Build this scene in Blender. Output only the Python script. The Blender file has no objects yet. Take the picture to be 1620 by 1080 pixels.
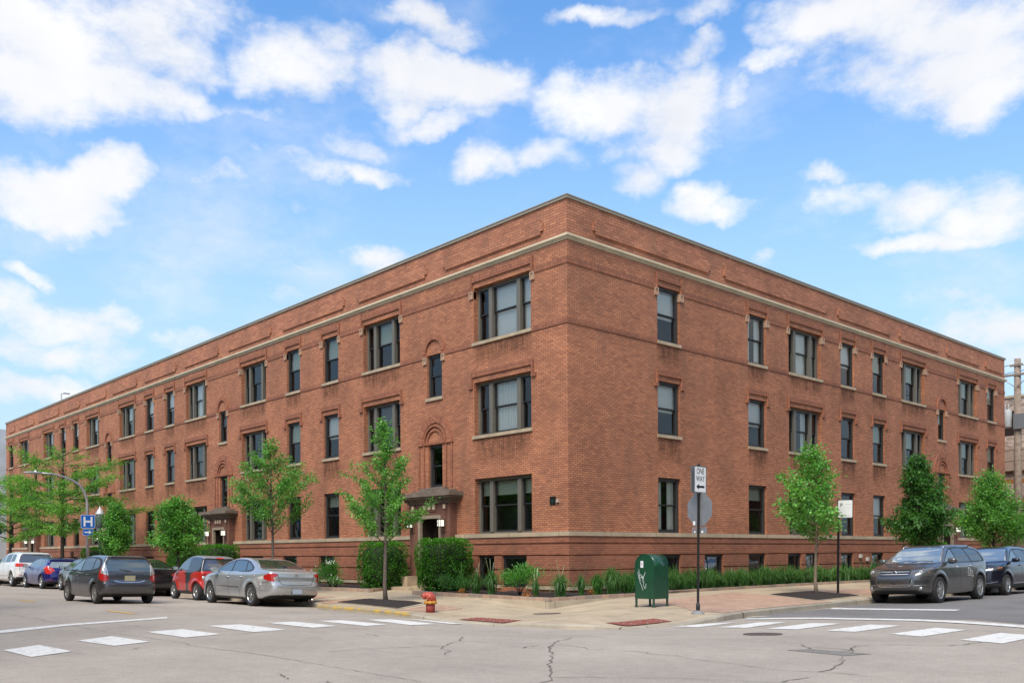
# Street corner with a long three-storey brick apartment building. Everything is procedural.
EXPOSURE = 1.28
SUN_E = 1.7
SKY_S = 0.1
CLOUD_HI = (4.25, 4.25, 4.3, 1)
CLOUD_LO = (3.6, 3.68, 3.9, 1)
HAZE_C = (2.5, 3.2, 3.8, 1)
SKY_MUL = (.64, .95, 1.16)
import bpy, bmesh, math, random
import numpy as np
from mathutils import Vector, Matrix, noise as mnoise
from mathutils.bvhtree import BVHTree

# ------------------------------------------------------------------ camera
scene = bpy.context.scene
COL = scene.collection
PI = math.pi
F_PX, CX, CY = 1443.68, 810.0, 874.53            # focal length and shift, in units of a 1620 wide frame
HEAD, ROLL = math.radians(137.4638), -0.0061
CAMP = Vector((19.6212, -20.3935, 1.42))
fwd = Vector((math.cos(HEAD), math.sin(HEAD), 0))
rgt = Vector((fwd.y, -fwd.x, 0))
up = Vector((0, 0, 1))
r2 = rgt*math.cos(ROLL) + up*math.sin(ROLL)
u2 = up*math.cos(ROLL) - rgt*math.sin(ROLL)
cam_d = bpy.data.cameras.new("camera")
cam = bpy.data.objects.new("camera", cam_d)
COL.objects.link(cam)
M = Matrix((( r2.x, u2.x, -fwd.x, CAMP.x), (r2.y, u2.y, -fwd.y, CAMP.y), (r2.z, u2.z, -fwd.z, CAMP.z), (0,0,0,1)))
cam.matrix_world = M
cam_d.sensor_width = 36.0
cam_d.lens = 36.0*F_PX/1620.0
cam_d.shift_x = 0.0
cam_d.shift_y = (CY-540.0)/1620.0
cam_d.clip_start = 0.1
cam_d.clip_end = 3000
scene.camera = cam

# ------------------------------------------------------------------ colour management, sun and sky
scene.view_settings.view_transform = 'Standard'
scene.view_settings.look = 'None'
scene.view_settings.gamma = 1.0
scene.view_settings.exposure = EXPOSURE
SUN_EL, SUN_AZ = math.radians(52), math.radians(-62)   # azimuth of the sun as an angle from +X
sd = bpy.data.lights.new("sun", 'SUN'); sd.energy = SUN_E; sd.angle = math.radians(34); sd.color = (1.0, 0.90, 0.76)
so = bpy.data.objects.new("sun", sd); COL.objects.link(so)
sdir = Vector((math.cos(SUN_EL)*math.cos(SUN_AZ), math.cos(SUN_EL)*math.sin(SUN_AZ), math.sin(SUN_EL)))
so.rotation_euler = sdir.to_track_quat('Z', 'Y').to_euler()
so.location = (30, -30, 60)

world = bpy.data.worlds.new("World"); scene.world = world
world.use_nodes = True
wn, wl = world.node_tree.nodes, world.node_tree.links
for n in list(wn): wn.remove(n)
def wnode(t, **k):
    n = wn.new(t)
    for a, v in k.items(): setattr(n, a, v)
    return n
w_out = wnode('ShaderNodeOutputWorld'); w_bg = wnode('ShaderNodeBackground')
w_bg.inputs['Strength'].default_value = SKY_S
wl.new(w_bg.outputs[0], w_out.inputs['Surface'])
sky = wnode('ShaderNodeTexSky', sky_type='NISHITA')
sky.sun_disc = False
sky.sun_elevation = SUN_EL
sky.sun_rotation = PI/2 - SUN_AZ
sky.altitude = 100; sky.air_density = 1.0; sky.dust_density = 0.6; sky.ozone_density = 1.6
# clouds: soft ellipses of the sky (azimuth, elevation), their edges torn by noise
CLOUDS = [  # photo-frame centre and half-axes of each cloud, turned into sky angles below; last value: density
 (70,60,190,90,1.15),(40,140,170,62,1.1),(150,130,160,50,1.0),(240,60,130,70,1.05),(320,25,80,38,.75),(290,165,90,18,.62),(470,100,92,60,1.0),(520,60,60,36,.75),(640,118,95,52,1.0),
 (745,128,110,52,1.1),(690,185,120,18,.72),(820,160,60,24,.7),(960,165,105,50,1.05),(1060,180,95,60,1.1),(1065,240,95,40,1.0),(1010,285,50,26,.72),(770,262,60,30,.92),
 (880,245,80,26,.7),(560,212,60,26,.75),(500,262,60,26,.7),(600,262,50,16,.62),(1350,30,130,62,1.1),(1500,60,190,95,1.25),(1570,120,110,50,1.05),(1400,110,120,30,.8),(1120,25,60,26,.62),(1090,88,50,16,.5),
 (180,275,72,36,1.05),(90,310,125,50,1.1),(20,330,90,34,.9),(150,345,100,18,.7),(1130,318,62,26,1.0),(1165,335,45,16,.85),(1380,320,75,26,.75),(1480,310,130,34,.8),(1570,330,90,44,.95),(1440,378,90,18,.75),(1540,370,90,18,.75),
 (70,440,45,16,.95),(590,422,55,24,.95),(480,425,34,12,.7),(70,500,150,34,.85),(190,505,70,22,.95),(60,550,150,22,.65),(90,612,120,22,.8),(300,540,50,18,.6),(150,610,50,16,.7),
 (1560,530,120,44,1.1),(1500,520,60,22,.9),(1610,580,90,34,.9),(1330,290,40,12,.55),(1200,405,36,12,.6),(960,30,80,14,.5),(640,20,110,26,.7),(1180,160,36,20,.45),(690,40,70,20,.55),
 (560,480,120,30,.5),(1500,480,90,18,.5),(400,300,120,20,.4),(330,95,40,40,.6),(1225,70,30,26,.5),(430,180,60,14,.5),(1240,110,40,16,.55)]
# clouds outside the frame, so that the light and the reflections come from a sky like the one seen
rc = random.Random(4)
EXTRA = [(rc.uniform(-PI, PI), rc.uniform(.12, 1.25), rc.uniform(.12, .34), rc.uniform(.06, .2), rc.uniform(.8, 1.1)) for _ in range(34)]
tc = wnode('ShaderNodeTexCoord')
nz1 = wnode('ShaderNodeTexNoise'); nz1.inputs['Scale'].default_value = 9.0; nz1.inputs['Detail'].default_value = 7; nz1.inputs['Roughness'].default_value = .55
wl.new(tc.outputs['Generated'], nz1.inputs['Vector'])
sep = wnode('ShaderNodeSeparateXYZ'); wl.new(tc.outputs['Generated'], sep.inputs[0])
def wmath(op, a, b=None, clamp=False):
    n = wnode('ShaderNodeMath', operation=op); n.use_clamp = clamp
    for i, v in enumerate((a, b)):
        if v is None: continue
        if isinstance(v, (int, float)): n.inputs[i].default_value = v
        else: wl.new(v, n.inputs[i])
    return n.outputs[0]
# azimuth measured from the mean heading so that the seam is behind the viewer
rotm = wnode('ShaderNodeVectorRotate', rotation_type='Z_AXIS'); rotm.inputs['Angle'].default_value = -HEAD
wl.new(tc.outputs['Generated'], rotm.inputs['Vector'])
sepr = wnode('ShaderNodeSeparateXYZ'); wl.new(rotm.outputs[0], sepr.inputs[0])
az = wmath('ARCTAN2', sepr.outputs[1], sepr.outputs[0])
el = wmath('ARCSINE', sepr.outputs[2])
ae = wnode('ShaderNodeCombineXYZ'); wl.new(az, ae.inputs[0]); wl.new(el, ae.inputs[1])
nsub = wnode('ShaderNodeVectorMath', operation='SUBTRACT'); wl.new(nz1.outputs['Color'], nsub.inputs[0]); nsub.inputs[1].default_value = (.5, .5, .5)
nsc = wnode('ShaderNodeVectorMath', operation='MULTIPLY'); wl.new(nsub.outputs[0], nsc.inputs[0]); nsc.inputs[1].default_value = (.16, .10, 0)
aed = wnode('ShaderNodeVectorMath', operation='ADD'); wl.new(ae.outputs[0], aed.inputs[0]); wl.new(nsc.outputs[0], aed.inputs[1])
field = None; lowf = None
def pix_ang(x, y):
    d = (fwd + r2*((x-CX)/F_PX) - u2*((y-CY)/F_PX)).normalized()
    a = math.atan2(d.y, d.x) - HEAD
    return (a+PI) % (2*PI) - PI, math.asin(d.z)
ELL = []
for (px, py, rx, ry, dn) in CLOUDS:
    a, e = pix_ang(px, py); a1, _ = pix_ang(px+rx*1.0, py); _, e1 = pix_ang(px, py-ry)
    ELL.append((a, e, abs(a1-a)*1.24, abs(e1-e)*1.28, dn))
for (a, e, ra, re, dn) in EXTRA:
    if abs(a) < .62 and e < .62: continue
    ELL.append((a, e, ra/max(.35, math.cos(e)), re, dn))
for (a, e, ra, re, dn) in ELL:
    s1 = wnode('ShaderNodeVectorMath', operation='MULTIPLY_ADD')
    wl.new(aed.outputs[0], s1.inputs[0]); s1.inputs[1].default_value = (1/ra, 1/re, 0); s1.inputs[2].default_value = (-a/ra, -e/re, 0)
    ln = wnode('ShaderNodeVectorMath', operation='DOT_PRODUCT'); wl.new(s1.outputs[0], ln.inputs[0]); wl.new(s1.outputs[0], ln.inputs[1])
    v = wnode('ShaderNodeMath', operation='MULTIPLY_ADD'); wl.new(ln.outputs['Value'], v.inputs[0]); v.inputs[1].default_value = -dn; v.inputs[2].default_value = dn
    if field is None: field = v.outputs[0]
    else:
        mx = wnode('ShaderNodeMath', operation='SMOOTH_MAX'); wl.new(field, mx.inputs[0]); wl.new(v.outputs[0], mx.inputs[1]); mx.inputs[2].default_value = .25
        field = mx.outputs[0]
nz2 = wnode('ShaderNodeTexNoise'); nz2.inputs['Scale'].default_value = 10.0; nz2.inputs['Detail'].default_value = 11; nz2.inputs['Roughness'].default_value = .64
mp2 = wnode('ShaderNodeMapping'); mp2.inputs['Scale'].default_value = (1, 1, 1.9); wl.new(tc.outputs['Generated'], mp2.inputs[0]); wl.new(mp2.outputs[0], nz2.inputs['Vector'])
nn = wmath('MULTIPLY', wmath('SUBTRACT', nz2.outputs['Fac'], .5), 2.6)
dens = wmath('ADD', field, nn)
rmp = wnode('ShaderNodeMapRange', interpolation_type='SMOOTHSTEP'); wl.new(dens, rmp.inputs['Value'])
rmp.inputs['From Min'].default_value = -.04; rmp.inputs['From Max'].default_value = 1.08; rmp.inputs['To Max'].default_value = .97
# wisps
nz3 = wnode('ShaderNodeTexNoise'); nz3.inputs['Scale'].default_value = 4.2; nz3.inputs['Detail'].default_value = 9; nz3.inputs['Roughness'].default_value = .6
wl.new(mp2.outputs[0], nz3.inputs['Vector'])
wsp = wnode('ShaderNodeMapRange', interpolation_type='SMOOTHSTEP'); wl.new(nz3.outputs['Fac'], wsp.inputs['Value'])
wsp.inputs['From Min'].default_value = .47; wsp.inputs['From Max'].default_value = .75; wsp.inputs['To Max'].default_value = .55
mask = wmath('MAXIMUM', rmp.outputs[0], wsp.outputs[0])
# cloud tone: thick parts and undersides a little greyer
nz4 = wnode('ShaderNodeTexNoise'); nz4.inputs['Scale'].default_value = 9.0; nz4.inputs['Detail'].default_value = 5
wl.new(tc.outputs['Generated'], nz4.inputs['Vector'])
tone = wnode('ShaderNodeMapRange'); wl.new(nz4.outputs['Fac'], tone.inputs['Value']); tone.inputs['From Min'].default_value = .35; tone.inputs['From Max'].default_value = .68
tone.inputs['To Min'].default_value = 0; tone.inputs['To Max'].default_value = 1
ccol = wnode('ShaderNodeMixRGB'); wl.new(tone.outputs[0], ccol.inputs[0]); ccol.inputs[1].default_value = CLOUD_HI; ccol.inputs[2].default_value = CLOUD_LO
# thin whitening of the low sky
hz = wnode('ShaderNodeMapRange', interpolation_type='SMOOTHSTEP'); wl.new(el, hz.inputs['Value'])
hz.inputs['From Min'].default_value = -.02; hz.inputs['From Max'].default_value = .58; hz.inputs['To Min'].default_value = .95; hz.inputs['To Max'].default_value = .0
skm = wnode('ShaderNodeVectorMath', operation='MULTIPLY'); wl.new(sky.outputs[0], skm.inputs[0]); skm.inputs[1].default_value = SKY_MUL
skh = wnode('ShaderNodeMixRGB'); wl.new(hz.outputs[0], skh.inputs[0]); wl.new(skm.outputs[0], skh.inputs[1]); skh.inputs[2].default_value = HAZE_C
mixc = wnode('ShaderNodeMixRGB'); wl.new(mask, mixc.inputs[0]); wl.new(skh.outputs[0], mixc.inputs[1]); wl.new(ccol.outputs[0], mixc.inputs[2])
wl.new(mixc.outputs[0], w_bg.inputs['Color'])
world.cycles.sampling_method = 'MANUAL'; world.cycles.sample_map_resolution = 512

# ------------------------------------------------------------------ helpers
def link(name, me, parent=None):
    o = bpy.data.objects.new(name, me); COL.objects.link(o)
    if parent is not None: o.parent = parent
    return o
def tag(o, label=None, cat=None, group=None, kind=None):
    if label: o['label'] = label
    if cat: o['category'] = cat
    if group: o['group'] = group
    if kind: o['kind'] = kind
    return o
def empty(name, loc=(0, 0, 0), rz=0.0):
    o = bpy.data.objects.new(name, None); COL.objects.link(o)
    o.location = loc; o.rotation_euler = (0, 0, rz); o.empty_display_size = .3
    return o
def copy_tree(o, parent=None):
    c = o.copy(); COL.objects.link(c)
    if parent is not None: c.parent = parent
    for ch in list(o.children): copy_tree(ch, c)
    return c

class MB:
    """collects faces; every face carries a material index and metre-true box UVs unless given"""
    def __init__(s): s.v = []; s.f = []; s.m = []; s.uv = {}; s.sm = []
    def quad(s, a, b, c, d, m=0, uv=None, smooth=False):
        n = len(s.v); s.v += [tuple(a), tuple(b), tuple(c), tuple(d)]; s.f.append((n, n+1, n+2, n+3)); s.m.append(m); s.sm.append(smooth)
        if uv: s.uv[len(s.f)-1] = uv
    def poly(s, pts, m=0, smooth=False):
        n = len(s.v); s.v += [tuple(p) for p in pts]; s.f.append(tuple(range(n, n+len(pts)))); s.m.append(m); s.sm.append(smooth)
    def box(s, x0, x1, y0, y1, z0, z1, m=0, skip=''):
        if x0 > x1: x0, x1 = x1, x0
        if y0 > y1: y0, y1 = y1, y0
        if z0 > z1: z0, z1 = z1, z0
        P = [(x0,y0,z0),(x1,y0,z0),(x1,y1,z0),(x0,y1,z0),(x0,y0,z1),(x1,y0,z1),(x1,y1,z1),(x0,y1,z1)]
        n = len(s.v); s.v += P
        for k, f in (('b',(0,3,2,1)),('t',(4,5,6,7)),('f',(0,1,5,4)),('r',(1,2,6,5)),('k',(2,3,7,6)),('l',(3,0,4,7))):
            if k in skip: continue
            s.f.append(tuple(n+i for i in f)); s.m.append(m); s.sm.append(False)
    def grid(s, rows, m=0, smooth=True, close=False, cap=False):
        n = len(s.v); R = len(rows); K = len(rows[0])
        for r in rows: s.v += [tuple(p) for p in r]
        for i in range(R-1):
            for j in range(K if close else K-1):
                a = n+i*K+j; b = n+i*K+(j+1) % K
                s.f.append((a, b, b+K, a+K)); s.m.append(m); s.sm.append(smooth)
        if cap:
            s.f.append(tuple(n+j for j in reversed(range(K)))); s.m.append(m); s.sm.append(False)
            s.f.append(tuple(n+(R-1)*K+j for j in range(K))); s.m.append(m); s.sm.append(False)
    def tube(s, pts, rad, k=8, m=0, cap=True):
        pts = [Vector(p) for p in pts]
        if not isinstance(rad, (list, tuple)): rad = [rad]*len(pts)
        rows = []
        ref = None
        for i, p in enumerate(pts):
            t = (pts[min(i+1, len(pts)-1)] - pts[max(i-1, 0)])
            if t.length < 1e-9: t = Vector((0, 0, 1))
            t.normalize()
            if ref is None:
                ref = Vector((1, 0, 0)) if abs(t.x) < .8 else Vector((0, 1, 0))
            a = (ref - t*ref.dot(t)).normalized(); ref = a; b = t.cross(a)
            rows.append([p + a*(rad[i]*math.cos(2*PI*j/k)) + b*(rad[i]*math.sin(2*PI*j/k)) for j in range(k)])
        s.grid(rows, m, True, True, cap)
    def lathe(s, prof, c=(0, 0, 0), k=24, m=0, axis='z', smooth=True):
        rows = []
        for r, z in prof:
            row = []
            for j in range(k):
                a = 2*PI*j/k; x, y = r*math.cos(a), r*math.sin(a)
                if axis == 'z': p = (c[0]+x, c[1]+y, c[2]+z)
                elif axis == 'y': p = (c[0]+x, c[1]+z, c[2]+y)
                else: p = (c[0]+z, c[1]+x, c[2]+y)
                row.append(p)
            rows.append(row)
        s.grid(rows, m, smooth, True, False)
    def prism(s, poly, z0, z1, m=0, top=True, bot=False, f=None):
        """vertical prism over a polygon of (x, y); f maps (x, y, z) to a point"""
        f = f or (lambda x, y, z: (x, y, z))
        K = len(poly)
        for i in range(K):
            a, b = poly[i], poly[(i+1) % K]
            s.quad(f(a[0], a[1], z0), f(b[0], b[1], z0), f(b[0], b[1], z1), f(a[0], a[1], z1), m)
        if top: s.poly([f(p[0], p[1], z1) for p in poly], m)
        if bot: s.poly([f(p[0], p[1], z0) for p in reversed(poly)], m)
    def build(s, name, mats, parent=None, fix=True, merge=False):
        me = bpy.data.meshes.new(name)
        me.from_pydata(s.v, [], s.f); me.update()
        if not isinstance(mats, (list, tuple)): mats = [mats]
        for mt in mats: me.materials.append(mt)
        me.polygons.foreach_set('material_index', [min(i, len(mats)-1) for i in s.m])
        me.polygons.foreach_set('use_smooth', s.sm)
        if fix:
            bm = bmesh.new(); bm.from_mesh(me)
            if merge: bmesh.ops.remove_doubles(bm, verts=bm.verts, dist=1e-4)
            bmesh.ops.recalc_face_normals(bm, faces=bm.faces); bm.to_mesh(me); bm.free()
        box_uv(me, s.uv if not merge else {})
        return link(name, me, parent)

def box_uv(me, given=None):
    n = len(me.loops)
    if n == 0: return
    uv = me.uv_layers.new(name='UVMap')
    co = np.empty(len(me.vertices)*3); me.vertices.foreach_get('co', co); co = co.reshape(-1, 3)
    vi = np.empty(n, dtype=np.int64); me.loops.foreach_get('vertex_index', vi)
    npoly = len(me.polygons)
    nor = np.empty(npoly*3); me.polygons.foreach_get('normal', nor); nor = np.abs(nor.reshape(-1, 3))
    tot = np.empty(npoly, dtype=np.int64); me.polygons.foreach_get('loop_total', tot)
    ax = np.repeat(np.argmax(nor, axis=1), tot)
    c = co[vi]
    u = np.where(ax == 0, c[:, 1], c[:, 0]); v = np.where(ax == 2, c[:, 1], c[:, 2])
    arr = np.stack([u, v], 1)
    if given:
        st = np.cumsum(tot)-tot
        for fi, q in given.items():
            vs = [tuple(x) for x in q]
            for k in range(len(vs)): arr[st[fi]+k] = vs[k]
    uv.data.foreach_set('uv', arr.ravel())

# ------------------------------------------------------------------ materials
def mat(name):
    m = bpy.data.materials.new(name); m.use_nodes = True
    nt = m.node_tree; nt.nodes.clear()
    out = nt.nodes.new('ShaderNodeOutputMaterial'); b = nt.nodes.new('ShaderNodeBsdfPrincipled')
    nt.links.new(b.outputs[0], out.inputs[0])
    return m, nt, b
def nd(nt, t, ins=None, **k):
    n = nt.nodes.new(t)
    for a, v in k.items(): setattr(n, a, v)
    for a, v in (ins or {}).items():
        if hasattr(v, 'is_output'): nt.links.new(v, n.inputs[a])
        else: n.inputs[a].default_value = v
    return n
def rgb(c): return (c[0], c[1], c[2], 1)
def simple(name, col, rough=.6, metal=0., noise=0., nscale=8., bump=0., spec=None, coat=0.):
    m, nt, b = mat(name)
    b.inputs['Base Color'].default_value = rgb(col); b.inputs['Roughness'].default_value = rough; b.inputs['Metallic'].default_value = metal
    if coat: b.inputs['Coat Weight'].default_value = coat; b.inputs['Coat Roughness'].default_value = .04
    if spec is not None: b.inputs['Specular IOR Level'].default_value = spec
    if noise or bump:
        tc = nd(nt, 'ShaderNodeTexCoord')
        nz = nd(nt, 'ShaderNodeTexNoise', {'Vector': tc.outputs['Object'], 'Scale': nscale, 'Detail': 6, 'Roughness': .6})
        if noise:
            mr = nd(nt, 'ShaderNodeMapRange', {'Value': nz.outputs['Fac'], 'From Min': .3, 'From Max': .7, 'To Min': 1-noise, 'To Max': 1+noise})
            mx = nd(nt, 'ShaderNodeVectorMath', {0: col, 'Scale': mr.outputs[0]}, operation='SCALE')
            nt.links.new(mx.outputs[0], b.inputs['Base Color'])
        if bump:
            bp = nd(nt, 'ShaderNodeBump', {'Height': nz.outputs['Fac'], 'Strength': bump, 'Distance': .02})
            nt.links.new(bp.outputs[0], b.inputs['Normal'])
    return m
def emis(name, col, s):
    m, nt, b = mat(name)
    b.inputs['Base Color'].default_value = rgb(col); b.inputs['Emission Color'].default_value = rgb(col); b.inputs['Emission Strength'].default_value = s
    return m

def brick_mat(name, c1, c2, mortar, bw=.213, bh=.0677, ms=.0095, bias=0., stain=.24, offset=.5, streak=.5):
    m, nt, b = mat(name)
    uv = nd(nt, 'ShaderNodeUVMap')
    wob = nd(nt, 'ShaderNodeTexNoise', {'Vector': uv.outputs[0], 'Scale': 1.7, 'Detail': 2})
    wv = nd(nt, 'ShaderNodeVectorMath', {0: wob.outputs['Color'], 'Scale': .012}, operation='SCALE')
    va = nd(nt, 'ShaderNodeVectorMath', {0: uv.outputs[0], 1: wv.outputs[0]}, operation='ADD')
    bt = nd(nt, 'ShaderNodeTexBrick', {'Vector': va.outputs[0], 'Color1': rgb(c1), 'Color2': rgb(c2), 'Mortar': rgb(mortar), 'Scale': 1.0,
            'Mortar Size': ms, 'Mortar Smooth': .3, 'Bias': bias, 'Brick Width': bw, 'Row Height': bh}, offset=offset)
    # a second, sparser brick lottery for the odd dark or bright brick
    bt2 = nd(nt, 'ShaderNodeTexBrick', {'Vector': va.outputs[0], 'Color1': (.55, .5, .5, 1), 'Color2': (1.25, 1.2, 1.15, 1), 'Mortar': (1, 1, 1, 1), 'Scale': 1.0,
            'Mortar Size': 0, 'Bias': .55, 'Brick Width': bw, 'Row Height': bh}, offset=offset)
    bt2.offset_frequency = 2; bt2.squash_frequency = 3
    sh = nd(nt, 'ShaderNodeVectorMath', {0: va.outputs[0], 1: (bw*37.0, bh*52.0, 0)}, operation='ADD')
    nt.links.new(sh.outputs[0], bt2.inputs['Vector'])
    mul = nd(nt, 'ShaderNodeMixRGB', {0: .62, 1: bt.outputs['Color'], 2: bt2.outputs['Color']}, blend_type='MULTIPLY')
    tc = nd(nt, 'ShaderNodeTexCoord')
    big = nd(nt, 'ShaderNodeTexNoise', {'Vector': tc.outputs['Object'], 'Scale': .45, 'Detail': 6, 'Roughness': .6})
    mr = nd(nt, 'ShaderNodeMapRange', {'Value': big.outputs['Fac'], 'From Min': .3, 'From Max': .7, 'To Min': 1-stain, 'To Max': 1+stain*.75})
    s1 = nd(nt, 'ShaderNodeVectorMath', {0: mul.outputs[0], 'Scale': mr.outputs[0]}, operation='SCALE')
    # soot patches and run-off streaks
    mp = nd(nt, 'ShaderNodeMapping', {'Vector': tc.outputs['Object'], 'Scale': (1.1, 1.1, .35)})
    st = nd(nt, 'ShaderNodeTexNoise', {'Vector': mp.outputs[0], 'Scale': 1.0, 'Detail': 5, 'Roughness': .65})
    sr = nd(nt, 'ShaderNodeMapRange', {'Value': st.outputs['Fac'], 'From Min': .50, 'From Max': .72, 'To Min': 0., 'To Max': streak})
    mix = nd(nt, 'ShaderNodeMixRGB', {0: sr.outputs[0], 1: s1.outputs[0], 2: (c1[0]*.42, c1[1]*.5, c1[2]*.6, 1)})
    fine = nd(nt, 'ShaderNodeTexNoise', {'Vector': tc.outputs['Object'], 'Scale': 38., 'Detail': 3})
    fr = nd(nt, 'ShaderNodeMapRange', {'Value': fine.outputs['Fac'], 'From Min': .3, 'From Max': .7, 'To Min': .86, 'To Max': 1.14})
    s2 = nd(nt, 'ShaderNodeVectorMath', {0: mix.outputs[0], 'Scale': fr.outputs[0]}, operation='SCALE')
    nt.links.new(s2.outputs[0], b.inputs['Base Color'])
    b.inputs['Roughness'].default_value = .85
    inv = nd(nt, 'ShaderNodeMath', {0: 1., 1: bt.outputs['Fac']}, operation='SUBTRACT')
    bp = nd(nt, 'ShaderNodeBump', {'Height': inv.outputs[0], 'Strength': .5, 'Distance': .006})
    nt.links.new(bp.outputs[0], b.inputs['Normal'])
    return m

C_B1, C_B2, C_MO = (.475, .192, .093), (.345, .132, .065), (.12, .058, .04)
M_BRICK = brick_mat('brick wall', C_B1, C_B2, C_MO)
M_BRICKB = brick_mat('brick base', (.35, .13, .066), (.27, .098, .052), (.16, .075, .05), stain=.2)
M_SOLD = brick_mat('soldier brick', (.38, .14, .070), (.26, .092, .046), (.12, .06, .04), bw=.0677, bh=.215, offset=0.)
M_PARA = brick_mat('parapet brick', (.47, .19, .098), (.34, .13, .068), (.15, .08, .055), bw=.3, bh=.085)
M_TERRA = simple('brown terracotta', (.165, .072, .046), .8, noise=.22, nscale=3., bump=.2)
M_STONE = simple('weathered limestone', (.40, .31, .205), .85, noise=.24, nscale=2.6, bump=.3)
M_CREAM = simple('cream glazed block', (.41, .26, .165), .6, noise=.12, nscale=9.)
M_CORN = simple('cream painted cornice', (.60, .50, .33), .55, noise=.12, nscale=1.4)
M_COPE = simple('grey metal coping', (.33, .28, .20), .5, metal=.2, noise=.1)
M_FRAME = simple('olive grey window paint', (.135, .122, .095), .55, noise=.08)
M_FRAME2 = simple('grey window paint', (.038, .038, .036), .55, noise=.08)
M_SASH = simple('dark sash paint', (.022, .021, .02), .5)
M_CREAM2 = simple('bright cream block', (.66, .50, .34), .6, noise=.1)
M_DSTONE = simple('sooty grey stone', (.17, .13, .095), .85, noise=.3, nscale=3., bump=.3)
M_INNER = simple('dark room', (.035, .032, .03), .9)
M_ROOF = simple('roof felt', (.12, .12, .12), .9, noise=.2)
def blind_mat(name, c, rib, horiz=True):
    m, nt, b = mat(name)
    uv = nd(nt, 'ShaderNodeUVMap')
    w = nd(nt, 'ShaderNodeTexWave', {'Vector': uv.outputs[0], 'Scale': rib, 'Distortion': 0. if horiz else 2.2, 'Detail': 1.}, bands_direction='Y' if horiz else 'X')
    mr = nd(nt, 'ShaderNodeMapRange', {'Value': w.outputs['Fac'], 'To Min': .86, 'To Max': 1.05})
    s = nd(nt, 'ShaderNodeVectorMath', {0: c, 'Scale': mr.outputs[0]}, operation='SCALE')
    nt.links.new(s.outputs[0], b.inputs['Base Color']); b.inputs['Roughness'].default_value = .85
    b.inputs['Emission Color'].default_value = (0, 0, 0, 1)
    return m
M_BLIND = blind_mat('pale slat blind', (.86, .82, .74), 9.)
M_SHADE = blind_mat('green grey roller shade', (.52, .54, .40), .2)
M_CURT = blind_mat('pale curtain folds', (.80, .78, .70), 3.5, False)
M_DARKB = blind_mat('brown grey blind', (.16, .14, .12), 9.)
def glass_mat(name, tint=(.93, .96, .93), base=.015, k=.85, wav=.35):
    m = bpy.data.materials.new(name); m.use_nodes = True; nt = m.node_tree; nt.nodes.clear()
    out = nd(nt, 'ShaderNodeOutputMaterial')
    tr = nd(nt, 'ShaderNodeBsdfTransparent', {'Color': rgb(tint)})
    tc = nd(nt, 'ShaderNodeTexCoord')
    nz = nd(nt, 'ShaderNodeTexNoise', {'Vector': tc.outputs['Object'], 'Scale': 1.6, 'Detail': 1})
    bp = nd(nt, 'ShaderNodeBump', {'Height': nz.outputs['Fac'], 'Strength': wav, 'Distance': .02})
    gl = nd(nt, 'ShaderNodeBsdfGlossy', {'Color': (.95, .98, 1, 1), 'Roughness': .015, 'Normal': bp.outputs[0]})
    fr = nd(nt, 'ShaderNodeFresnel', {'IOR': 1.5})
    mr = nd(nt, 'ShaderNodeMath', {0: fr.outputs[0], 1: k, 2: base}, operation='MULTIPLY_ADD'); mr.use_clamp = True
    mx = nd(nt, 'ShaderNodeMixShader', {0: mr.outputs[0], 1: tr.outputs[0], 2: gl.outputs[0]})
    nt.links.new(mx.outputs[0], out.inputs[0])
    return m
M_GLASS = glass_mat('window glass')

def concrete(name, c, tile=1.55, joint=.009):
    m, nt, b = mat(name)
    tc = nd(nt, 'ShaderNodeTexCoord')
    mp = nd(nt, 'ShaderNodeMapping', {'Vector': tc.outputs['Object'], 'Location': (.35, .4, 0)})
    bt = nd(nt, 'ShaderNodeTexBrick', {'Vector': mp.outputs[0], 'Color1': (.95, .95, .95, 1), 'Color2': (1.08, 1.06, 1.03, 1), 'Mortar': (.45, .42, .38, 1), 'Scale': 1., 'Mortar Size': joint, 'Brick Width': tile, 'Row Height': tile, 'Bias': 0.}, offset=0.)
    n1 = nd(nt, 'ShaderNodeTexNoise', {'Vector': tc.outputs['Object'], 'Scale': 1.1, 'Detail': 8, 'Roughness': .65})
    n2 = nd(nt, 'ShaderNodeTexNoise', {'Vector': tc.outputs['Object'], 'Scale': 45., 'Detail': 4, 'Roughness': .7})
    n3 = nd(nt, 'ShaderNodeTexNoise', {'Vector': tc.outputs['Object'], 'Scale': 9., 'Detail': 3, 'Roughness': .5})
    a = nd(nt, 'ShaderNodeMapRange', {'Value': n1.outputs['Fac'], 'From Min': .3, 'From Max': .7, 'To Min': .78, 'To Max': 1.16})
    a2 = nd(nt, 'ShaderNodeMapRange', {'Value': n2.outputs['Fac'], 'From Min': .3, 'From Max': .7, 'To Min': .85, 'To Max': 1.15})
    a3 = nd(nt, 'ShaderNodeMapRange', {'Value': n3.outputs['Fac'], 'From Min': .68, 'From Max': .74, 'To Min': 1., 'To Max': .6})
    q = nd(nt, 'ShaderNodeMath', {0: a.outputs[0], 1: a2.outputs[0]}, operation='MULTIPLY'); q = nd(nt, 'ShaderNodeMath', {0: q.outputs[0], 1: a3.outputs[0]}, operation='MULTIPLY')
    s = nd(nt, 'ShaderNodeVectorMath', {0: bt.outputs['Color'], 'Scale': q.outputs[0]}, operation='SCALE')
    s2 = nd(nt, 'ShaderNodeVectorMath', {0: s.outputs[0], 1: c}, operation='MULTIPLY')
    nt.links.new(s2.outputs[0], b.inputs['Base Color']); b.inputs['Roughness'].default_value = .88
    bp = nd(nt, 'ShaderNodeBump', {'Height': n2.outputs['Fac'], 'Strength': .25, 'Distance': .01}); nt.links.new(bp.outputs[0], b.inputs['Normal'])
    return m
M_WT = concrete('jointed limestone', (.43, .335, .225), 2.3, .012)

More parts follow.
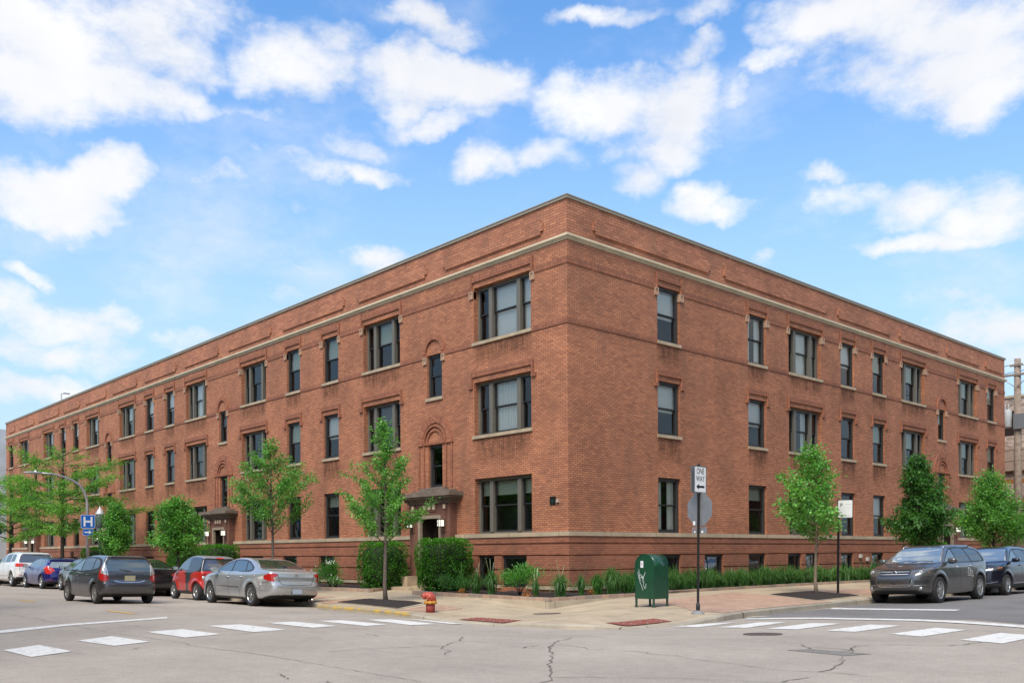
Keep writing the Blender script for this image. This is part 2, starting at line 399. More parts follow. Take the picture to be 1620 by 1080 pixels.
def stain_mat():
    m = bpy.data.materials.new('soot run off'); m.use_nodes = True; nt = m.node_tree; nt.nodes.clear(); out = nd(nt, 'ShaderNodeOutputMaterial')
    uv = nd(nt, 'ShaderNodeUVMap'); sp = nd(nt, 'ShaderNodeSeparateXYZ', {0: uv.outputs[0]})
    oi = nd(nt, 'ShaderNodeObjectInfo'); tc = nd(nt, 'ShaderNodeTexCoord'); mp = nd(nt, 'ShaderNodeMapping', {'Vector': tc.outputs['Object'], 'Scale': (5., 5., .9)}); nt.links.new(oi.outputs['Location'], mp.inputs['Location'])
    n = nd(nt, 'ShaderNodeTexNoise', {'Vector': mp.outputs[0], 'Scale': 1.3, 'Detail': 6, 'Roughness': .65})
    e = nd(nt, 'ShaderNodeMapRange', {'Value': sp.outputs[1], 'From Min': 0., 'From Max': .8, 'To Min': 0., 'To Max': 1.}, interpolation_type='SMOOTHSTEP')
    ab = nd(nt, 'ShaderNodeMath', {0: sp.outputs[0], 1: .5}, operation='SUBTRACT'); a2 = nd(nt, 'ShaderNodeMath', {0: ab.outputs[0]}, operation='ABSOLUTE')
    ed = nd(nt, 'ShaderNodeMapRange', {'Value': a2.outputs[0], 'From Min': .5, 'From Max': .36, 'To Min': 0., 'To Max': 1.})
    r = nd(nt, 'ShaderNodeMapRange', {'Value': n.outputs['Fac'], 'From Min': .3, 'From Max': .62, 'To Min': .0, 'To Max': .48})
    q = nd(nt, 'ShaderNodeMath', {0: e.outputs[0], 1: ed.outputs[0]}, operation='MULTIPLY'); q = nd(nt, 'ShaderNodeMath', {0: q.outputs[0], 1: r.outputs[0]}, operation='MULTIPLY')
    df = nd(nt, 'ShaderNodeBsdfDiffuse', {'Color': (.105, .062, .042, 1)}); tr = nd(nt, 'ShaderNodeBsdfTransparent'); mx = nd(nt, 'ShaderNodeMixShader', {0: q.outputs[0], 1: tr.outputs[0], 2: df.outputs[0]})
    nt.links.new(mx.outputs[0], out.inputs[0]); return m
M_STAIN = stain_mat()

# ------------------------------------------------------------------ the apartment building
L_LEN, R_LEN = 64.9, 36.4
TOPZ, ROOFZ = 12.46, 11.7
Z3, H3, Z2, H2, Z1, H1 = 8.67, 1.89, 5.46, 1.84, 2.09, 1.89
# (kind, near edge, far edge) measured from the street corner
LW = [('T',1.64,4.49),('A',6.28,7.16),('T',8.85,11.35),('S',13.24,14.44),('S',16.39,17.57),('T',19.54,22.05),('A',23.65,24.53),('T',26.03,28.6),('S',30.17,31.4),('S',33.12,34.36),
      ('T',36.0,38.6),('A',40.04,40.95),('T',42.3,44.75),('S',46.39,47.6),('S',49.18,50.4),('T',51.95,54.4),('A',56.12,57.0),('T',58.3,60.89),('S',62.7,64.0)]
RW = [('S',4.42,5.68),('S',9.94,11.2),('T',12.87,15.5),('S',17.15,18.39),('S',20.11,21.31),('T',23.05,25.67),('A',27.22,28.08),('T',29.79,32.34),('S',33.76,34.97)]
# windows of the basement: (near, far, bottom, top)
LB = [(1.85,3.08,.30,1.33),(3.44,4.3,-.02,1.33),(8.9,9.9,.36,1.33),(10.4,11.3,.36,1.33),(13.53,14.8,.36,1.33),(16.69,17.95,.36,1.33),(19.82,21.95,.36,1.33),(26.2,28.4,.36,1.33),(30.2,31.4,.36,1.33),
      (33.1,34.3,.36,1.33),(36.2,38.4,.36,1.33),(42.4,44.6,.36,1.33),(46.4,47.6,.36,1.33),(49.2,50.4,.36,1.33),(52.0,54.2,.36,1.33),(58.4,60.6,.36,1.33)]
RB = [(4.5,5.62,.36,1.33),(7.0,8.2,.36,1.33),(9.84,11.05,.36,1.33),(12.65,13.73,.36,1.33),(14.03,15.15,.36,1.33),(16.99,18.13,.36,1.33),(19.84,21.05,.36,1.33),(23.2,25.4,.36,1.33),(30.0,32.2,.36,1.33),(33.8,34.9,.36,1.33)]
bld = empty('apartment_building', (0, 0, 0))
tag(bld, 'long three storey red brick apartment building with a flat parapet, wrapping the street corner', 'building')
def FL(s, z, o=0.): return (-s, -o, z)
def FR(s, z, o=0.): return (o, s, z)
class Fac:
    def __init__(self, f, wins, base, length): self.f, self.w, self.b, self.L = f, wins, base, length
    def box(self, mb, s0, s1, z0, z1, o0, o1, m=0, skip=''):
        a = self.f(s0, z0, o0); b = self.f(s1, z1, o1)
        mb.box(a[0], b[0], a[1], b[1], a[2], b[2], m, '')
FCL, FCR = Fac(FL, LW, LB, L_LEN), Fac(FR, RW, RB, R_LEN)
REV = .30
PORT_W0, PORT_W1 = -1.19, 1.20        # portal body, from the stair window axis

def openings(fc):
    o = []
    for k, a, b in fc.w:
        if k == 'A':
            o.append((a, b, 7.09, 8.66)); o.append((a, b-.06, 3.82, 5.38)); c_ = (a+b)/2-.04; o.append((c_-.668, c_+.668, .1, 2.795))
        else:
            for z, h in ((Z3, H3), (Z2, H2), (Z1, H1)): o.append((a, b, z, z+h))
    for a, b, z0, z1 in fc.b: o.append((a, b, z0, z1))
    return o
def wall_mesh():
    mb = MB()
    for fc in (FCL, FCR):
        ops = openings(fc)
        S = sorted({0., fc.L} | {v for o in ops for v in o[:2]}); Z = sorted({-.6, 11.0, TOPZ} | {v for o in ops for v in o[2:]})
        for i in range(len(S)-1):
            for j in range(len(Z)-1):
                cs, cz = (S[i]+S[i+1])/2, (Z[j]+Z[j+1])/2
                if any(o[0] < cs < o[1] and o[2] < cz < o[3] for o in ops): continue
                mb.quad(fc.f(S[i], Z[j]), fc.f(S[i+1], Z[j]), fc.f(S[i+1], Z[j+1]), fc.f(S[i], Z[j+1]), 1 if cz > 11.2 else 0)
        for (a, b, z0, z1) in ops:
            d = -REV-.05
            mb.quad(fc.f(a, z0), fc.f(a, z1), fc.f(a, z1, d), fc.f(a, z0, d)); mb.quad(fc.f(b, z0), fc.f(b, z1), fc.f(b, z1, d), fc.f(b, z0, d))
            mb.quad(fc.f(a, z1), fc.f(b, z1), fc.f(b, z1, d), fc.f(a, z1, d)); mb.quad(fc.f(a, z0), fc.f(b, z0), fc.f(b, z0, d), fc.f(a, z0, d))
    # the two far walls and the inner faces of the parapet
    X, Y, t = -L_LEN, R_LEN, .35
    mb.quad((X, 0, -.6), (X, Y, -.6), (X, Y, TOPZ), (X, 0, TOPZ)); mb.quad((0, Y, -.6), (X, Y, -.6), (X, Y, TOPZ), (0, Y, TOPZ))
    for a, b in (((X+t, t), (-t, t)), ((-t, t), (-t, Y-t)), ((-t, Y-t), (X+t, Y-t)), ((X+t, Y-t), (X+t, t))):
        mb.quad((a[0], a[1], ROOFZ), (b[0], b[1], ROOFZ), (b[0], b[1], TOPZ), (a[0], a[1], TOPZ), 1)
    return mb.build('wall', [M_BRICK, M_PARA], bld, fix=False)
wall_mesh()
mb = MB(); mb.quad((-L_LEN+.35, .35, ROOFZ), (-.35, .35, ROOFZ), (-.35, R_LEN-.35, ROOFZ), (-L_LEN+.35, R_LEN-.35, ROOFZ)); mb.build('roof', M_ROOF, bld, fix=False)
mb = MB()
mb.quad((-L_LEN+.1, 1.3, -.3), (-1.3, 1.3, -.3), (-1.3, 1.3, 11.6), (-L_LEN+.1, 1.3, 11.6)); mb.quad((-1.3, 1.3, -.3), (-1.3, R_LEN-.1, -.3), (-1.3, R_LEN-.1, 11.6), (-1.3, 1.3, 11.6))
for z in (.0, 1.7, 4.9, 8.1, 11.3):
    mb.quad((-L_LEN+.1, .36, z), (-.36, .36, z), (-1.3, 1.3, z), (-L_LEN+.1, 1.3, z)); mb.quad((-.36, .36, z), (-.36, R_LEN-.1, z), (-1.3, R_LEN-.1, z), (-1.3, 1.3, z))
mb.build('inner_wall', M_INNER, bld, fix=False)  # near-black sheets stand in for the unlit rooms behind the panes

def band(name, z0, z1, out, mats, m=0, gaps=(), inset=0., top_slope=0.):
    """a horizontal band round both streets, cut at gaps given as (facade, near, far)"""
    mb = MB()
    for fi, fc in enumerate((FCL, FCR)):
        cuts = sorted([(a, b) for g, a, b in gaps if g == fi]); s = -out if fi == 0 else -out
        e = fc.L + (out if not gaps else 0)
        segs = []; cur = s
        for a, b in cuts:
            if a > cur: segs.append((cur, a))
            cur = max(cur, b)
        if cur < e: segs.append((cur, e))
        for k, (a, b) in enumerate(segs):
            if fi == 1 and a < 0: a = -inset if inset else .001
            fc.box(mb, a, b, z0, z1, -.001 if fi == 0 else -.001, out, m)
    return mb.build(name, mats, bld)
portals = [(0, a-.75, b+.72) for k, a, b in LW if k == 'A'] + [(1, a-.75, b+.75) for k, a, b in RW if k == 'A']
# base: brick bands with open joints between them
def base_band(z0, z1):
    g = list(portals)
    for fi, fc in enumerate((FCL, FCR)):
        for a, b, c, d in fc.b:
            if c < z1-.02 and d > z0+.02: g.append((fi, a, b))
    return g
mb_all = MB()
for z0, z1 in ((-.5, .26), (.40, .855), (.90, 1.325), (1.37, 1.70), (1.745, 1.94)):
    gaps = base_band(z0, z1)
    for fi, fc in enumerate((FCL, FCR)):
        cuts = sorted([(a, b) for g, a, b in gaps if g == fi]); cur = -.05 if fi == 0 else 0.0
        for a, b in cuts+[(fc.L, fc.L)]:
            if a > cur: fc.box(mb_all, cur, a, z0, z1, -.002, .05)
            cur = max(cur, b)
mb_all.build('base_course', M_BRICKB, bld)
band('plinth_stone', .262, .372, .10, M_STONE, gaps=base_band(.26, .37))
band('water_table', 1.95, 2.088, .085, M_WT, gaps=portals)
mb = MB()
for z0, z1, o in ((11.13, 11.165, .035), (11.165, 11.20, .065), (11.20, 11.22, .09), (11.22, 11.285, .12)):
    FCL.box(mb, -o, L_LEN+o, z0, z1, -.01, o); FCR.box(mb, .011, R_LEN+o, z0, z1, -.01, o)
mb.build('cornice', M_CORN, bld)
mb = MB()
for z0, z1, o, q in ((TOPZ-.06, TOPZ+.02, .05, .42), (TOPZ+.02, TOPZ+.05, .07, .44)):
    FCL.box(mb, -o, L_LEN+o, z0, z1, -q, o); FCR.box(mb, q+.001, R_LEN+o, z0, z1, -q, o)
mb.build('coping', M_COPE, bld)
# parapet panels with notched corners, standing 3 cm proud
PL = [(1.03,6.12),(7.11,11.74),(12.68,17.95),(18.95,23.48),(24.5,28.8),(29.8,34.5),(35.6,39.8),(40.8,44.9),(46.,49.6),(50.6,55.7),(56.7,60.75),(62.1,64.05)]
PR_ = [(1.16,7.46),(8.33,15.92),(16.84,21.87),(22.8,27.27),(28.28,32.56),(33.46,36.0)]
mb = MB()
for fc, pan in ((FCL, PL), (FCR, PR_)):
    for a, b in pan:
        z0, z1, n = 11.54, 12.0, .11
        fc.box(mb, a+n, b-n, z0, z1, -.002, .06); fc.box(mb, a, a+n, z0+n, z1-n, -.002, .06); fc.box(mb, b-n, b, z0+n, z1-n, -.002, .06)
mb.build('parapet_panel', M_PARA, bld)
# string courses of upright brick
def course(fc, a, b, z0, z1):
    mb = MB(); fc.box(mb, a, b, z0, z1, -.002, .028); mb.build('string_course', M_SOLD, bld)
for fc in (FCL, FCR):
    hood = sorted([(a-.18, b+.18) for k, a, b in fc.w if k != 'A']); cur = -.025 if fc is FCL else .0
    for a, b in hood+[(fc.L, fc.L)]:
        if a > cur: course(fc, cur, a, 10.41, 10.60)
        cur = b
    hood = sorted([(a, b) if k != 'A' else (a-.2, b+.2) for k, a, b in fc.w]); cur = -.025 if fc is FCL else .0
    for a, b in hood+[(fc.L, fc.L)]:
        if a > cur: course(fc, cur, a, 8.555, 8.70)
        cur = b

# --- windows: local x along the wall, y inward, z up, origin at the middle of the opening's foot
def arc_ring(mb, cx, cz, r0, r1, y0, y1, a0=0., a1=PI, n=20, m=0):
    for i in range(n):
        t0, t1 = a0+(a1-a0)*i/n, a0+(a1-a0)*(i+1)/n
        def P(r, t, y): return (cx+r*math.cos(t), y, cz+r*math.sin(t))
        u0, u1 = t0*r1, t1*r1
        mb.quad(P(r0, t0, y0), P(r1, t0, y0), P(r1, t1, y0), P(r0, t1, y0), m, uv=((u0, 0.01), (u0, .2), (u1, .2), (u1, 0.01)))
        mb.quad(P(r0, t0, y0), P(r0, t1, y0), P(r0, t1, y1), P(r0, t0, y1), m); mb.quad(P(r1, t0, y0), P(r1, t1, y0), P(r1, t1, y1), P(r1, t0, y1), m)
    for t in (a0, a1):
        mb.quad((cx+r0*math.cos(t), y0, cz+r0*math.sin(t)), (cx+r1*math.cos(t), y0, cz+r1*math.sin(t)), (cx+r1*math.cos(t), y1, cz+r1*math.sin(t)), (cx+r0*math.cos(t), y1, cz+r0*math.sin(t)), m)
def sash_pair(ms, mg, x0, x1, z0, z1, y):
    zm = (z0+z1)/2 + .01; t = .045
    # upper sash is the outer one, lower sash steps back
    for (a, b, yy) in ((zm, z1, y), (z0, zm+.03, y+.045)):
        ms.box(x0, x0+t, yy, yy+.04, a, b); ms.box(x1-t, x1, yy, yy+.04, a, b)
        ms.box(x0+t, x1-t, yy, yy+.04, a, a+t*(1.4 if a == z0 else .9)); ms.box(x0+t, x1-t, yy, yy+.04, b-t, b)
        mg.quad((x0+t, yy+.022, a+t*.8), (x1-t, yy+.022, a+t*.8), (x1-t, yy+.022, b-t), (x0+t, yy+.022, b-t))
PROTO = {}
def win_proto(kind, w, h, level):
    key = (kind, round(w*8), level)
    if key in PROTO: return PROTO[key]
    fr, sa, gl = MB(), MB(), MB(); hw = w/2; y = .19 if kind == 'T' else .09
    t = .10 if kind == 'T' else (.085 if kind == 'S' else .09)
    sill = 0.0
    fr.box(-hw, -hw+t, y, y+.12, 0, h); fr.box(hw-t, hw, y, y+.12, 0, h); fr.box(-hw+t, hw-t, y, y+.12, h-t*.9, h); fr.box(-hw+t, hw-t, y-.03, y+.12, 0, .055)
    z0, z1 = .055, h-t*.9
    bays = []
    if kind == 'T':
        cw = (w-2*t)*.46; mu = .175; sw = (w-2*t-cw-2*mu)/2
        x = -hw+t; bays.append((x, x+sw)); fr.box(x+sw, x+sw+mu, y-.06, y+.12, .055, z1); bays.append((x+sw+mu, x+sw+mu+cw))
        fr.box(x+sw+mu+cw, x+sw+2*mu+cw, y-.06, y+.12, .055, z1); bays.append((x+sw+2*mu+cw, hw-t))
    else: bays.append((-hw+t, hw-t))
    for a, b in bays: sash_pair(sa, gl, a, b, z0, z1, y+.03)
    root = fr.build('window' if level else 'basement_window', M_FRAME if kind == 'T' else M_FRAME2, None)
    kids = [sa.build('sash', M_SASH, root), gl.build('pane', M_GLASS, root, fix=False)]
    if kind != 'A' and level in (2, 3):
        sl = MB(); sl.box(-hw-.06, hw+.06, -.06, .22, -.105, 0.0) ; kids.append(sl.build('sill', M_STONE, root))
        sn = MB(); sn.quad((-hw-.1, -.004, -1.2 if level == 2 else -.95), (hw+.1, -.004, -1.2 if level == 2 else -.95), (hw+.1, -.004, -.12), (-hw-.1, -.004, -.12), uv=((0, 0), (1, 0), (1, 1), (0, 1))); kids.append(sn.build('sill_stain', M_STAIN, root, fix=False))
        hd = MB(); p = .055
        hd.box(-hw-.05, hw+.05, -p, .002, h+.19, h+.37)
        top = h+.44 if level == 3 else h+.36
        for sg in (-1, 1):
            hd.box(sg*(hw+.05), sg*(hw+.13), -p-.008, .002, h-.10, top)
            if level == 2: hd.box(sg*(hw+.045), sg*(hw+.24), -p-.018, .002, h-.20, h-.10)
        kids.append(hd.build('hood_moulding', M_SOLD, root))
        if level == 3:
            for sg in (-1, 1):
                cb = MB(); a, b, c, d = hw+.0, hw+.2, h-.36, h-.10
                yb = -.06; q = .045
                cb.box(sg*a, sg*(a+q), yb, .12, c, d); cb.box(sg*(b-q), sg*b, yb, 0, c, d); cb.box(sg*(a+q), sg*(b-q), yb, 0, c, c+q); cb.box(sg*(a+q), sg*(b-q), yb, 0, d-q, d); cb.box(sg*(a+q), sg*(b-q), yb+.03, 0, c+q, d-q)
                kids.append(cb.build('corbel_block', M_CREAM, root))
    if kind == 'A':
        sl = MB(); sl.box(-hw-.06, hw+.06, -.06, .22, -.11, 0.0); kids.append(sl.build('sill', M_STONE, root))
        hd = MB()
        if level == 3:
            arc_ring(hd, 0, h+.07, .46, .64, -.075, .002); hd.box(-.64, -.46, -.055, .002, h-.06, h+.07); hd.box(.46, .64, -.055, .002, h-.06, h+.07)
            kids.append(hd.build('arch_moulding', M_SOLD, root))
            for sg in (-1, 1):
                cb = MB(); a, b, c, d = hw+.0, hw+.2, h-.31, h-.06; q = .045
                cb.box(sg*a, sg*(a+q), -.06, 0, c, d); cb.box(sg*(b-q), sg*b, -.06, 0, c, d); cb.box(sg*(a+q), sg*(b-q), -.06, 0, c, c+q); cb.box(sg*(a+q), sg*(b-q), -.06, 0, d-q, d); cb.box(sg*(a+q), sg*(b-q), -.03, 0, c+q, d-q)
                kids.append(cb.build('corbel_block', M_CREAM, root))
        else:
            z = h+.07
            arc_ring(hd, 0, z, .72, 1.0, -.05, .002, n=28); arc_ring(hd, 0, z, .58, .66, -.075, .002, n=24); arc_ring(hd, 0, z, .42, .5, -.05, .002, n=20)
            hd.box(-1.05, -.42, -.06, .002, z-.06, z); hd.box(.42, 1.05, -.06, .002, z-.06, z); hd.box(-.42, .42, -.05, .002, z-.06, z)
            for sg in (-1, 1):
                hd.box(sg*.62, sg*.68, -.04, .002, 0, z-.06); hd.box(sg*.92, sg*1.0, -.04, .002, 0., z-.06)
            kids.append(hd.build('arch_moulding', M_SOLD, root))
    PROTO[key] = (root, bays, z0, z1, y); root['_first'] = 1
    return PROTO[key]
wr = random.Random(12)
def dressing(root, bays, z0, z1, y, kinds):
    """blinds, shades and curtains behind the glass"""
    for (a, b), k in zip(bays, kinds):
        if not k: continue
        mb = MB(); yy = y+.16
        frac = {'b': 1., 's': .45, 'S': .28, 'h': .55, 'c': 1., 'd': 1., 'p': 1.}[k]
        zt = z1; zb = z1-(z1-z0)*frac
        if k == 'c':
            for (p, q) in ((a-.05, a+(b-a)*.36), (a+(b-a)*.64, b+.05)):
                n = 10; mb.grid([[(p+(q-p)*i/n, yy+.02*math.sin(i*2.1), zz) for i in range(n+1)] for zz in (z0, z1)], 0)
            m, nm = M_CURT, 'curtain'
        elif k == 'p':
            n = 16; mb.grid([[(a-.05+(b-a+.1)*i/n, yy+.02*math.sin(i*2.1), zz) for i in range(n+1)] for zz in (z0, z1)], 0); m, nm = M_CURT, 'curtain'
        else:
            mb.quad((a-.05, yy, zb), (b+.05, yy, zb), (b+.05, yy, zt), (a-.05, yy, zt)); m = {'b': M_BLIND, 's': M_SHADE, 'S': M_SHADE, 'h': M_BLIND, 'd': M_DARKB}[k]; nm = 'blind'
        mb.build(nm, m, root, fix=False)
DRESS = {  # (facade, column, level): what hangs in each bay; some pale blinds paint in sky reflections
 (0,0,3):'0bb',(0,0,2):'0p0',(0,0,1):'SSS',(0,2,3):'0s0',(0,2,2):'ddd',(0,3,3):'s',(0,3,2):'h',(0,3,1):'S',(0,4,3):'s',(0,5,3):'00s',(0,7,3):'0b0',(0,7,2):'0dd',(0,8,3):'h',(0,9,3):'h',(0,8,2):'d',(0,9,2):'s',
 (0,10,3):'0h0',(0,12,3):'0h0',(0,13,3):'h',(0,14,3):'h',(0,15,3):'0h0',(1,0,3):'h',(1,0,2):'h',(1,0,1):'c',(1,1,3):'c',(1,1,2):'h',(1,1,1):'S',(1,2,3):'cb0',(1,2,2):'0c0',(1,3,3):'h',(1,4,3):'s',(1,4,1):'h',(1,5,3):'0s0',(1,7,3):'0s0',(1,7,2):'0s0',(1,8,3):'s',(1,8,2):'s',(1,5,2):'0s0',(1,4,2):'s'}
def place_window(fi, s0, s1, z, h, kind, level, col):
    w = s1-s0
    root, bays, z0, z1, y = win_proto(kind, w, h, level)
    if '_first' in root: o = root; del root['_first']; base_kids = list(root.children); root['_n'] = len(base_kids)
    else:
        o = root.copy(); COL.objects.link(o)
        for ch in list(root.children):
            if ch.name.split('.')[0] in ('curtain', 'blind'): continue
            c = ch.copy(); COL.objects.link(c); c.parent = o
    o.parent = bld; c = (s0+s1)/2
    if fi == 0: o.location = (-c, 0, z); o.rotation_euler = (0, 0, 0)
    else: o.location = (0, c, z); o.rotation_euler = (0, 0, PI/2)
    k = DRESS.get((fi, col, level))
    if k is None: k = ''.join(wr.choice('000000sSd') if kind == 'S' else wr.choice('00000000s') for _ in bays)
    if fi == 1 and len(k) == 3: k = k[::-1]
    dressing(o, bays, z0, z1, y, [None if q == '0' else q for q in k])
    return o
for fi, fc in enumerate((FCL, FCR)):
    for ci, (k, a, b) in enumerate(fc.w):
        if k == 'A': place_window(fi, a, b, 7.09, 1.57, 'A', 3, ci); place_window(fi, a, b-.06, 3.82, 1.56, 'A', 2, ci)
        else:
            for lv, z, h in ((3, Z3, H3), (2, Z2, H2), (1, Z1, H1)): place_window(fi, a, b, z, h, k, lv, ci)
M_BGL = glass_mat('basement glass', (.5, .56, .53), .10, 1.2); M_BSH = simple('dusty grey green screen', (.16, .19, .165), .9, noise=.2)
for fi, fc in enumerate((FCL, FCR)):
    for a, b, z0, z1 in fc.b:
        fr, gl = MB(), MB(); hw, h, t = (b-a)/2, z1-z0, .095
        fr.box(-hw, -hw+t, .05, .2, 0, h); fr.box(hw-t, hw, .05, .2, 0, h); fr.box(-hw+t, hw-t, .05, .2, h-t, h); fr.box(-hw+t, hw-t, .05, .2, 0, t*.6)
        if hw > .8: fr.box(-.05, .05, .04, .2, t*.6, h-t)
        gl.quad((-hw+t, .12, t*.6), (hw-t, .12, t*.6), (hw-t, .12, h-t), (-hw+t, .12, h-t))
        o = fr.build('basement_window', M_SASH, bld); gl.build('pane', M_BGL, o, fix=False)
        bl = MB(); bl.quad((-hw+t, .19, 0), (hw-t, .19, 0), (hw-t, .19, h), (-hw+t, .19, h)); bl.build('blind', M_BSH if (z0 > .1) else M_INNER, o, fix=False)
        c = (a+b)/2
        if fi == 0: o.location = (-c, 0, z0)
        else: o.location = (0, c, z0); o.rotation_euler = (0, 0, PI/2)

# --- portals: origin under the stair window axis
M_DOOR = simple('dark stained door', (.03, .018, .013), .45, noise=.2)
M_JAMB = simple('tan stone door frame', (.30, .235, .165), .8, noise=.15)
M_LAMPG = emis('lit wall lamp glass', (.9, .85, .72), .42)
M_BLK = simple('black painted metal', (.012, .012, .013), .45)
M_BRASS = simple('dull brass', (.4, .28, .12), .35, metal=1.)
def portal(fi, c):
    root = MB(); y = -.30
    zo = 2.80; ow = .67
    # piers, lintel and layered cornice of one terracotta piece
    root.box(-1.19, -ow, y, .0, -.35, 3.22); root.box(ow, 1.20, y, .0, -.35, 3.22); root.box(-ow, ow, y, .0, zo, 3.22)
    root2 = MB(); root2.box(-1.27, 1.28, y-.06, -.001, 3.22, 3.30); root2.box(-1.35, 1.36, y-.13, -.001, 3.30, 3.39); root2.box(-1.50, 1.51, y-.28, -.001, 3.39, 3.46); root2.box(-1.57, 1.58, y-.35, -.001, 3.46, 3.60)
    root2.box(-1.2, 1.2, y+.02, -.001, 3.60, 3.70); root2.box(-.75, .75, y+.12, -.001, 3.70, 3.80)
    for sx in (-1.19, 1.06):
        root.box(sx+.01, sx+.13, y-.012, y, -.35, 3.2)
    # drop strips and the framed panel over the door
    for sx in (-.93, .93):
        root.box(sx-.055, sx+.055, y-.035, y, 2.2, 3.05); root.box(sx-.1, sx+.1, y-.05, y, 2.98, 3.20)
    root.box(-.37, .41, y-.03, y, 2.93, 2.97); root.box(-.37, .41, y-.03, y, 3.19, 3.215); root.box(-.37, -.34, y-.03, y, 2.97, 3.19); root.box(.38, .41, y-.03, y, 2.97, 3.19)
    o = root.build('portal', M_TERRA, bld); root2.build('door_cornice', M_DSTONE, o)
    cb = MB()
    for sx in (-.27, -.0, .27): cb.box(sx-.065+.02, sx+.065+.02, y-.045, y, 3.0, 3.165)
    for sx in (-.93, .93): cb.box(sx-.055, sx+.055, y-.075, y-.04, 3.02, 3.16)
    cb.build('cream_block', M_CREAM2, o)
    jb = MB(); jb.box(-ow, -ow+.12, y-.02, y+.1, .26, zo); jb.box(ow-.12, ow, y-.02, y+.1, .26, zo); jb.box(-ow+.12, ow-.12, y-.02, y+.1, zo-.12, zo); jb.box(-ow-.02, -ow+.15, y-.04, y+.12, .24, .5); jb.box(ow-.15, ow+.02, y-.04, y+.12, .24, .5)
    jb.build('door_frame', M_JAMB, o)
    rv = MB(); rv.box(-ow, -ow+.09, y+.1, .34, .2, zo); rv.box(ow-.09, ow, y+.1, .34, .2, zo); rv.box(-ow, ow, y+.1, .34, zo-.1, zo); rv.box(-ow, ow, .335, .40, .2, zo); rv.build('door_recess', M_DOOR, o)
    dr = MB(); dr.box(-ow+.13, ow-.13, .28, .34, .3, 2.25); dr.box(-ow+.13, ow-.13, .27, .34, 2.25, 2.35)
    for px in (-.27, .27):
        dr.box(px-.19, px+.19, .262, .28, .45, .95)
    d = dr.build('door', M_DOOR, o)
    hn = MB(); hn.tube([(.36, .27, 1.25), (.36, .20, 1.27), (.36, .20, 1.42), (.36, .27, 1.44)], .014, 6); hn.build('handle', M_BRASS, d)
    gl = MB(); gl.quad((-.40, .26, 1.05), (.40, .26, 1.05), (.40, .26, 2.12), (-.40, .26, 2.12)); gl.quad((-.5, .27, 2.36), (.5, .27, 2.36), (.5, .27, 2.66), (-.5, .27, 2.66)); gl.build('pane', M_GLASS, d, fix=False)
    st = MB(); st.box(-ow+.0, ow-.0, y-.32, .3, -.35, .26); st.build('threshold', M_STONE, o)
    for sx in (-1.0, .88):
        ch = MB(); ch.box(sx-.16, sx+.16, y-.005, y-.03, 2.22, 2.7) if False else None
        lm = MB(); yy = y-.17
        lm.box(sx-.03, sx+.03, y-.06, y, 2.34, 2.58); lm.box(sx-.02, sx+.02, yy, y-.06, 2.60, 2.63)
        lm.box(sx-.125, sx+.125, yy-.11, yy+.10, 2.615, 2.64); lm.box(sx-.11, sx+.11, yy-.10, yy+.09, 2.36, 2.385)
        for ax in (-.115, .105):
            for ay in (-.105, .085): lm.box(sx+ax, sx+ax+.012, yy+ay, yy+ay+.012, 2.385, 2.615)
        lm.box(sx-.012, sx+.012, yy-.118, yy-.108, 2.385, 2.615); lm.box(sx-.11, sx+.11, yy-.118, yy-.108, 2.495, 2.51)
        l = lm.build('wall_lamp', M_BLK, o)
        g = MB(); g.box(sx-.085, sx+.085, yy-.085, yy+.07, 2.39, 2.61); g.build('lamp_glass', M_LAMPG, l)
    if fi == 0: o.location = (-c, 0, 0)
    else: o.location = (0, c, 0); o.rotation_euler = (0, 0, PI/2)
    return o
for k, a, b in LW:
    if k == 'A': portal(0, (a+b)/2-.04)
for k, a, b in RW:
    if k == 'A': portal(1, (a+b)/2-.04)
# small black plaque beside the corner
mb = MB(); mb.box(-.80, -.56, -.03, .001, 2.94, 3.2); pq = mb.build('plaque', simple('black plaque', (.01, .014, .012), .3), bld)
mb = MB(); mb.poly([(-.73, -.034, 3.02), (-.63, -.034, 3.02), (-.68, -.034, 3.13)]); mb.build('plaque_emblem', simple('dark green emblem', (.02, .05, .035), .4), pq, fix=False)
mb = MB(); mb.box(-.50, -.40, -.06, .001, 3.0, 3.07); mb.box(-.47, -.43, -.04, .001, 3.07, 3.12); mb.build('outdoor_tap', simple('dull grey tap', (.4, .36, .3), .5), bld)
# two dryer vents and a tap on the right base
mb = MB()
for s_, z_ in ((18.6, 1.12), (19.25, .98)): mb.box(.05, .15, s_, s_+.14, z_, z_+.16)
mb.build('vent_hood', simple('pale vent metal', (.5, .47, .42), .5), bld)

# ------------------------------------------------------------------ ground
# kerb line (foot of the kerb face): x, y, road level there, top of the kerb there
KERB = [(-260,-6.15,-.15,-.02),(-60,-6.15,-.15,-.02),(-20,-6.18,-.15,-.02),(-4.4,-6.25,-.15,-.02),(-3.5,-6.8,-.15,-.02),(-2.6,-6.95,-.15,-.02),(-.1,-7.0,-.15,-.02),(1.7,-7.3,-.145,-.02),(3.0,-7.38,-.13,-.095),
        (5.1,-7.42,-.125,-.10),(5.6,-7.35,-.125,-.04),(6.6,-7.1,-.125,-.03),(7.2,-6.75,-.125,-.04),(7.5,-6.2,-.125,-.095),(7.85,-4.6,-.125,-.095),(7.88,-3.5,-.125,.0),(7.75,-3.0,-.125,.01),(7.4,-1.6,-.125,.01),(7.1,2.0,-.125,.01),(6.85,5.6,-.13,.01),(6.78,12,-.13,.01),(6.75,40,-.13,.01),(6.75,260,-.13,.01)]
_K = np.array(KERB)
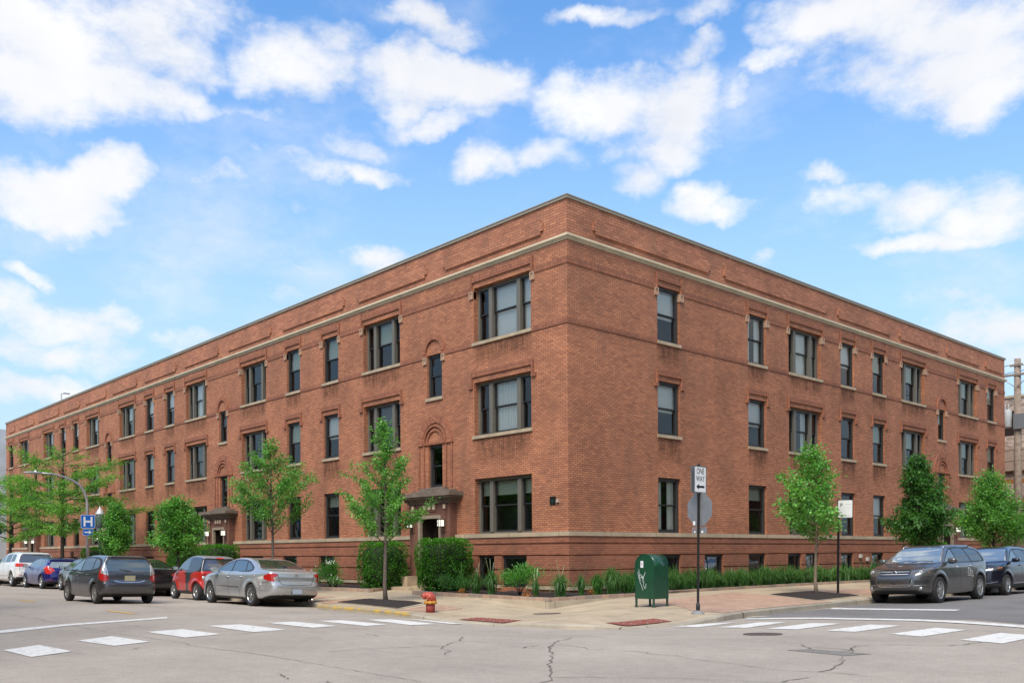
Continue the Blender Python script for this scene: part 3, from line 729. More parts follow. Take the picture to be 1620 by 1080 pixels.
def near_kerb(x, y):
    P = np.array([x, y]); A = _K[:-1, :2]; B = _K[1:, :2]; AB = B-A
    t = np.clip(((P-A)*AB).sum(1)/(AB*AB).sum(1), 0, 1); Q = A+AB*t[:, None]
    d = np.hypot(*(P-Q).T); i = int(np.argmin(d)); tt = t[i]
    cr = AB[i, 0]*(P-Q)[i, 1]-AB[i, 1]*(P-Q)[i, 0]
    return d[i], _K[i, 2]*(1-tt)+_K[i+1, 2]*tt, _K[i, 3]*(1-tt)+_K[i+1, 3]*tt, cr > 0
def z_road(x, y):
    d, zr, zc, ins = near_kerb(x, y)
    if ins: return zr-.02
    return zr*max(0., 1-d/4.8)**1.0
def z_walk(x, y):
    d, zr, zc, ins = near_kerb(x, y)
    if not ins: d = 0
    t = min(1., d/5.2)
    return zc + (.12-zc)*t - .19*math.exp(-((x-2.4)**2+(y+3.2)**2)/4.6)
#SPLIT
ROAD_C = (.40, .345, .285)
def asphalt(name, c, dk=1.0):
    m, nt, b = mat(name)
    tc = nd(nt, 'ShaderNodeTexCoord')
    n1 = nd(nt, 'ShaderNodeTexNoise', {'Vector': tc.outputs['Object'], 'Scale': 55., 'Detail': 4, 'Roughness': .8})
    n2 = nd(nt, 'ShaderNodeTexNoise', {'Vector': tc.outputs['Object'], 'Scale': .35, 'Detail': 7, 'Roughness': .62})
    n3 = nd(nt, 'ShaderNodeTexNoise', {'Vector': tc.outputs['Object'], 'Scale': 4.2, 'Detail': 9, 'Roughness': .8})
    vo = nd(nt, 'ShaderNodeTexVoronoi', {'Vector': tc.outputs['Object'], 'Scale': 85.})
    a = nd(nt, 'ShaderNodeMapRange', {'Value': n1.outputs['Fac'], 'From Min': .25, 'From Max': .75, 'To Min': .70, 'To Max': 1.30})
    c2 = nd(nt, 'ShaderNodeMapRange', {'Value': n2.outputs['Fac'], 'From Min': .3, 'From Max': .7, 'To Min': .84*dk, 'To Max': 1.13})
    c3 = nd(nt, 'ShaderNodeMapRange', {'Value': n3.outputs['Fac'], 'From Min': .3, 'From Max': .72, 'To Min': .86, 'To Max': 1.12})
    c4 = nd(nt, 'ShaderNodeMapRange', {'Value': vo.outputs['Distance'], 'From Min': .0, 'From Max': .6, 'To Min': 1.25, 'To Max': .82})
    q1 = nd(nt, 'ShaderNodeMath', {0: a.outputs[0], 1: c2.outputs[0]}, operation='MULTIPLY'); q2 = nd(nt, 'ShaderNodeMath', {0: q1.outputs[0], 1: c3.outputs[0]}, operation='MULTIPLY')
    q3 = nd(nt, 'ShaderNodeMath', {0: q2.outputs[0], 1: c4.outputs[0]}, operation='MULTIPLY')
    # oil and tyre darkening in long patches
    mp = nd(nt, 'ShaderNodeMapping', {'Vector': tc.outputs['Object'], 'Scale': (.25, .9, 1.)})
    n5 = nd(nt, 'ShaderNodeTexNoise', {'Vector': mp.outputs[0], 'Scale': 1.1, 'Detail': 6, 'Roughness': .7})
    c5 = nd(nt, 'ShaderNodeMapRange', {'Value': n5.outputs['Fac'], 'From Min': .56, 'From Max': .75, 'To Min': 1.0, 'To Max': .80})
    q4 = nd(nt, 'ShaderNodeMath', {0: q3.outputs[0], 1: c5.outputs[0]}, operation='MULTIPLY')
    s = nd(nt, 'ShaderNodeVectorMath', {0: c, 'Scale': q4.outputs[0]}, operation='SCALE')
    nt.links.new(s.outputs[0], b.inputs['Base Color']); b.inputs['Roughness'].default_value = .9
    bp = nd(nt, 'ShaderNodeBump', {'Height': n1.outputs['Fac'], 'Strength': .35, 'Distance': .012}); nt.links.new(bp.outputs[0], b.inputs['Normal'])
    return m
M_ROAD = asphalt('worn asphalt', ROAD_C)
M_ROAD2 = asphalt('newer asphalt', (.21, .195, .182), .85)
M_CRACK = simple('crack filler', (.15, .13, .11), .9)
M_CONC = concrete('tan pavement concrete', (.43, .345, .235))
M_CONC2 = concrete('pale pavement concrete', (.46, .39, .285), 2.4)
M_KERB = concrete('kerb concrete', (.37, .325, .255), 2.6, .012)
M_PAVER = brick_mat('pink brick pavers', (.46, .30, .21), (.36, .235, .165), (.2, .15, .11), bw=.2, bh=.1, ms=.005, stain=.16, streak=.12)
def speckle(name, c, c2, sc, thr=(.6, .66), bump=.6, rough=.9):
    m, nt, b = mat(name)
    tc = nd(nt, 'ShaderNodeTexCoord'); n = nd(nt, 'ShaderNodeTexNoise', {'Vector': tc.outputs['Object'], 'Scale': sc, 'Detail': 3, 'Roughness': .7})
    r = nd(nt, 'ShaderNodeMapRange', {'Value': n.outputs['Fac'], 'From Min': thr[0], 'From Max': thr[1]})
    mx = nd(nt, 'ShaderNodeMixRGB', {0: r.outputs[0], 1: rgb(c), 2: rgb(c2)}); nt.links.new(mx.outputs[0], b.inputs['Base Color'])
    b.inputs['Roughness'].default_value = rough
    bp = nd(nt, 'ShaderNodeBump', {'Height': n.outputs['Fac'], 'Strength': bump, 'Distance': .03}); nt.links.new(bp.outputs[0], b.inputs['Normal'])
    return m
M_MULCH = speckle('dark bark mulch', (.022, .014, .011), (.10, .07, .055), 22.)
M_PAINT = speckle('worn white road paint', (.66, .645, .60), (.38, .35, .31), 6.5, (.54, .68), .1)
M_YEL = speckle('worn yellow road paint', (.62, .36, .06), (.30, .26, .2), 5., (.55, .68), .1)
M_YKERB = speckle('rubbed yellow kerb paint', (.50, .33, .07), (.33, .27, .18), 3., (.42, .56), .1)
M_TACT = None

def sheet(name, quads, zf, off, m, nx=None, kind='structure', uvq=None):
    """sheets laid on a height function: each quad is four (x, y) corners, subdivided"""
    mb = MB()
    for q in quads:
        q = [Vector((a[0], a[1])) for a in q]
        nu = max(1, int(max((q[1]-q[0]).length, (q[2]-q[3]).length)/.45)); nv = max(1, int(max((q[3]-q[0]).length, (q[2]-q[1]).length)/.45))
        nu, nv = min(nu, 90), min(nv, 90)
        rows = []
        for j in range(nv+1):
            r = []
            for i in range(nu+1):
                u, v = i/nu, j/nv
                p = (q[0]*(1-u)+q[1]*u)*(1-v)+(q[3]*(1-u)+q[2]*u)*v
                r.append((p.x, p.y, (zf(p.x, p.y) if callable(zf) else zf)+off))
            rows.append(r)
        mb.grid(rows, 0, True)
    o = mb.build(name, m, None, fix=False)
    me = o.data
    if me.polygons[0].normal.z < 0: me.flip_normals()
    if kind: tag(o, kind=kind)
    return o
mb = MB(); mb.quad((-1500, -1500, -.42), (1500, -1500, -.42), (1500, 1500, -.42), (-1500, 1500, -.42)); tag(mb.build('ground', simple('far ground', (.14, .15, .10), .95, noise=.3, nscale=.05), fix=False), kind='structure')
def lines(a, f0, f1, b, fine, coarse):
    r = list(np.arange(f0, f1+1e-6, fine)); L = [f0]
    s = fine
    while L[-1] > a: s = min(s*1.5, coarse); L.append(L[-1]-s)
    Rr = [f1]; s = fine
    while Rr[-1] < b: s = min(s*1.5, coarse); Rr.append(Rr[-1]+s)
    return sorted(L[1:])+r+Rr[1:]
gx = lines(-260, -34, 22, 260, .6, 24); gy = lines(-260, -20, 14, 260, .6, 24)
mb = MB(); mb.grid([[(x, y, z_road(x, y)) for x in gx] for y in gy], 0, True); tag(mb.build('road', M_ROAD, fix=False), kind='structure')
# kerb, then the pavement from the kerb's back edge to the building
def resample(K, step):
    out = []
    for a, b in zip(K[:-1], K[1:]):
        L = math.hypot(b[0]-a[0], b[1]-a[1]); n = max(1, min(60, int(L/step)))
        for i in range(n): out.append(tuple(a[k]+(b[k]-a[k])*i/n for k in range(4)))
    out.append(tuple(K[-1])); return out
KR = resample(KERB, .5)
def koff(d):
    out = []
    for i, p in enumerate(KR):
        a, b = KR[max(0, i-1)], KR[min(len(KR)-1, i+1)]
        t = Vector((b[0]-a[0], b[1]-a[1])).normalized(); out.append((p[0]-t.y*d, p[1]+t.x*d, p[2], p[3]))
    return out
k0, k1, k2, k3 = KR, koff(.012), koff(.035), koff(.17)
mb = MB(); mb.grid([[(p[0], p[1], p[2]-.08) for p in k0], [(p[0], p[1], p[3]-.03) for p in k1], [(p[0], p[1], p[3]) for p in k2], [(p[0], p[1], p[3]+.001) for p in k3]], 0, False)
tag(mb.build('kerb', M_KERB, fix=False), kind='structure')
sel = [i for i, p in enumerate(KR) if -3.6 < p[0] < 1.95 and p[1] < -6]
mb = MB(); mb.grid([[(a[i][0]+(0 if zz else 0), a[i][1]-.004, KR[i][3]+zz) for i in sel] for a, zz in ((k1, -.075), (k1, -.028), (k2, .004), (k3, .005))], 0, False)
tag(mb.build('kerb_paint', M_YKERB, fix=False), kind='structure')
def foot(p):
    x, y = p[0], p[1]
    if x <= -.2: return (x, .2)
    if y >= .2: return (-.2, y)
    return (-.2, .2)
rows = []
for p in k3:
    f = foot(p); rows.append([(p[0]+(f[0]-p[0])*t, p[1]+(f[1]-p[1])*t, (z_walk(p[0]+(f[0]-p[0])*t, p[1]+(f[1]-p[1])*t) if t > 0 else p[3])) for t in [i/14 for i in range(15)]])
mb = MB(); mb.grid(rows, 0, True)
o = mb.build('pavement', M_CONC, fix=False); tag(o, kind='structure')
if o.data.polygons[0].normal.z < 0: o.data.flip_normals()
# brick parkway strips
sheet('brick_paving', [[(3.95,-.9),(5.5,-1.6),(7.15,-.9),(6.95,3.3)][:4], [(5.5,-1.6),(6.5,-2.62),(7.45,-2.6),(7.15,-.9)], [(2.6,4.9),(3.95,-.9),(6.95,3.3),(3.98,4.85)],
      [(3.95,7.6),(6.0,6.9),(6.55,9.5),(3.95,9.5)], [(3.95,9.5),(6.55,9.5),(6.55,60),(3.95,60)]], z_walk, .006, M_PAVER)
sheet('brick_paving', [[(-.45,-4.85),(1.05,-5.12),(1.5,-5.9),(.35,-6.5)], [(.35,-6.5),(1.5,-5.9),(1.55,-6.75),(.25,-6.78)], [(-5.0,-4.9),(-3.9,-4.95),(-3.35,-6.5),(-5.0,-6.0)], [(-60,-4.6),(-6.1,-4.6),(-6.1,-5.95),(-60,-5.95)]], z_walk, .006, M_PAVER)
sheet('pale_concrete', [[(-6.0,-4.3),(-5.05,-4.3),(-5.05,-6.0),(-6.0,-5.97)],], z_walk, .005, M_CONC2)
PITL = [(-3.75,-6.0),(-4.05,-4.95),(-.95,-4.88),(.0,-6.45)]; PITR = [(3.98,4.9),(3.98,7.4),(5.96,6.87),(6.37,3.53)]
def grow(q, d):
    c = Vector((sum(a[0] for a in q)/4, sum(a[1] for a in q)/4)); out = []
    for a in q:
        v = Vector(a)-c; out.append(tuple(c+v*(1+d/v.length)))
    return out
for q in (PITL, PITR, [(-11.4,-6.0),(-11.4,-4.9),(-8.4,-4.9),(-8.4,-6.0)]):
    sheet('tree_pit_border', [grow(q, .16)], z_walk, .010, M_CONC2)
    mb = MB(); n = 16; rr = random.Random(3)
    V = [Vector(a) for a in q]; rows = []
    for j in range(n+1):
        r = []
        for i in range(n+1):
            u, v = i/n, j/n; p = (V[0]*(1-u)+V[1]*u)*(1-v)+(V[3]*(1-u)+V[2]*u)*v
            e = min(u, 1-u, v, 1-v); r.append((p.x, p.y, z_walk(p.x, p.y)+.018+.05*min(1, e*5)+(rr.uniform(0, .02) if e > 0 else 0)))
        rows.append(r)
    mb.grid(rows, 0, True); o = mb.build('mulch', M_MULCH, fix=False); tag(o, kind='structure')
    if o.data.polygons[0].normal.z < 0: o.data.flip_normals()
# road markings
WB = [[(4.28,-16.75),(3.8,-16.12),(5.21,-16.05),(5.62,-16.71)],[(3.48,-15.45),(3.01,-14.73),(4.57,-14.66),(4.85,-15.32)],[(2.58,-13.97),(2.47,-13.24),(4.1,-13.2),(4.26,-13.93)],[(2.05,-12.55),(2.05,-11.85),(3.95,-11.85),(4.1,-12.6)],
      [(1.85,-11.15),(1.7,-10.42),(3.5,-10.43),(3.72,-11.15)],[(1.72,-9.85),(1.65,-9.2),(3.6,-9.3),(3.8,-9.95)],[(1.74,-8.62),(1.85,-7.98),(4.0,-8.3),(4.0,-8.98)],[(2.05,-7.62),(2.3,-7.47),(4.3,-7.72),(4.1,-8.0)],
      [(7.98,-5.2),(8.0,-4.1),(8.33,-3.45),(8.55,-5.15)],[(8.95,-5.05),(8.75,-3.2),(9.25,-2.95),(9.5,-4.85)],[(9.96,-4.9),(9.85,-3.0),(10.45,-2.9),(10.57,-4.8)],[(11.16,-4.85),(11.1,-2.95),(11.72,-3.0),(11.77,-4.9)],
      [(12.49,-5.1),(12.5,-3.28),(13.11,-3.42),(13.1,-5.24)],[(13.77,-5.4),(13.75,-3.65),(14.4,-3.8),(14.45,-5.55)],[(15.1,-5.8),(15.05,-4.1),(15.7,-4.3),(15.75,-6.0)]]
sheet('crosswalk_bars', WB, z_road, .008, M_PAINT)
sheet('stop_line', [[(-1.2,-12.05),(-.72,-12.25),(-.13,-14.49),(-.6,-14.47)], [(-.6,-14.47),(-.13,-14.49),(.94,-16.1),(.3,-16.1)], [(.3,-16.1),(.94,-16.1),(1.9,-17.9),(1.3,-17.9)]], z_road, .008, M_PAINT)
sheet('stop_line', [[(7.35,2.62),(10.6,2.74),(10.7,2.2),(7.55,2.02)], [(7.8,-2.2),(9.15,-1.4),(9.3,-1.85),(7.95,-2.6)], [(9.15,-1.4),(11.3,-1.2),(11.4,-1.68),(9.3,-1.85)], [(11.3,-1.2),(13.5,-1.75),(13.6,-2.3),(11.4,-1.68)], [(13.5,-1.75),(16.2,-3.1),(16.3,-3.7),(13.6,-2.3)]], z_road, .0125, M_PAINT)
sheet('centre_line', [[(-12.96-8.2*k,-12.24),(-11.1-8.2*k,-12.24),(-11.1-8.2*k,-12.12),(-12.96-8.2*k,-12.12)] for k in range(-1, 9)], z_road, .008, M_YEL)
sheet('newer_asphalt', [[(7.0,-2.3),(8.6,-1.3),(8.6,6),(7.0,6)], [(8.6,-1.3),(12.4,-.9),(12.4,6),(8.6,6)], [(12.4,-.9),(18.5,-3.4),(18.5,6),(12.4,6)], [(6.95,6),(18.5,6),(18.5,30),(6.95,30)], [(6.95,30),(18.5,30),(18.5,240),(6.95,240)]], z_road, .004, M_ROAD2)
def ribbon(mb, pts, w, zf, off, seed, jit=.03, seg=.14):
    r = random.Random(seed); P = []
    for a, b in zip(pts[:-1], pts[1:]):
        L = math.hypot(b[0]-a[0], b[1]-a[1]); n = max(1, int(L/seg))
        for i in range(n): P.append((a[0]+(b[0]-a[0])*i/n+r.uniform(-jit, jit), a[1]+(b[1]-a[1])*i/n+r.uniform(-jit, jit)))
    P.append(pts[-1]); L, R = [], []
    for i, p in enumerate(P):
        a, b = P[max(0, i-1)], P[min(len(P)-1, i+1)]; t = Vector((b[0]-a[0], b[1]-a[1])).normalized()
        ww = w*r.uniform(.35, 1.2); z = zf(*p)+off
        L.append((p[0]-t.y*ww, p[1]+t.x*ww, z)); R.append((p[0]+t.y*ww, p[1]-t.x*ww, z))
    mb.grid([L, R], 0, False)
mb = MB()
C1 = [(8.7,-9.0),(9.14,-9.84),(9.88,-10.67),(10.51,-11.28),(11.19,-12.01),(11.8,-12.6),(12.28,-13.05),(12.47,-13.33),(12.52,-13.6),(13.5,-15.2)]
ribbon(mb, C1, .013, z_road, .006, 1, .04)
for k, c in enumerate([[(9.55,-10.27),(9.98,-10.25),(10.45,-10.47),(11.19,-10.3),(12.05,-10.32)], [(7.12,-10.13),(8.0,-10.9),(8.55,-11.62),(8.64,-11.79),(8.99,-12.05),(9.24,-12.13),(9.53,-12.42)], [(8.55,-11.62),(8.35,-12.07),(8.15,-12.78),(7.98,-13.36)],
      [(12.28,-13.05),(12.58,-12.67),(13.37,-12.08),(14.6,-11.4)], [(13.2,-8.46),(13.3,-8.1),(13.14,-7.73),(13.06,-7.26),(13.19,-6.97),(13.95,-6.4),(14.08,-6.1),(14.12,-5.48)], [(12.3,-7.69),(12.78,-8.29),(13.2,-8.46)], [(13.14,-7.73),(13.45,-8.22),(13.64,-8.41)],
      [(13.56,-8.84),(13.74,-9.24)], [(13.81,-9.16),(14.03,-9.82),(14.11,-10.25),(14.14,-10.5)]]): ribbon(mb, c, .009 if k not in (4, 8) else .013, z_road, .006, 10+k, .05)
for k, c in enumerate([[(12.13,-10.42),(13.02,-10.52),(13.71,-10.66),(14.14,-10.5),(14.56,-10.4)], [(-40,-14.4),(-5.85,-14.4),(-3.32,-14.31),(-1.41,-14.44),(2.16,-14.48),(5.18,-14.32),(5.64,-14.43),(7.77,-14.25),(9.81,-14.29),(11.49,-14.31)], [(-40,-10.4),(-5.12,-10.5),(-2.62,-10.2),(-.72,-10.2),(1.6,-10.25)]]): ribbon(mb, c, .006, z_road, .006, 40+k, .02)
for k in range(26):
    r = random.Random(100+k); x, y = r.uniform(2, 17), r.uniform(-17, -7); a = r.uniform(0, 6.3); ribbon(mb, [(x, y), (x+math.cos(a)*r.uniform(.2, .7), y+math.sin(a)*r.uniform(.2, .7))], .010, z_road, .007, k, .03, .08)
tag(mb.build('road_crack', M_CRACK, fix=False), kind='structure')
sheet('road_patch', [[(12.6,-8.6),(12.78,-8.25),(13.7,-8.25),(13.55,-8.7)]], z_road, .005, simple('dark tar patch', (.20, .18, .16), .9, noise=.35, nscale=14.))
def disc(name, x, y, r, zf, m):
    mb = MB(); mb.lathe([(.001, .014), (r*.86, .014), (r*.88, .009), (r*.93, .009), (r, .012), (r+.004, .0)], (x, y, 0), 28)
    o = mb.build(name, m, fix=True)
    for v in o.data.vertices: v.co.z += zf(v.co.x, v.co.y)
    return tag(o, kind='structure')
M_IRON = simple('rusty cast iron', (.085, .065, .055), .7, noise=.4, nscale=18., bump=.6)
disc('manhole_cover', 10.72, -6.22, .34, z_road, M_IRON); disc('manhole_cover', 3.85, -4.78, .34, z_walk, M_IRON)
# tactile warning mats with raised domes
def mat_tactile(q):
    root = sheet('tactile_paving', [q], z_walk, .012, simple('brick red tactile paving', (.24, .07, .045), .8, noise=.15), kind=None)
    tag(root, kind='structure')
    mb = MB(); V = [Vector(a) for a in q]; nu = int((V[1]-V[0]).length/.085); nv = int((V[3]-V[0]).length/.085)
    for j in range(1, nv):
        for i in range(1, nu):
            u, v = i/nu, j/nv; p = (V[0]*(1-u)+V[1]*u)*(1-v)+(V[3]*(1-u)+V[2]*u)*v; z = z_walk(p.x, p.y)+.012
            n = len(mb.v); K = 6
            mb.v += [(p.x+.02*math.cos(k*PI/3), p.y+.02*math.sin(k*PI/3), z) for k in range(K)]+[(p.x+.011*math.cos(k*PI/3), p.y+.011*math.sin(k*PI/3), z+.008) for k in range(K)]
            for k in range(K): mb.f.append((n+k, n+(k+1) % K, n+K+(k+1) % K, n+K+k)); mb.m.append(0); mb.sm.append(True)
            mb.f.append(tuple(n+K+k for k in range(K))); mb.m.append(0); mb.sm.append(True)
    mb.build('dome', root.data.materials[0], root, fix=False)['kind'] = 'stuff'
    sc = MB(); r = random.Random(5)
    for u, v in ((.12,.2),(.12,.5),(.12,.8),(.5,.15),(.5,.5),(.5,.85),(.85,.2),(.85,.5),(.85,.8),(.3,.8),(.7,.2)):
        p = (V[0]*(1-u)+V[1]*u)*(1-v)+(V[3]*(1-u)+V[2]*u)*v; z = z_walk(p.x, p.y); sc.box(p.x-.012, p.x+.012, p.y-.012, p.y+.012, z+.012, z+.026)
    sc.build('fixing_bolt', simple('pale bolt', (.4, .41, .43), .5), root)['kind'] = 'stuff'
mat_tactile([(3.42,-7.2),(4.95,-7.2),(4.95,-6.62),(3.42,-6.62)])
mat_tactile([(6.86,-6.05),(7.45,-6.0),(7.45,-4.55),(6.86,-4.45)])
# planting beds with a low edging of stone blocks
M_EDGE = brick_mat('mixed edging blocks', (.40, .27, .19), (.27, .225, .19), (.12, .10, .08), bw=.34, bh=.4, ms=.006, stain=.2, streak=.1)
def edging(pts, label, soil, zt=.205):
    mb = MB()
    for i in range(len(pts)-1):
        a, b = Vector(pts[i]), Vector(pts[i+1]); t = (b-a).normalized(); n = Vector((-t.y, t.x)); L = (b-a).length
        k = max(1, int(L/.34)); w = .15
        for j in range(k):
            p, q = a+t*(L*j/k+.004), a+t*(L*(j+1)/k-.004)
            dz = random.Random(int(L*100)+j).uniform(-.006, .006)
            zb0, zb1 = z_walk(p.x, p.y)-.03, z_walk(q.x, q.y)-.03
            P = [p, q, q+n*w, p+n*w]; zs = [zb0, zb1, zb1, zb0]; m0 = len(mb.v)
            mb.v += [(c.x, c.y, zz) for c, zz in zip(P, zs)]+[(c.x, c.y, zt+dz) for c in P]
            for f in ((0,1,5,4),(1,2,6,5),(2,3,7,6),(3,0,4,7),(4,5,6,7)): mb.f.append(tuple(m0+x for x in f)); mb.m.append(0); mb.sm.append(False)
    o = mb.build('garden_edging', M_EDGE); tag(o, label, 'edging', 'low edgings of the planting beds')
    s = MB(); nn = 0
    for q in soil:
        V = [Vector(a) for a in q]; rows = []; r = random.Random(7)
        nu = max(2, min(160, int((V[1]-V[0]).length/.2))); nv = max(2, int((V[3]-V[0]).length/.25))
        for j in range(nv+1): rows.append([tuple(((V[0]*(1-i/nu)+V[1]*i/nu)*(1-j/nv)+(V[3]*(1-i/nu)+V[2]*i/nu)*j/nv))+(.175+r.uniform(-.015, .03),) for i in range(nu+1)])
        s.grid(rows, 0, True)
    so_ = s.build('mulch_bed', M_MULCH, fix=False); tag(so_, kind='structure')
    for p in so_.data.polygons: pass
edging([(-5.05,-.5),(-4.6,-2.62),(-1.0,-2.8),(2.1,-2.97),(2.1,.6),(1.75,3.0),(1.5,7.4),(1.5,25.9),(.4,25.9)], 'low edging of tan and grey blocks round the corner bed, past the green mailbox',
       [[(-4.95,-.45),(-4.5,-2.5),(0.,-2.75),(0.,-.04)], [(0.,-2.75),(2.0,-2.85),(2.0,.6),(.04,.6)], [(0.,-.04),(0.,-2.75),(.04,.6),(.02,.5)], [(.04,.6),(2.0,.6),(1.4,7.4),(.04,7.4)], [(.04,7.4),(1.4,7.4),(1.4,25.8),(.04,25.8)]])
edging([(-22.2,-.5),(-22.2,-2.6),(-10.,-2.6),(-7.25,-2.5),(-8.15,-.6)], 'low block edging of the bed behind the silver sedan and the young street tree', [[(-22.1,-.04),(-22.1,-2.5),(-7.4,-2.4),(-8.1,-.04)]])
edging([(-38.6,-.5),(-38.6,-2.6),(-25.8,-2.6),(-25.8,-.5)], 'low block edging of the bed behind the grey hatchback and the blue car', [[(-38.5,-.04),(-38.5,-2.5),(-25.9,-2.5),(-25.9,-.04)]])
edging([(-64.,-.5),(-64.,-2.6),(-42.2,-2.6),(-42.2,-.5)], 'low block edging of the farthest bed, down the street behind the white utility vehicle', [[(-63.9,-.04),(-63.9,-2.5),(-42.3,-2.5),(-42.3,-.04)]])
edging([(.4,29.4),(1.5,29.4),(1.5,36.)], 'low block edging of the short bed beyond the right hand doorway', [[(.04,29.5),(1.4,29.5),(1.4,36),(.04,36)]])
# concrete footing that shows under the edging where the pavement dips at the corner
mb = MB(); e = .05
for (a, b) in (((-1.6,-2.86),(2.16,-3.05)), ((2.16,-3.05),(2.14,1.2))):
    a, b = Vector(a), Vector(b); t = (b-a).normalized(); n = Vector((-t.y, t.x)); w = .2
    P = [a, b, b+n*w, a+n*w]; m0 = len(mb.v); mb.v += [(c.x, c.y, -.2) for c in P]+[(c.x, c.y, .108) for c in P]
    for f in ((0,1,5,4),(1,2,6,5),(2,3,7,6),(3,0,4,7),(4,5,6,7)): mb.f.append(tuple(m0+x for x in f)); mb.m.append(0); mb.sm.append(False)
tag(mb.build('corner_footing', M_CONC2), kind='structure')
# steps before the doors
for (fi, c) in ((0, 6.68), (0, 24.05), (0, 40.45), (0, 56.5), (1, 27.61)):
    mb = MB()
    if fi == 0: mb.box(-c-1.45, -c+1.45, -1.25, -.30, -.1, .235)
    else: mb.box(.30, 1.25, c-1.45, c+1.45, -.1, .235)
    o = mb.build('door_step', M_STONE, bld)
    for sg in (-1, 1):
        mb = MB()
        if fi == 0: mb.box(-c+sg*.94-.23, -c+sg*.94+.23, -.78, -.31, .236, .60)
        else: mb.box(.31, .78, c+sg*.94-.23, c+sg*.94+.23, .236, .60)
        mb.build('plinth_block', M_STONE, bld)

# ------------------------------------------------------------------ cars: each body is one smooth skin cut from three silhouettes
def catmull(pts, n=6, closed=True):
    P = [np.array(p[:2], float) for p in pts]; hard = [len(p) > 2 for p in pts]; out = []; N = len(P)
    for i in range(N if closed else N-1):
        p0, p1, p2, p3 = P[(i-1) % N], P[i], P[(i+1) % N], P[(i+2) % N]
        if hard[i]: p0 = p1-(p2-p1)
        if hard[(i+1) % N]: p3 = p2+(p2-p1)
        for k in range(n):
            t = k/n
            out.append(.5*((2*p1)+(-p0+p2)*t+(2*p0-5*p1+4*p2-p3)*t*t+(-p0+3*p1-3*p2+p3)*t**3))
    return np.array(out)
def sd_poly(poly, X, Y):
    """signed distance to a closed polygon, negative inside"""
    A = np.asarray(poly, float); B = np.roll(A, -1, 0); D = np.full(X.shape, 1e9); ins = np.zeros(X.shape, bool)
    for (ax, ay), (bx, by) in zip(A, B):
        ex, ey = bx-ax, by-ay; L = ex*ex+ey*ey+1e-12
        t = np.clip(((X-ax)*ex+(Y-ay)*ey)/L, 0, 1); D = np.minimum(D, (X-ax-t*ex)**2+(Y-ay-t*ey)**2)
        c = ((ay > Y) != (by > Y)); ins ^= c & (X < (bx-ax)*(Y-ay)/(by-ay+1e-12)+ax)
    D = np.sqrt(D); return np.where(ins, -D, D)
def smax(a, b, k):
    h = np.clip(.5+.5*(a-b)/k, 0, 1); return b*(1-h)+a*h+k*h*(1-h)
def surface_net(F, o, h):
    nx, ny, nz = F.shape; S = F < 0
    idx = -np.ones((nx-1, ny-1, nz-1), np.int64)
    c = [S[i:nx-1+i, j:ny-1+j, k:nz-1+k] for i in (0, 1) for j in (0, 1) for k in (0, 1)]
    cnt = sum(q.astype(np.int8) for q in c); act = (cnt > 0) & (cnt < 8)
    I = np.argwhere(act); idx[act] = np.arange(len(I))
    acc = np.zeros((len(I), 3)); num = np.zeros(len(I))
    cor = [(i, j, k) for i in (0, 1) for j in (0, 1) for k in (0, 1)]
    for a in range(8):
        for b in range(a+1, 8):
            d = [cor[b][q]-cor[a][q] for q in range(3)]
            if sum(abs(q) for q in d) != 1: continue
            fa = F[I[:, 0]+cor[a][0], I[:, 1]+cor[a][1], I[:, 2]+cor[a][2]]; fb = F[I[:, 0]+cor[b][0], I[:, 1]+cor[b][1], I[:, 2]+cor[b][2]]
            m = (fa < 0) != (fb < 0); t = np.where(m, fa/(fa-fb+1e-12), 0)
            p = np.array(cor[a])[None]+t[:, None]*np.array(d)[None]
            acc += p*m[:, None]; num += m
    V = (I+acc/num[:, None])*h+np.array(o)
    Q = []
    for ax in range(3):
        sl = [slice(None)]*3
        a = [slice(1, n-1) for n in (nx, ny, nz)]; a[ax] = slice(0, (nx, ny, nz)[ax]-1); b = list(a); b[ax] = slice(1, (nx, ny, nz)[ax])
        s0, s1 = S[tuple(a)], S[tuple(b)]; E = np.argwhere(s0 != s1); flip = s0[tuple(E.T)]
        off = [1, 1, 1]; off[ax] = 0; E = E+np.array(off)
        u, v = [(1, 2), (2, 0), (0, 1)][ax]
        def at(du, dv):
            e = E.copy(); e[:, u] -= du; e[:, v] -= dv; return idx[e[:, 0], e[:, 1], e[:, 2]]
        q = np.stack([at(1, 1), at(0, 1), at(0, 0), at(1, 0)], 1)
        q[~flip] = q[~flip][:, ::-1]; Q.append(q)
    return V, np.concatenate(Q)

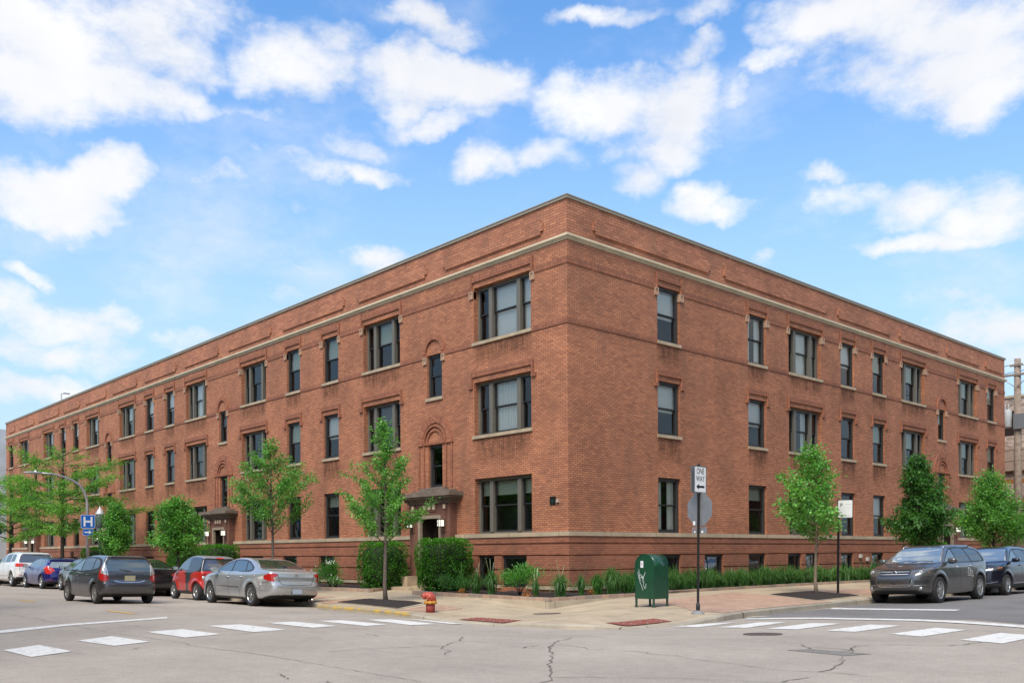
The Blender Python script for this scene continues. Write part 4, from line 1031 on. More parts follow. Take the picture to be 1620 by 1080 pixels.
def paint(name, c, metal=.6, rough=.32, flake=.06):
    m, nt, b = mat(name)
    tc = nd(nt, 'ShaderNodeTexCoord'); n = nd(nt, 'ShaderNodeTexNoise', {'Vector': tc.outputs['Object'], 'Scale': 2.2, 'Detail': 6, 'Roughness': .65})
    mr = nd(nt, 'ShaderNodeMapRange', {'Value': n.outputs['Fac'], 'From Min': .3, 'From Max': .7, 'To Min': 1-flake, 'To Max': 1+flake})
    s = nd(nt, 'ShaderNodeVectorMath', {0: c, 'Scale': mr.outputs[0]}, operation='SCALE')
    # road dust low on the body
    sp = nd(nt, 'ShaderNodeSeparateXYZ', {0: tc.outputs['Object']}); dz = nd(nt, 'ShaderNodeMapRange', {'Value': sp.outputs[2], 'From Min': .2, 'From Max': .6, 'To Min': .22, 'To Max': .0})
    dm = nd(nt, 'ShaderNodeMath', {0: dz.outputs[0], 1: n.outputs['Fac']}, operation='MULTIPLY')
    mx = nd(nt, 'ShaderNodeMixRGB', {0: dm.outputs[0], 1: s.outputs[0], 2: (.24, .21, .175, 1)}); nt.links.new(mx.outputs[0], b.inputs['Base Color'])
    rr = nd(nt, 'ShaderNodeMath', {0: dm.outputs[0], 1: 1.2, 2: rough}, operation='MULTIPLY_ADD'); nt.links.new(rr.outputs[0], b.inputs['Roughness'])
    b.inputs['Metallic'].default_value = metal; b.inputs['Coat Weight'].default_value = .8; b.inputs['Coat Roughness'].default_value = .05
    return m
M_TYRE = simple('tyre rubber', (.022, .021, .020), .85, noise=.2)
M_ALLOY = simple('alloy wheel', (.55, .54, .52), .28, metal=.9)
M_ALLOYD = simple('dark wheel hollow', (.02, .02, .02), .6)
M_PLASTIC = simple('black trim plastic', (.022, .022, .023), .55)
M_CHROME = simple('chrome', (.85, .85, .86), .22, metal=1.)
M_UNDER = simple('dark underbody', (.012, .012, .012), .9)
M_RED = simple('red lamp lens', (.40, .015, .012), .12, coat=.6)
M_REDL = simple('bright red lamp lens', (.62, .03, .02), .12, coat=.6)
M_CLEAR = simple('clear lamp lens', (.50, .50, .48), .08, metal=.5, coat=.6)
M_AMBER = simple('amber lamp lens', (.75, .20, .02), .2)
M_PLATE = simple('blank licence plate', (.40, .44, .50), .5); M_PLATE2 = simple('faded tan licence plate', (.36, .32, .20), .5)
def cglass(name, c, refl, tint=None):
    m = bpy.data.materials.new(name); m.use_nodes = True; nt = m.node_tree; nt.nodes.clear(); out = nd(nt, 'ShaderNodeOutputMaterial')
    df = nd(nt, 'ShaderNodeBsdfDiffuse', {'Color': rgb(c)}); gl = nd(nt, 'ShaderNodeBsdfGlossy', {'Color': (.9, .95, .95, 1), 'Roughness': .03}); fr = nd(nt, 'ShaderNodeFresnel', {'IOR': 1.5})
    mr = nd(nt, 'ShaderNodeMath', {0: fr.outputs[0], 1: .9, 2: refl}, operation='MULTIPLY_ADD'); mr.use_clamp = True
    mx = nd(nt, 'ShaderNodeMixShader', {0: mr.outputs[0], 1: df.outputs[0], 2: gl.outputs[0]}); nt.links.new(mx.outputs[0], out.inputs[0]); return m
G_DARK = cglass('tinted car glass', (.022, .022, .022), .10)
G_MID = cglass('car side glass', (.05, .055, .045), .22)
G_WIND = cglass('windscreen glass', (.17, .19, .175), .50)  # pale base colour paints in the sky's reflection
G_REAR = cglass('rear window glass', (.045, .035, .035), .16)

def wheel_parts(parent, x, y, r, w, style, side):
    """tyre with its rim; side = +1 left, -1 right"""
    tb = MB(); rr = r*.66
    prof = [(rr, -w/2+.01), (r*.90, -w/2), (r*.975, -w/2+.02), (r, -w/2+.05), (r, w/2-.05), (r*.975, w/2-.02), (r*.90, w/2), (rr, w/2-.01)]
    tb.lathe([(a, b*side) for a, b in prof], (0, 0, 0), 36, axis='y')
    o = tb.build('wheel', M_TYRE, parent, fix=True); o.location = (x, y, r)
    rb = MB(); f = w/2-.012
    rb.lathe([(rr, f*side), (rr*.93, f*side), (rr*.90, (f-.03)*side), (rr*.88, (f-.10)*side)], (0, 0, 0), 30, axis='y', m=0)
    rb.lathe([(rr*.90, (f-.09)*side), (.001, (f-.09)*side)], (0, 0, 0), 20, axis='y', m=1)
    n, ws, double, cover = style
    for k in range(n):
        for off in ((-.5, .5) if double else (0,)):
            a = 2*PI*k/n + off*double
            def P(rad, tw, d): return (rad*math.cos(a)-tw*math.sin(a), (f-d)*side, rad*math.sin(a)+tw*math.cos(a))
            w0, w1 = ws*.75, ws
            for d0, d1 in ((.012, .05),):
                A = [P(rr*.10, -w0, d0), P(rr*.10, w0, d0), P(rr*.93, w1, d0+.004), P(rr*.93, -w1, d0+.004)]; B = [P(rr*.10, -w0, d1), P(rr*.10, w0, d1), P(rr*.93, w1, d1), P(rr*.93, -w1, d1)]
                rb.quad(*A, 0); rb.quad(A[0], B[0], B[3], A[3], 0); rb.quad(A[1], B[1], B[2], A[2], 0)
    rb.lathe([(rr*.24, (f-.05)*side), (rr*.23, (f-.004)*side), (rr*.17, f*side), (.001, (f+.003)*side)], (0, 0, 0), 16, axis='y', m=0)
    rb.build('rim', [cover or M_ALLOY, M_ALLOYD], o, fix=True)
    return o

class Car:
    def __init__(c, kind, side, sect, plan, WB, wr, h, arch=None, bow=.10, ks=.05, kp=.12, flare=.02):
        c.root = empty(kind, (0, 0, 0)); c.WB, c.wr = WB, wr; c.h = h
        sp, se, pl = catmull(side), catmull(sect, 5, False), catmull(plan, 6, False)
        se = np.concatenate([se, [sect[-1][:2]], [(-sect[-1][0], sect[-1][1])], [(-p[0], p[1]) for p in se[::-1]]]) if False else np.concatenate([se, [sect[-1][:2]]]); se = np.concatenate([se, np.stack([-se[::-1, 0], se[::-1, 1]], 1)])
        pl = np.concatenate([pl, [plan[-1][:2]]]); pl = np.concatenate([pl, np.stack([pl[::-1, 0], -pl[::-1, 1]], 1)])
        x0, x1 = sp[:, 0].min()-3*h, sp[:, 0].max()+3*h; y1 = se[:, 0].max()+.05+3*h; z0, z1 = sp[:, 1].min()-3*h, sp[:, 1].max()+3*h
        X = np.arange(x0, x1, h); Y = np.arange(-math.ceil(y1/h)*h, y1+h, h); Z = np.arange(z0, z1, h)
        xx, yy, zz = np.meshgrid(X, Y, Z, indexing='ij')
        # side silhouette, bowed across the width
        gx = np.arange(x0-.3, x1+.3, h*.5); gz = np.arange(z0-.1, z1+.1, h*.5); g = sd_poly(sp, *np.meshgrid(gx, gz, indexing='ij'))
        xb = xx + bow*yy**2*np.tanh(xx/.7)
        def samp(G, a0, b0, st, A, B):
            a = np.clip((A-a0)/st, 0, G.shape[0]-1.001); b = np.clip((B-b0)/st, 0, G.shape[1]-1.001); i, j = a.astype(int), b.astype(int); fa, fb = a-i, b-j
            return G[i, j]*(1-fa)*(1-fb)+G[i+1, j]*fa*(1-fb)+G[i, j+1]*(1-fa)*fb+G[i+1, j+1]*fa*fb
        dS = samp(g, gx[0], gz[0], h*.5, xb, zz)
        dP = sd_poly(pl, *np.meshgrid(X, Y, indexing='ij'))[:, :, None]
        dC = sd_poly(se, *np.meshgrid(Y, Z, indexing='ij'))[None]
        F = smax(smax(dS, dP, kp), dC, ks)
        rw = arch or wr*1.17
        for xw in (WB/2, -WB/2):
            r = np.hypot(xx-xw, zz-wr); fl = flare*np.exp(-((r-rw-.03)/.05)**2)*(np.abs(yy) > .4)*np.clip((zz-wr*.6)/.2, 0, 1); F = F-fl
            F = np.maximum(F, np.minimum(rw-r, np.abs(yy)-(se[:, 0].max()-.34)))
        c.F, c.o = F, (X[0], Y[0], Z[0])
        V, Q = surface_net(F, c.o, h)
        c.V, c.Q = V, Q
        G = np.stack(np.gradient(F, h), -1)
        def gr(P):
            a = np.clip((P-np.array(c.o))/h, 0, np.array(F.shape)-1.001); i = a.astype(int); f = a-i; out = 0
            for dx in (0, 1):
                for dy in (0, 1):
                    for dz in (0, 1):
                        w = (f[:, 0] if dx else 1-f[:, 0])*(f[:, 1] if dy else 1-f[:, 1])*(f[:, 2] if dz else 1-f[:, 2]); out = out+G[i[:, 0]+dx, i[:, 1]+dy, i[:, 2]+dz]*w[:, None]
            return out/(np.linalg.norm(out, axis=1)[:, None]+1e-9)
        c.N = gr(V)
        c.cls = []
        c.half = se[:, 0].max()
    VIEW = {'side': (0, 2), 'rear': (1, 2), 'front': (1, 2), 'top': (0, 1)}
    def cut(c, name, view, poly, material, cond=None, split=None, smooth=True, mirror=True):
        """faces inside a polygon of one view become a part of their own; edges are snapped to the polygon"""
        poly = catmull(poly, 5) if smooth else np.array([p[:2] for p in poly], float)
        u, v = c.VIEW[view]; V, N = c.V, c.N
        U = np.abs(V[:, 1]) if (u == 1 and mirror) else V[:, u]; W = np.abs(V[:, 1]) if v == 1 else V[:, v]
        ok = {'side': np.abs(N[:, 1]) > .38, 'rear': N[:, 0] < -.25, 'front': N[:, 0] > .2, 'top': N[:, 2] > .5}[view]
        lo, hi = poly.min(0)-2*c.h, poly.max(0)+2*c.h; near = ok & (U > lo[0]) & (U < hi[0]) & (W > lo[1]) & (W < hi[1])
        if cond is not None: near &= cond(V, N)
        I = np.where(near)[0]
        if len(I):
            e = 1e-3; d = sd_poly(poly, U[I], W[I]); s = np.abs(d) < c.h*.55
            gu = (sd_poly(poly, U[I]+e, W[I])-d)/e; gv = (sd_poly(poly, U[I], W[I]+e)-d)/e
            sg = np.where(V[I, 1] < 0, -1, 1)
            mu = -d*gu*(sg if (u == 1 and mirror) else 1); mv = -d*gv*(sg if v == 1 else 1)
            J = I[s]; V[J, u] += mu[s]; V[J, v] += mv[s]
        C = V[c.Q].mean(1); NC = N[c.Q].mean(1)
        CU = np.abs(C[:, 1]) if (u == 1 and mirror) else C[:, u]; CW = np.abs(C[:, 1]) if v == 1 else C[:, v]
        okf = {'side': np.abs(NC[:, 1]) > .34, 'rear': NC[:, 0] < -.2, 'front': NC[:, 0] > .15, 'top': NC[:, 2] > .45}[view]
        if cond is not None: okf = okf & cond(C, NC)
        m = np.zeros(len(C), bool); K = np.where(okf & (CU > lo[0]) & (CU < hi[0]) & (CW > lo[1]) & (CW < hi[1]))[0]
        if len(K): m[K] = sd_poly(poly, CU[K], CW[K]) < 0
        c.cls.append((name, m, material, split))
        return m
    def finish(c, body_mat, under=None):
        taken = np.zeros(len(c.Q), bool); parts = []
        C = c.V[c.Q].mean(1)
        for name, m, material, split in reversed(c.cls):
            m = m & ~taken; taken |= m
            if split == 'lr': parts += [(name, m & (C[:, 1] > 0), material), (name, m & (C[:, 1] <= 0), material)]
            else: parts.append((name, m, material))
        NC = c.N[c.Q].mean(1)
        un = ~taken & ((NC[:, 2] < -.75) & (C[:, 2] < .45) | (np.abs(C[:, 1]) < c.half-.20) & (C[:, 2] < c.wr*2.35) & ((np.hypot(C[:, 0]-c.WB/2, C[:, 2]-c.wr) < c.wr*1.3) | (np.hypot(C[:, 0]+c.WB/2, C[:, 2]-c.wr) < c.wr*1.3)))
        parts.append(('underbody', un, M_UNDER)); parts.append(('body', ~taken & ~un, body_mat))
        def comps(m):
            ids = np.where(m)[0]; q = c.Q[ids]; par = {}
            lab = np.arange(len(c.V))
            for _ in range(400):
                mn = lab[q].min(1); new = lab.copy(); np.minimum.at(new, q.ravel(), np.repeat(mn, 4))
                if (new == lab).all(): break
                lab = new
            L = lab[q[:, 0]]; return ids, L
        final = []; body_extra = np.zeros(len(c.Q), bool)
        for name, m, material in parts:
            if name in ('body', 'underbody') or m.sum() < 2: final.append((name, m, material)); continue
            ids, L = comps(m)
            for l in np.unique(L):
                k = ids[L == l]; mm = np.zeros(len(c.Q), bool); mm[k] = True
                if len(k) < 14: body_extra |= mm
                else: final.append((name, mm, material))
        parts = [(n_, (m_ | body_extra) if n_ == 'body' else m_, t_) for n_, m_, t_ in final]
        for name, m, material in parts:
            if m.sum() < 2: continue
            Q = c.Q[m]; ids, inv = np.unique(Q, return_inverse=True); me = bpy.data.meshes.new(name); F = inv.reshape(-1, 4)
            me.from_pydata(c.V[ids].tolist(), [], F.tolist()); me.materials.append(material); me.update()
            me.polygons.foreach_set('use_smooth', [True]*len(F)); me.normals_split_custom_set_from_vertices([tuple(n) for n in c.N[ids]])
            link(name, me, c.root)
        tris = c.Q
        c.bvh = BVHTree.FromPolygons([tuple(v) for v in c.V], [tuple(int(i) for i in q) for q in c.Q])
    def hit(c, axis, a, b, sgn=1):
        """point and normal on the skin seen from the side (x, z), rear (y, z), front (y, z) or top (x, y)"""
        if axis == 'side': o, d = Vector((a, 3*sgn, b)), Vector((0, -sgn, 0))
        elif axis == 'rear': o, d = Vector((-6, a, b)), Vector((1, 0, 0))
        elif axis == 'front': o, d = Vector((6, a, b)), Vector((-1, 0, 0))
        else: o, d = Vector((a, b, 4)), Vector((0, 0, -1))
        p, n, _, _ = c.bvh.ray_cast(o, d)
        return (p, n) if p is not None else (None, None)
    def strip(c, name, axis, pts, w, m, sgns=(1, -1), th=.003, step=.06, lift=0.0):
        mb = MB()
        for sg in sgns:
            P = []
            for p, q in zip(pts[:-1], pts[1:]):
                L = math.hypot(q[0]-p[0], q[1]-p[1]); n = max(1, int(L/step)); P += [(p[0]+(q[0]-p[0])*i/n, p[1]+(q[1]-p[1])*i/n) for i in range(n)]
            P.append(pts[-1]); H = []
            for a, b in P:
                h, n = c.hit(axis, a*(sg if axis in ('rear', 'front') else 1), b*(sg if axis == 'top' else 1), sg)
                if h is None: continue
                H.append((h, n))
            if len(H) < 2: continue
            rows = [[], [], [], []]
            for i, (h, n) in enumerate(H):
                t = (H[min(i+1, len(H)-1)][0]-H[max(i-1, 0)][0]).normalized(); s = n.cross(t).normalized()
                rows[0].append(h-s*w/2+n*lift); rows[1].append(h-s*w/2+n*(th+lift)); rows[2].append(h+s*w/2+n*(th+lift)); rows[3].append(h+s*w/2+n*lift)
            mb.grid(rows, 0, False)
        return mb.build(name, m, c.root)
    def seams(c, lines):
        mb = MB()
        for pts in lines:
            o = c.strip('panel_gap', 'side', pts, .011, M_UNDER, th=.0015, step=.04)
            me = o.data; n = len(mb.v); mb.v += [tuple(v.co) for v in me.vertices]
            for p in me.polygons: mb.f.append(tuple(n+i for i in p.vertices)); mb.m.append(0); mb.sm.append(False)
            bpy.data.objects.remove(o)
        return mb.build('panel_gap', M_UNDER, c.root)
    def blob(c, name, ctr, r, m, seg=12, parent=None, pw=2.6):
        """rounded box for mirrors and the like"""
        mb = MB(); rows = []
        for i in range(seg+1):
            t = -PI/2+PI*i/seg; row = []
            for j in range(seg*2):
                a = 2*PI*j/(seg*2); f = lambda v: math.copysign(abs(v)**(2/pw), v)
                row.append((ctr[0]+r[0]*f(math.cos(t))*f(math.cos(a)), ctr[1]+r[1]*f(math.cos(t))*f(math.sin(a)), ctr[2]+r[2]*f(math.sin(t))))
            rows.append(row)
        mb.grid(rows, 0, True, True); return mb.build(name, m, parent or c.root, merge=True)
    def mirrors(c, x, z, m, r=(.09, .12, .075), glassm=None):
        for sg in (1, -1):
            p, n = c.hit('side', x, z, sg)
            if p is None: continue
            y = p.y+sg*(r[1]+.05); o = c.blob('wing_mirror', (x, y, z+.03), r, m)
            mb = MB(); mb.box(x-.02, x+.03, min(p.y-sg*.01, y), max(p.y-sg*.01, y), z-.03, z+.0); mb.build('stalk', M_PLASTIC, o)
            mb = MB(); mb.box(x-r[0]-.002, x-r[0]*.85, y-r[1]*.8, y+r[1]*.8, z+.03-r[2]*.75, z+.03+r[2]*.75); mb.build('mirror_glass', G_WIND, o)
    def handle(c, x, z, m, L=.19):
        for sg in (1, -1):
            p, n = c.hit('side', x, z, sg)
            if p is None: continue
            mb = MB(); y = p.y+sg*.03
            mb.tube([(x-L/2, p.y, z), (x-L/2+.03, y, z+.002), (x+L/2-.03, y, z+.004), (x+L/2, p.y, z+.004)], [.009, .014, .014, .009], 6)
            mb.build('door_handle', m, c.root)
    def wheels(c, style, y, w=.2, cover=None):
        for xw in (c.WB/2, -c.WB/2):
            for sg in (1, -1): wheel_parts(c.root, xw, sg*(y-w/2), c.wr, w, style, sg)
    def plate(c, axis, z, m, w=.31, hh=.16, y=0.):
        p, n = c.hit(axis, y, z)
        if p is None: return
        s = -1 if axis == 'rear' else 1
        mb = MB(); mb.box(p.x, p.x+s*.02, y-w/2, y+w/2, z-hh/2, z+hh/2); o = mb.build('licence_plate', m, c.root)
        mb = MB(); mb.box(p.x-s*.005, p.x+s*.012, y-w/2-.012, y+w/2+.012, z-hh/2-.012, z+hh/2+.012); mb.build('plate_frame', M_PLASTIC, o)

def wiper(c, y0, z0, y1, z1, axis='rear', m=None):
    a, _ = c.hit(axis, y0, z0); b, _ = c.hit(axis, y1, z1)
    if a is None or b is None: return
    s = Vector((-.03, 0, 0)) if axis == 'rear' else Vector((.02, 0, .03))
    mb = MB(); mid = (a+b)/2+s*1.3; mb.tube([a+s*.4, mid, b+s*.5], [.012, .010, .008], 5); mb.build('wiper', M_PLASTIC, c.root)

# --- the silver sedan
def sedan_silver():
    c = Car('parked_car', [(-2.30,.30),(-2.50,.36),(-2.585,.50),(-2.58,.66),(-2.52,.74),(-2.50,.92),(-2.43,1.035),(-2.2,1.085),(-1.80,1.115),(-1.45,1.25),(-1.05,1.375),(-.6,1.445),(-.1,1.46),(.35,1.40),(.8,1.235),(1.22,1.03),(1.5,.975),(1.9,.885),(2.2,.76),(2.36,.62),(2.40,.45),(2.33,.27),(2.0,.22),(1.0,.20),(-1.2,.20),(-2.0,.24)],
        [(0,.1,1),(.80,.1,1),(.86,.22),(.905,.42),(.925,.62),(.915,.82),(.88,.97),(.80,1.10),(.70,1.28),(.60,1.41),(.45,1.52),(0,1.55,1)],
        [(-2.62,0,1),(-2.60,.45),(-2.50,.72),(-2.2,.86),(-1.5,.93),(0,.945),(1.3,.92),(1.9,.85),(2.25,.68),(2.38,.42),(2.42,0,1)], 2.81, .335, .028, bow=.08, ks=.06)
    sil = paint('silver car paint', (.50, .50, .49), .6, .26)
    gcut = lambda V, N: (V[:, 2] > .95)
    c.cut('window_trim', 'side', [(1.08,1.02,1),(.62,1.24),(.15,1.375),(-.3,1.40),(-.85,1.345),(-1.32,1.175),(-1.38,1.07),(-1.2,1.02,1)], M_PLASTIC, lambda V, N: V[:, 2] > .98)
    c.cut('side_window', 'side', [(.98,1.035,1),(.60,1.215),(.14,1.35),(.10,1.355,1),(.02,1.03,1)], G_MID, split='lr')
    c.cut('side_window', 'side', [(.04,1.36,1),(-.3,1.375),(-.72,1.34,1),(-.92,1.04,1),(-.06,1.03,1)], G_MID, split='lr')
    c.cut('side_window', 'side', [(-.78,1.33,1),(-1.05,1.25),(-1.26,1.15),(-1.27,1.09),(-.98,1.045,1)], G_MID, split='lr')
    c.cut('windshield', 'front', [(0,1.40,1),(.48,1.37),(.56,1.34),(.74,1.05),(.70,1.02),(0,1.03,1)], G_WIND, lambda V, N: (V[:, 0] > .2) & (V[:, 0] < 1.4) & (N[:, 2] > .3), smooth=False)
    c.cut('rear_window', 'rear', [(0,1.42,1),(.40,1.41),(.52,1.37),(.72,1.15),(.68,1.125),(0,1.14,1)], G_REAR, lambda V, N: (V[:, 0] < -.7) & (V[:, 0] > -2.05) & (N[:, 2] > .25), smooth=False)
    tl = lambda V, N: V[:, 0] < -2.05
    c.cut('taillight', 'rear', [(.52,.76,1),(.60,.97,1),(.80,1.0),(.98,.97),(.98,.80),(.80,.755)], M_RED, tl, split='lr')
    c.cut('taillight', 'side', [(-2.7,.76),(-2.7,.98),(-2.42,1.0),(-2.18,.93),(-2.12,.87),(-2.3,.78)], M_RED, tl, split='lr')
    c.cut('reversing_light', 'rear', [(.54,.80,1),(.59,.93,1),(.72,.86,1),(.68,.80,1)], M_CLEAR, tl, split='lr', smooth=False)
    c.cut('headlight', 'front', [(.42,.62),(.42,.74),(.62,.80),(.95,.80),(.95,.68),(.7,.62)], M_CLEAR, lambda V, N: V[:, 0] > 1.9, split='lr')
    c.cut('grille', 'front', [(0,.52),(0,.72),(.30,.70),(.33,.62),(.27,.52)], M_PLASTIC, lambda V, N: V[:, 0] > 2.1)
    c.cut('sill', 'side', [(-1.0,.1,1),(-1.0,.27,1),(1.0,.27,1),(1.0,.1,1)], M_PLASTIC, lambda V, N: V[:, 2] < .3, smooth=False)
    c.finish(sil)
    c.seams([[(.98,1.02),(1.02,.8),(.96,.5),(.92,.28)], [(.06,1.02),(.04,.6),(.04,.28)], [(-.86,1.03),(-.92,.85),(-.84,.72),(-.72,.5),(-.70,.28)], [(-2.08,.72),(-2.35,.725)], [(.98,1.0),(1.6,.93),(2.0,.82)]])
    c.strip('trunk_gap', 'rear', [(-.62,1.04),(-.55,.78),(-.48,.665),(0,.655),(.48,.665),(.55,.78),(.62,1.04)], .012, M_UNDER, sgns=(1,))
    c.strip('trunk_crease', 'rear', [(-.5,.86),(0,.875),(.5,.86)], .02, sil, sgns=(1,), th=.012)
    c.strip('side_moulding', 'side', [(-.62,.56),(.86,.585)], .035, M_CHROME, th=.008)
    c.strip('bumper_crease', 'side', [(-2.35,.50),(-1.95,.51)], .02, sil, th=.008)
    c.mirrors(.83, 1.03, simple('silver mirror cap', (.30, .33, .33), .35, metal=.4)); c.handle(-.05+.18, .86, M_CHROME, .17); c.handle(-.78, .87, M_CHROME, .17)
    c.plate('rear', .47, M_PLATE, .32, .15)
    p, n = c.hit('rear', 0, .93)
    mb = MB()
    for k in range(20):
        a0, a1 = 2*PI*k/20, 2*PI*(k+1)/20
        for r0, r1 in ((.047, .058),): mb.quad(*[(p.x-.012, r*math.cos(t), .93+r*math.sin(t)) for r, t in ((r0, a0), (r1, a0), (r1, a1), (r0, a1))], 0)
    for s_ in (-.02, 0, .02): mb.poly([(p.x-.014, s_-.011, .955-s_*.5), (p.x-.014, s_+.011, .955-s_*.5), (p.x-.014, s_+.009, .93-s_*.5), (p.x-.014, s_, .912-s_*.5), (p.x-.014, s_-.009, .93-s_*.5)])
    mb.build('emblem', M_CHROME, c.root)
    c.blob('fuel_flap', (-1.55, c.hit('side', -1.55, .88, 1)[0].y-.006, .88), (.085, .008, .085), sil, 10)
    c.wheels((8, .034, 0, None), .905, .205)
    mb = MB(); mb.tube([(-2.45, -.5, .24), (-2.62, -.5, .23)], .03, 10); mb.build('exhaust', M_CHROME, c.root)
    return c.root
def two_seater():
    c = Car('parked_car', [(-1.15,.30),(-1.32,.36),(-1.35,.55),(-1.335,.78),(-1.31,.93),(-1.24,1.05),(-1.16,1.28),(-1.06,1.45),(-.85,1.515),(-.3,1.54),(.08,1.50),(.42,1.33),(.74,1.08),(.95,.97),(1.18,.86),(1.31,.70),(1.345,.5),(1.30,.28),(1.0,.22),(0,.20),(-.8,.22)],
        [(0,.1,1),(.68,.1,1),(.73,.25),(.77,.45),(.785,.66),(.765,.86),(.73,1.0),(.68,1.15),(.61,1.35),(.53,1.48),(.35,1.60),(0,1.62,1)],
        [(-1.37,0,1),(-1.35,.42),(-1.27,.66),(-1.0,.765),(0,.79),(.8,.765),(1.15,.68),(1.30,.42),(1.36,0,1)], 1.867, .30, .025, bow=.10, ks=.06, flare=.035)
    red = paint('red car panel', (.50, .022, .012), .15, .30); blk = paint('black safety cell paint', (.03, .03, .033), .4, .3)
    # roof and body cell are black, the panels red
    c.cut('safety_cell', 'side', [(.98,.98,1),(.6,1.2),(.1,1.6,1),(-1.5,1.7,1),(-1.5,.97,1),(-.78,.99),(-.52,.92),(-.32,.5),(-.30,.28,1),(.62,.24,1),(.62,.33,1),(-.08,.33,1),(-.12,.5),(-.06,.96,1)], blk, smooth=False)
    c.cut('safety_cell', 'rear', [(0,1.0,1),(0,1.7,1),(.9,1.7,1),(.9,1.0,1)], blk, smooth=False)
    c.cut('door_skin', 'side', [(-.02,1.0,1),(.74,1.02,1),(.70,.6),(.60,.37,1),(-.12,.36,1)], red, smooth=False, split='lr')
    c.cut('roof_panel', 'top', [(-1.3,-.1),(-1.3,.7),(.25,.7),(.25,-.1)], simple('silver grey roof', (.30, .29, .30), .3, metal=.3), lambda V, N: (V[:, 2] > 1.42) & (N[:, 2] > .75), smooth=False)
    c.cut('side_window', 'side', [(.78,1.04,1),(.44,1.27),(.10,1.44),(-.12,1.475,1),(-.17,1.03,1)], G_MID, split='lr')
    c.cut('quarter_window', 'side', [(-.22,1.48,1),(-.60,1.45,1),(-.46,1.08,1),(-.26,1.02,1)], G_DARK, split='lr')
    c.cut('windshield', 'front', [(0,1.47,1),(.45,1.45),(.64,1.06),(0,1.04,1)], G_WIND, lambda V, N: (V[:, 0] > .1) & (V[:, 0] < .95) & (N[:, 2] > .3), smooth=False)
    c.cut('rear_window', 'rear', [(0,1.40,1),(.50,1.38),(.62,1.10),(.62,1.04),(0,1.03,1)], G_REAR, lambda V, N: V[:, 2] > 1.0, smooth=False)
    c.cut('lower_trim', 'side', [(-.9,.1,1),(-.9,.26,1),(-.3,.34,1),(.62,.30,1),(.62,.1,1)], M_PLASTIC, smooth=False)
    c.cut('headlight', 'front', [(.45,.66),(.45,.82),(.75,.84),(.75,.68)], M_CLEAR, lambda V, N: V[:, 0] > .9, split='lr')
    c.finish(red)
    for sg in (1, -1):
        for z, m in ((.90, M_RED), (.77, M_CLEAR)):
            p, n = c.hit('rear', sg*.62, z); mb = MB(); mb.lathe([(.075, 0), (.065, -.02), (.001, -.028)], (p.x+.008, p.y, p.z), 18, axis='x'); mb.build('taillight', m, c.root)
    c.strip('third_brake_light', 'rear', [(-.12,1.435),(.12,1.435)], .035, M_REDL, sgns=(1,), th=.03)
    c.strip('fuel_cap', 'side', [(-.62,1.02),(-.60,1.02)], .02, M_CHROME, th=.01)
    c.seams([[(.74,1.0),(.78,.75),(.66,.40)], [(.70,.62),(.42,.70),(.2,.74)]])
    c.strip('air_inlet', 'side', [(-.52,.80),(-.42,.66)], .05, M_PLASTIC, th=.002)
    c.mirrors(.62, 1.05, M_PLASTIC, (.085, .10, .075))
    p, n = c.hit('side', -.02, .95, 1)
    c.handle(-.02, .93, M_PLASTIC, .2); c.plate('rear', .62, M_PLATE, .3, .15)
    c.wheels((14, .012, 0, None), .765, .17)
    return c.root
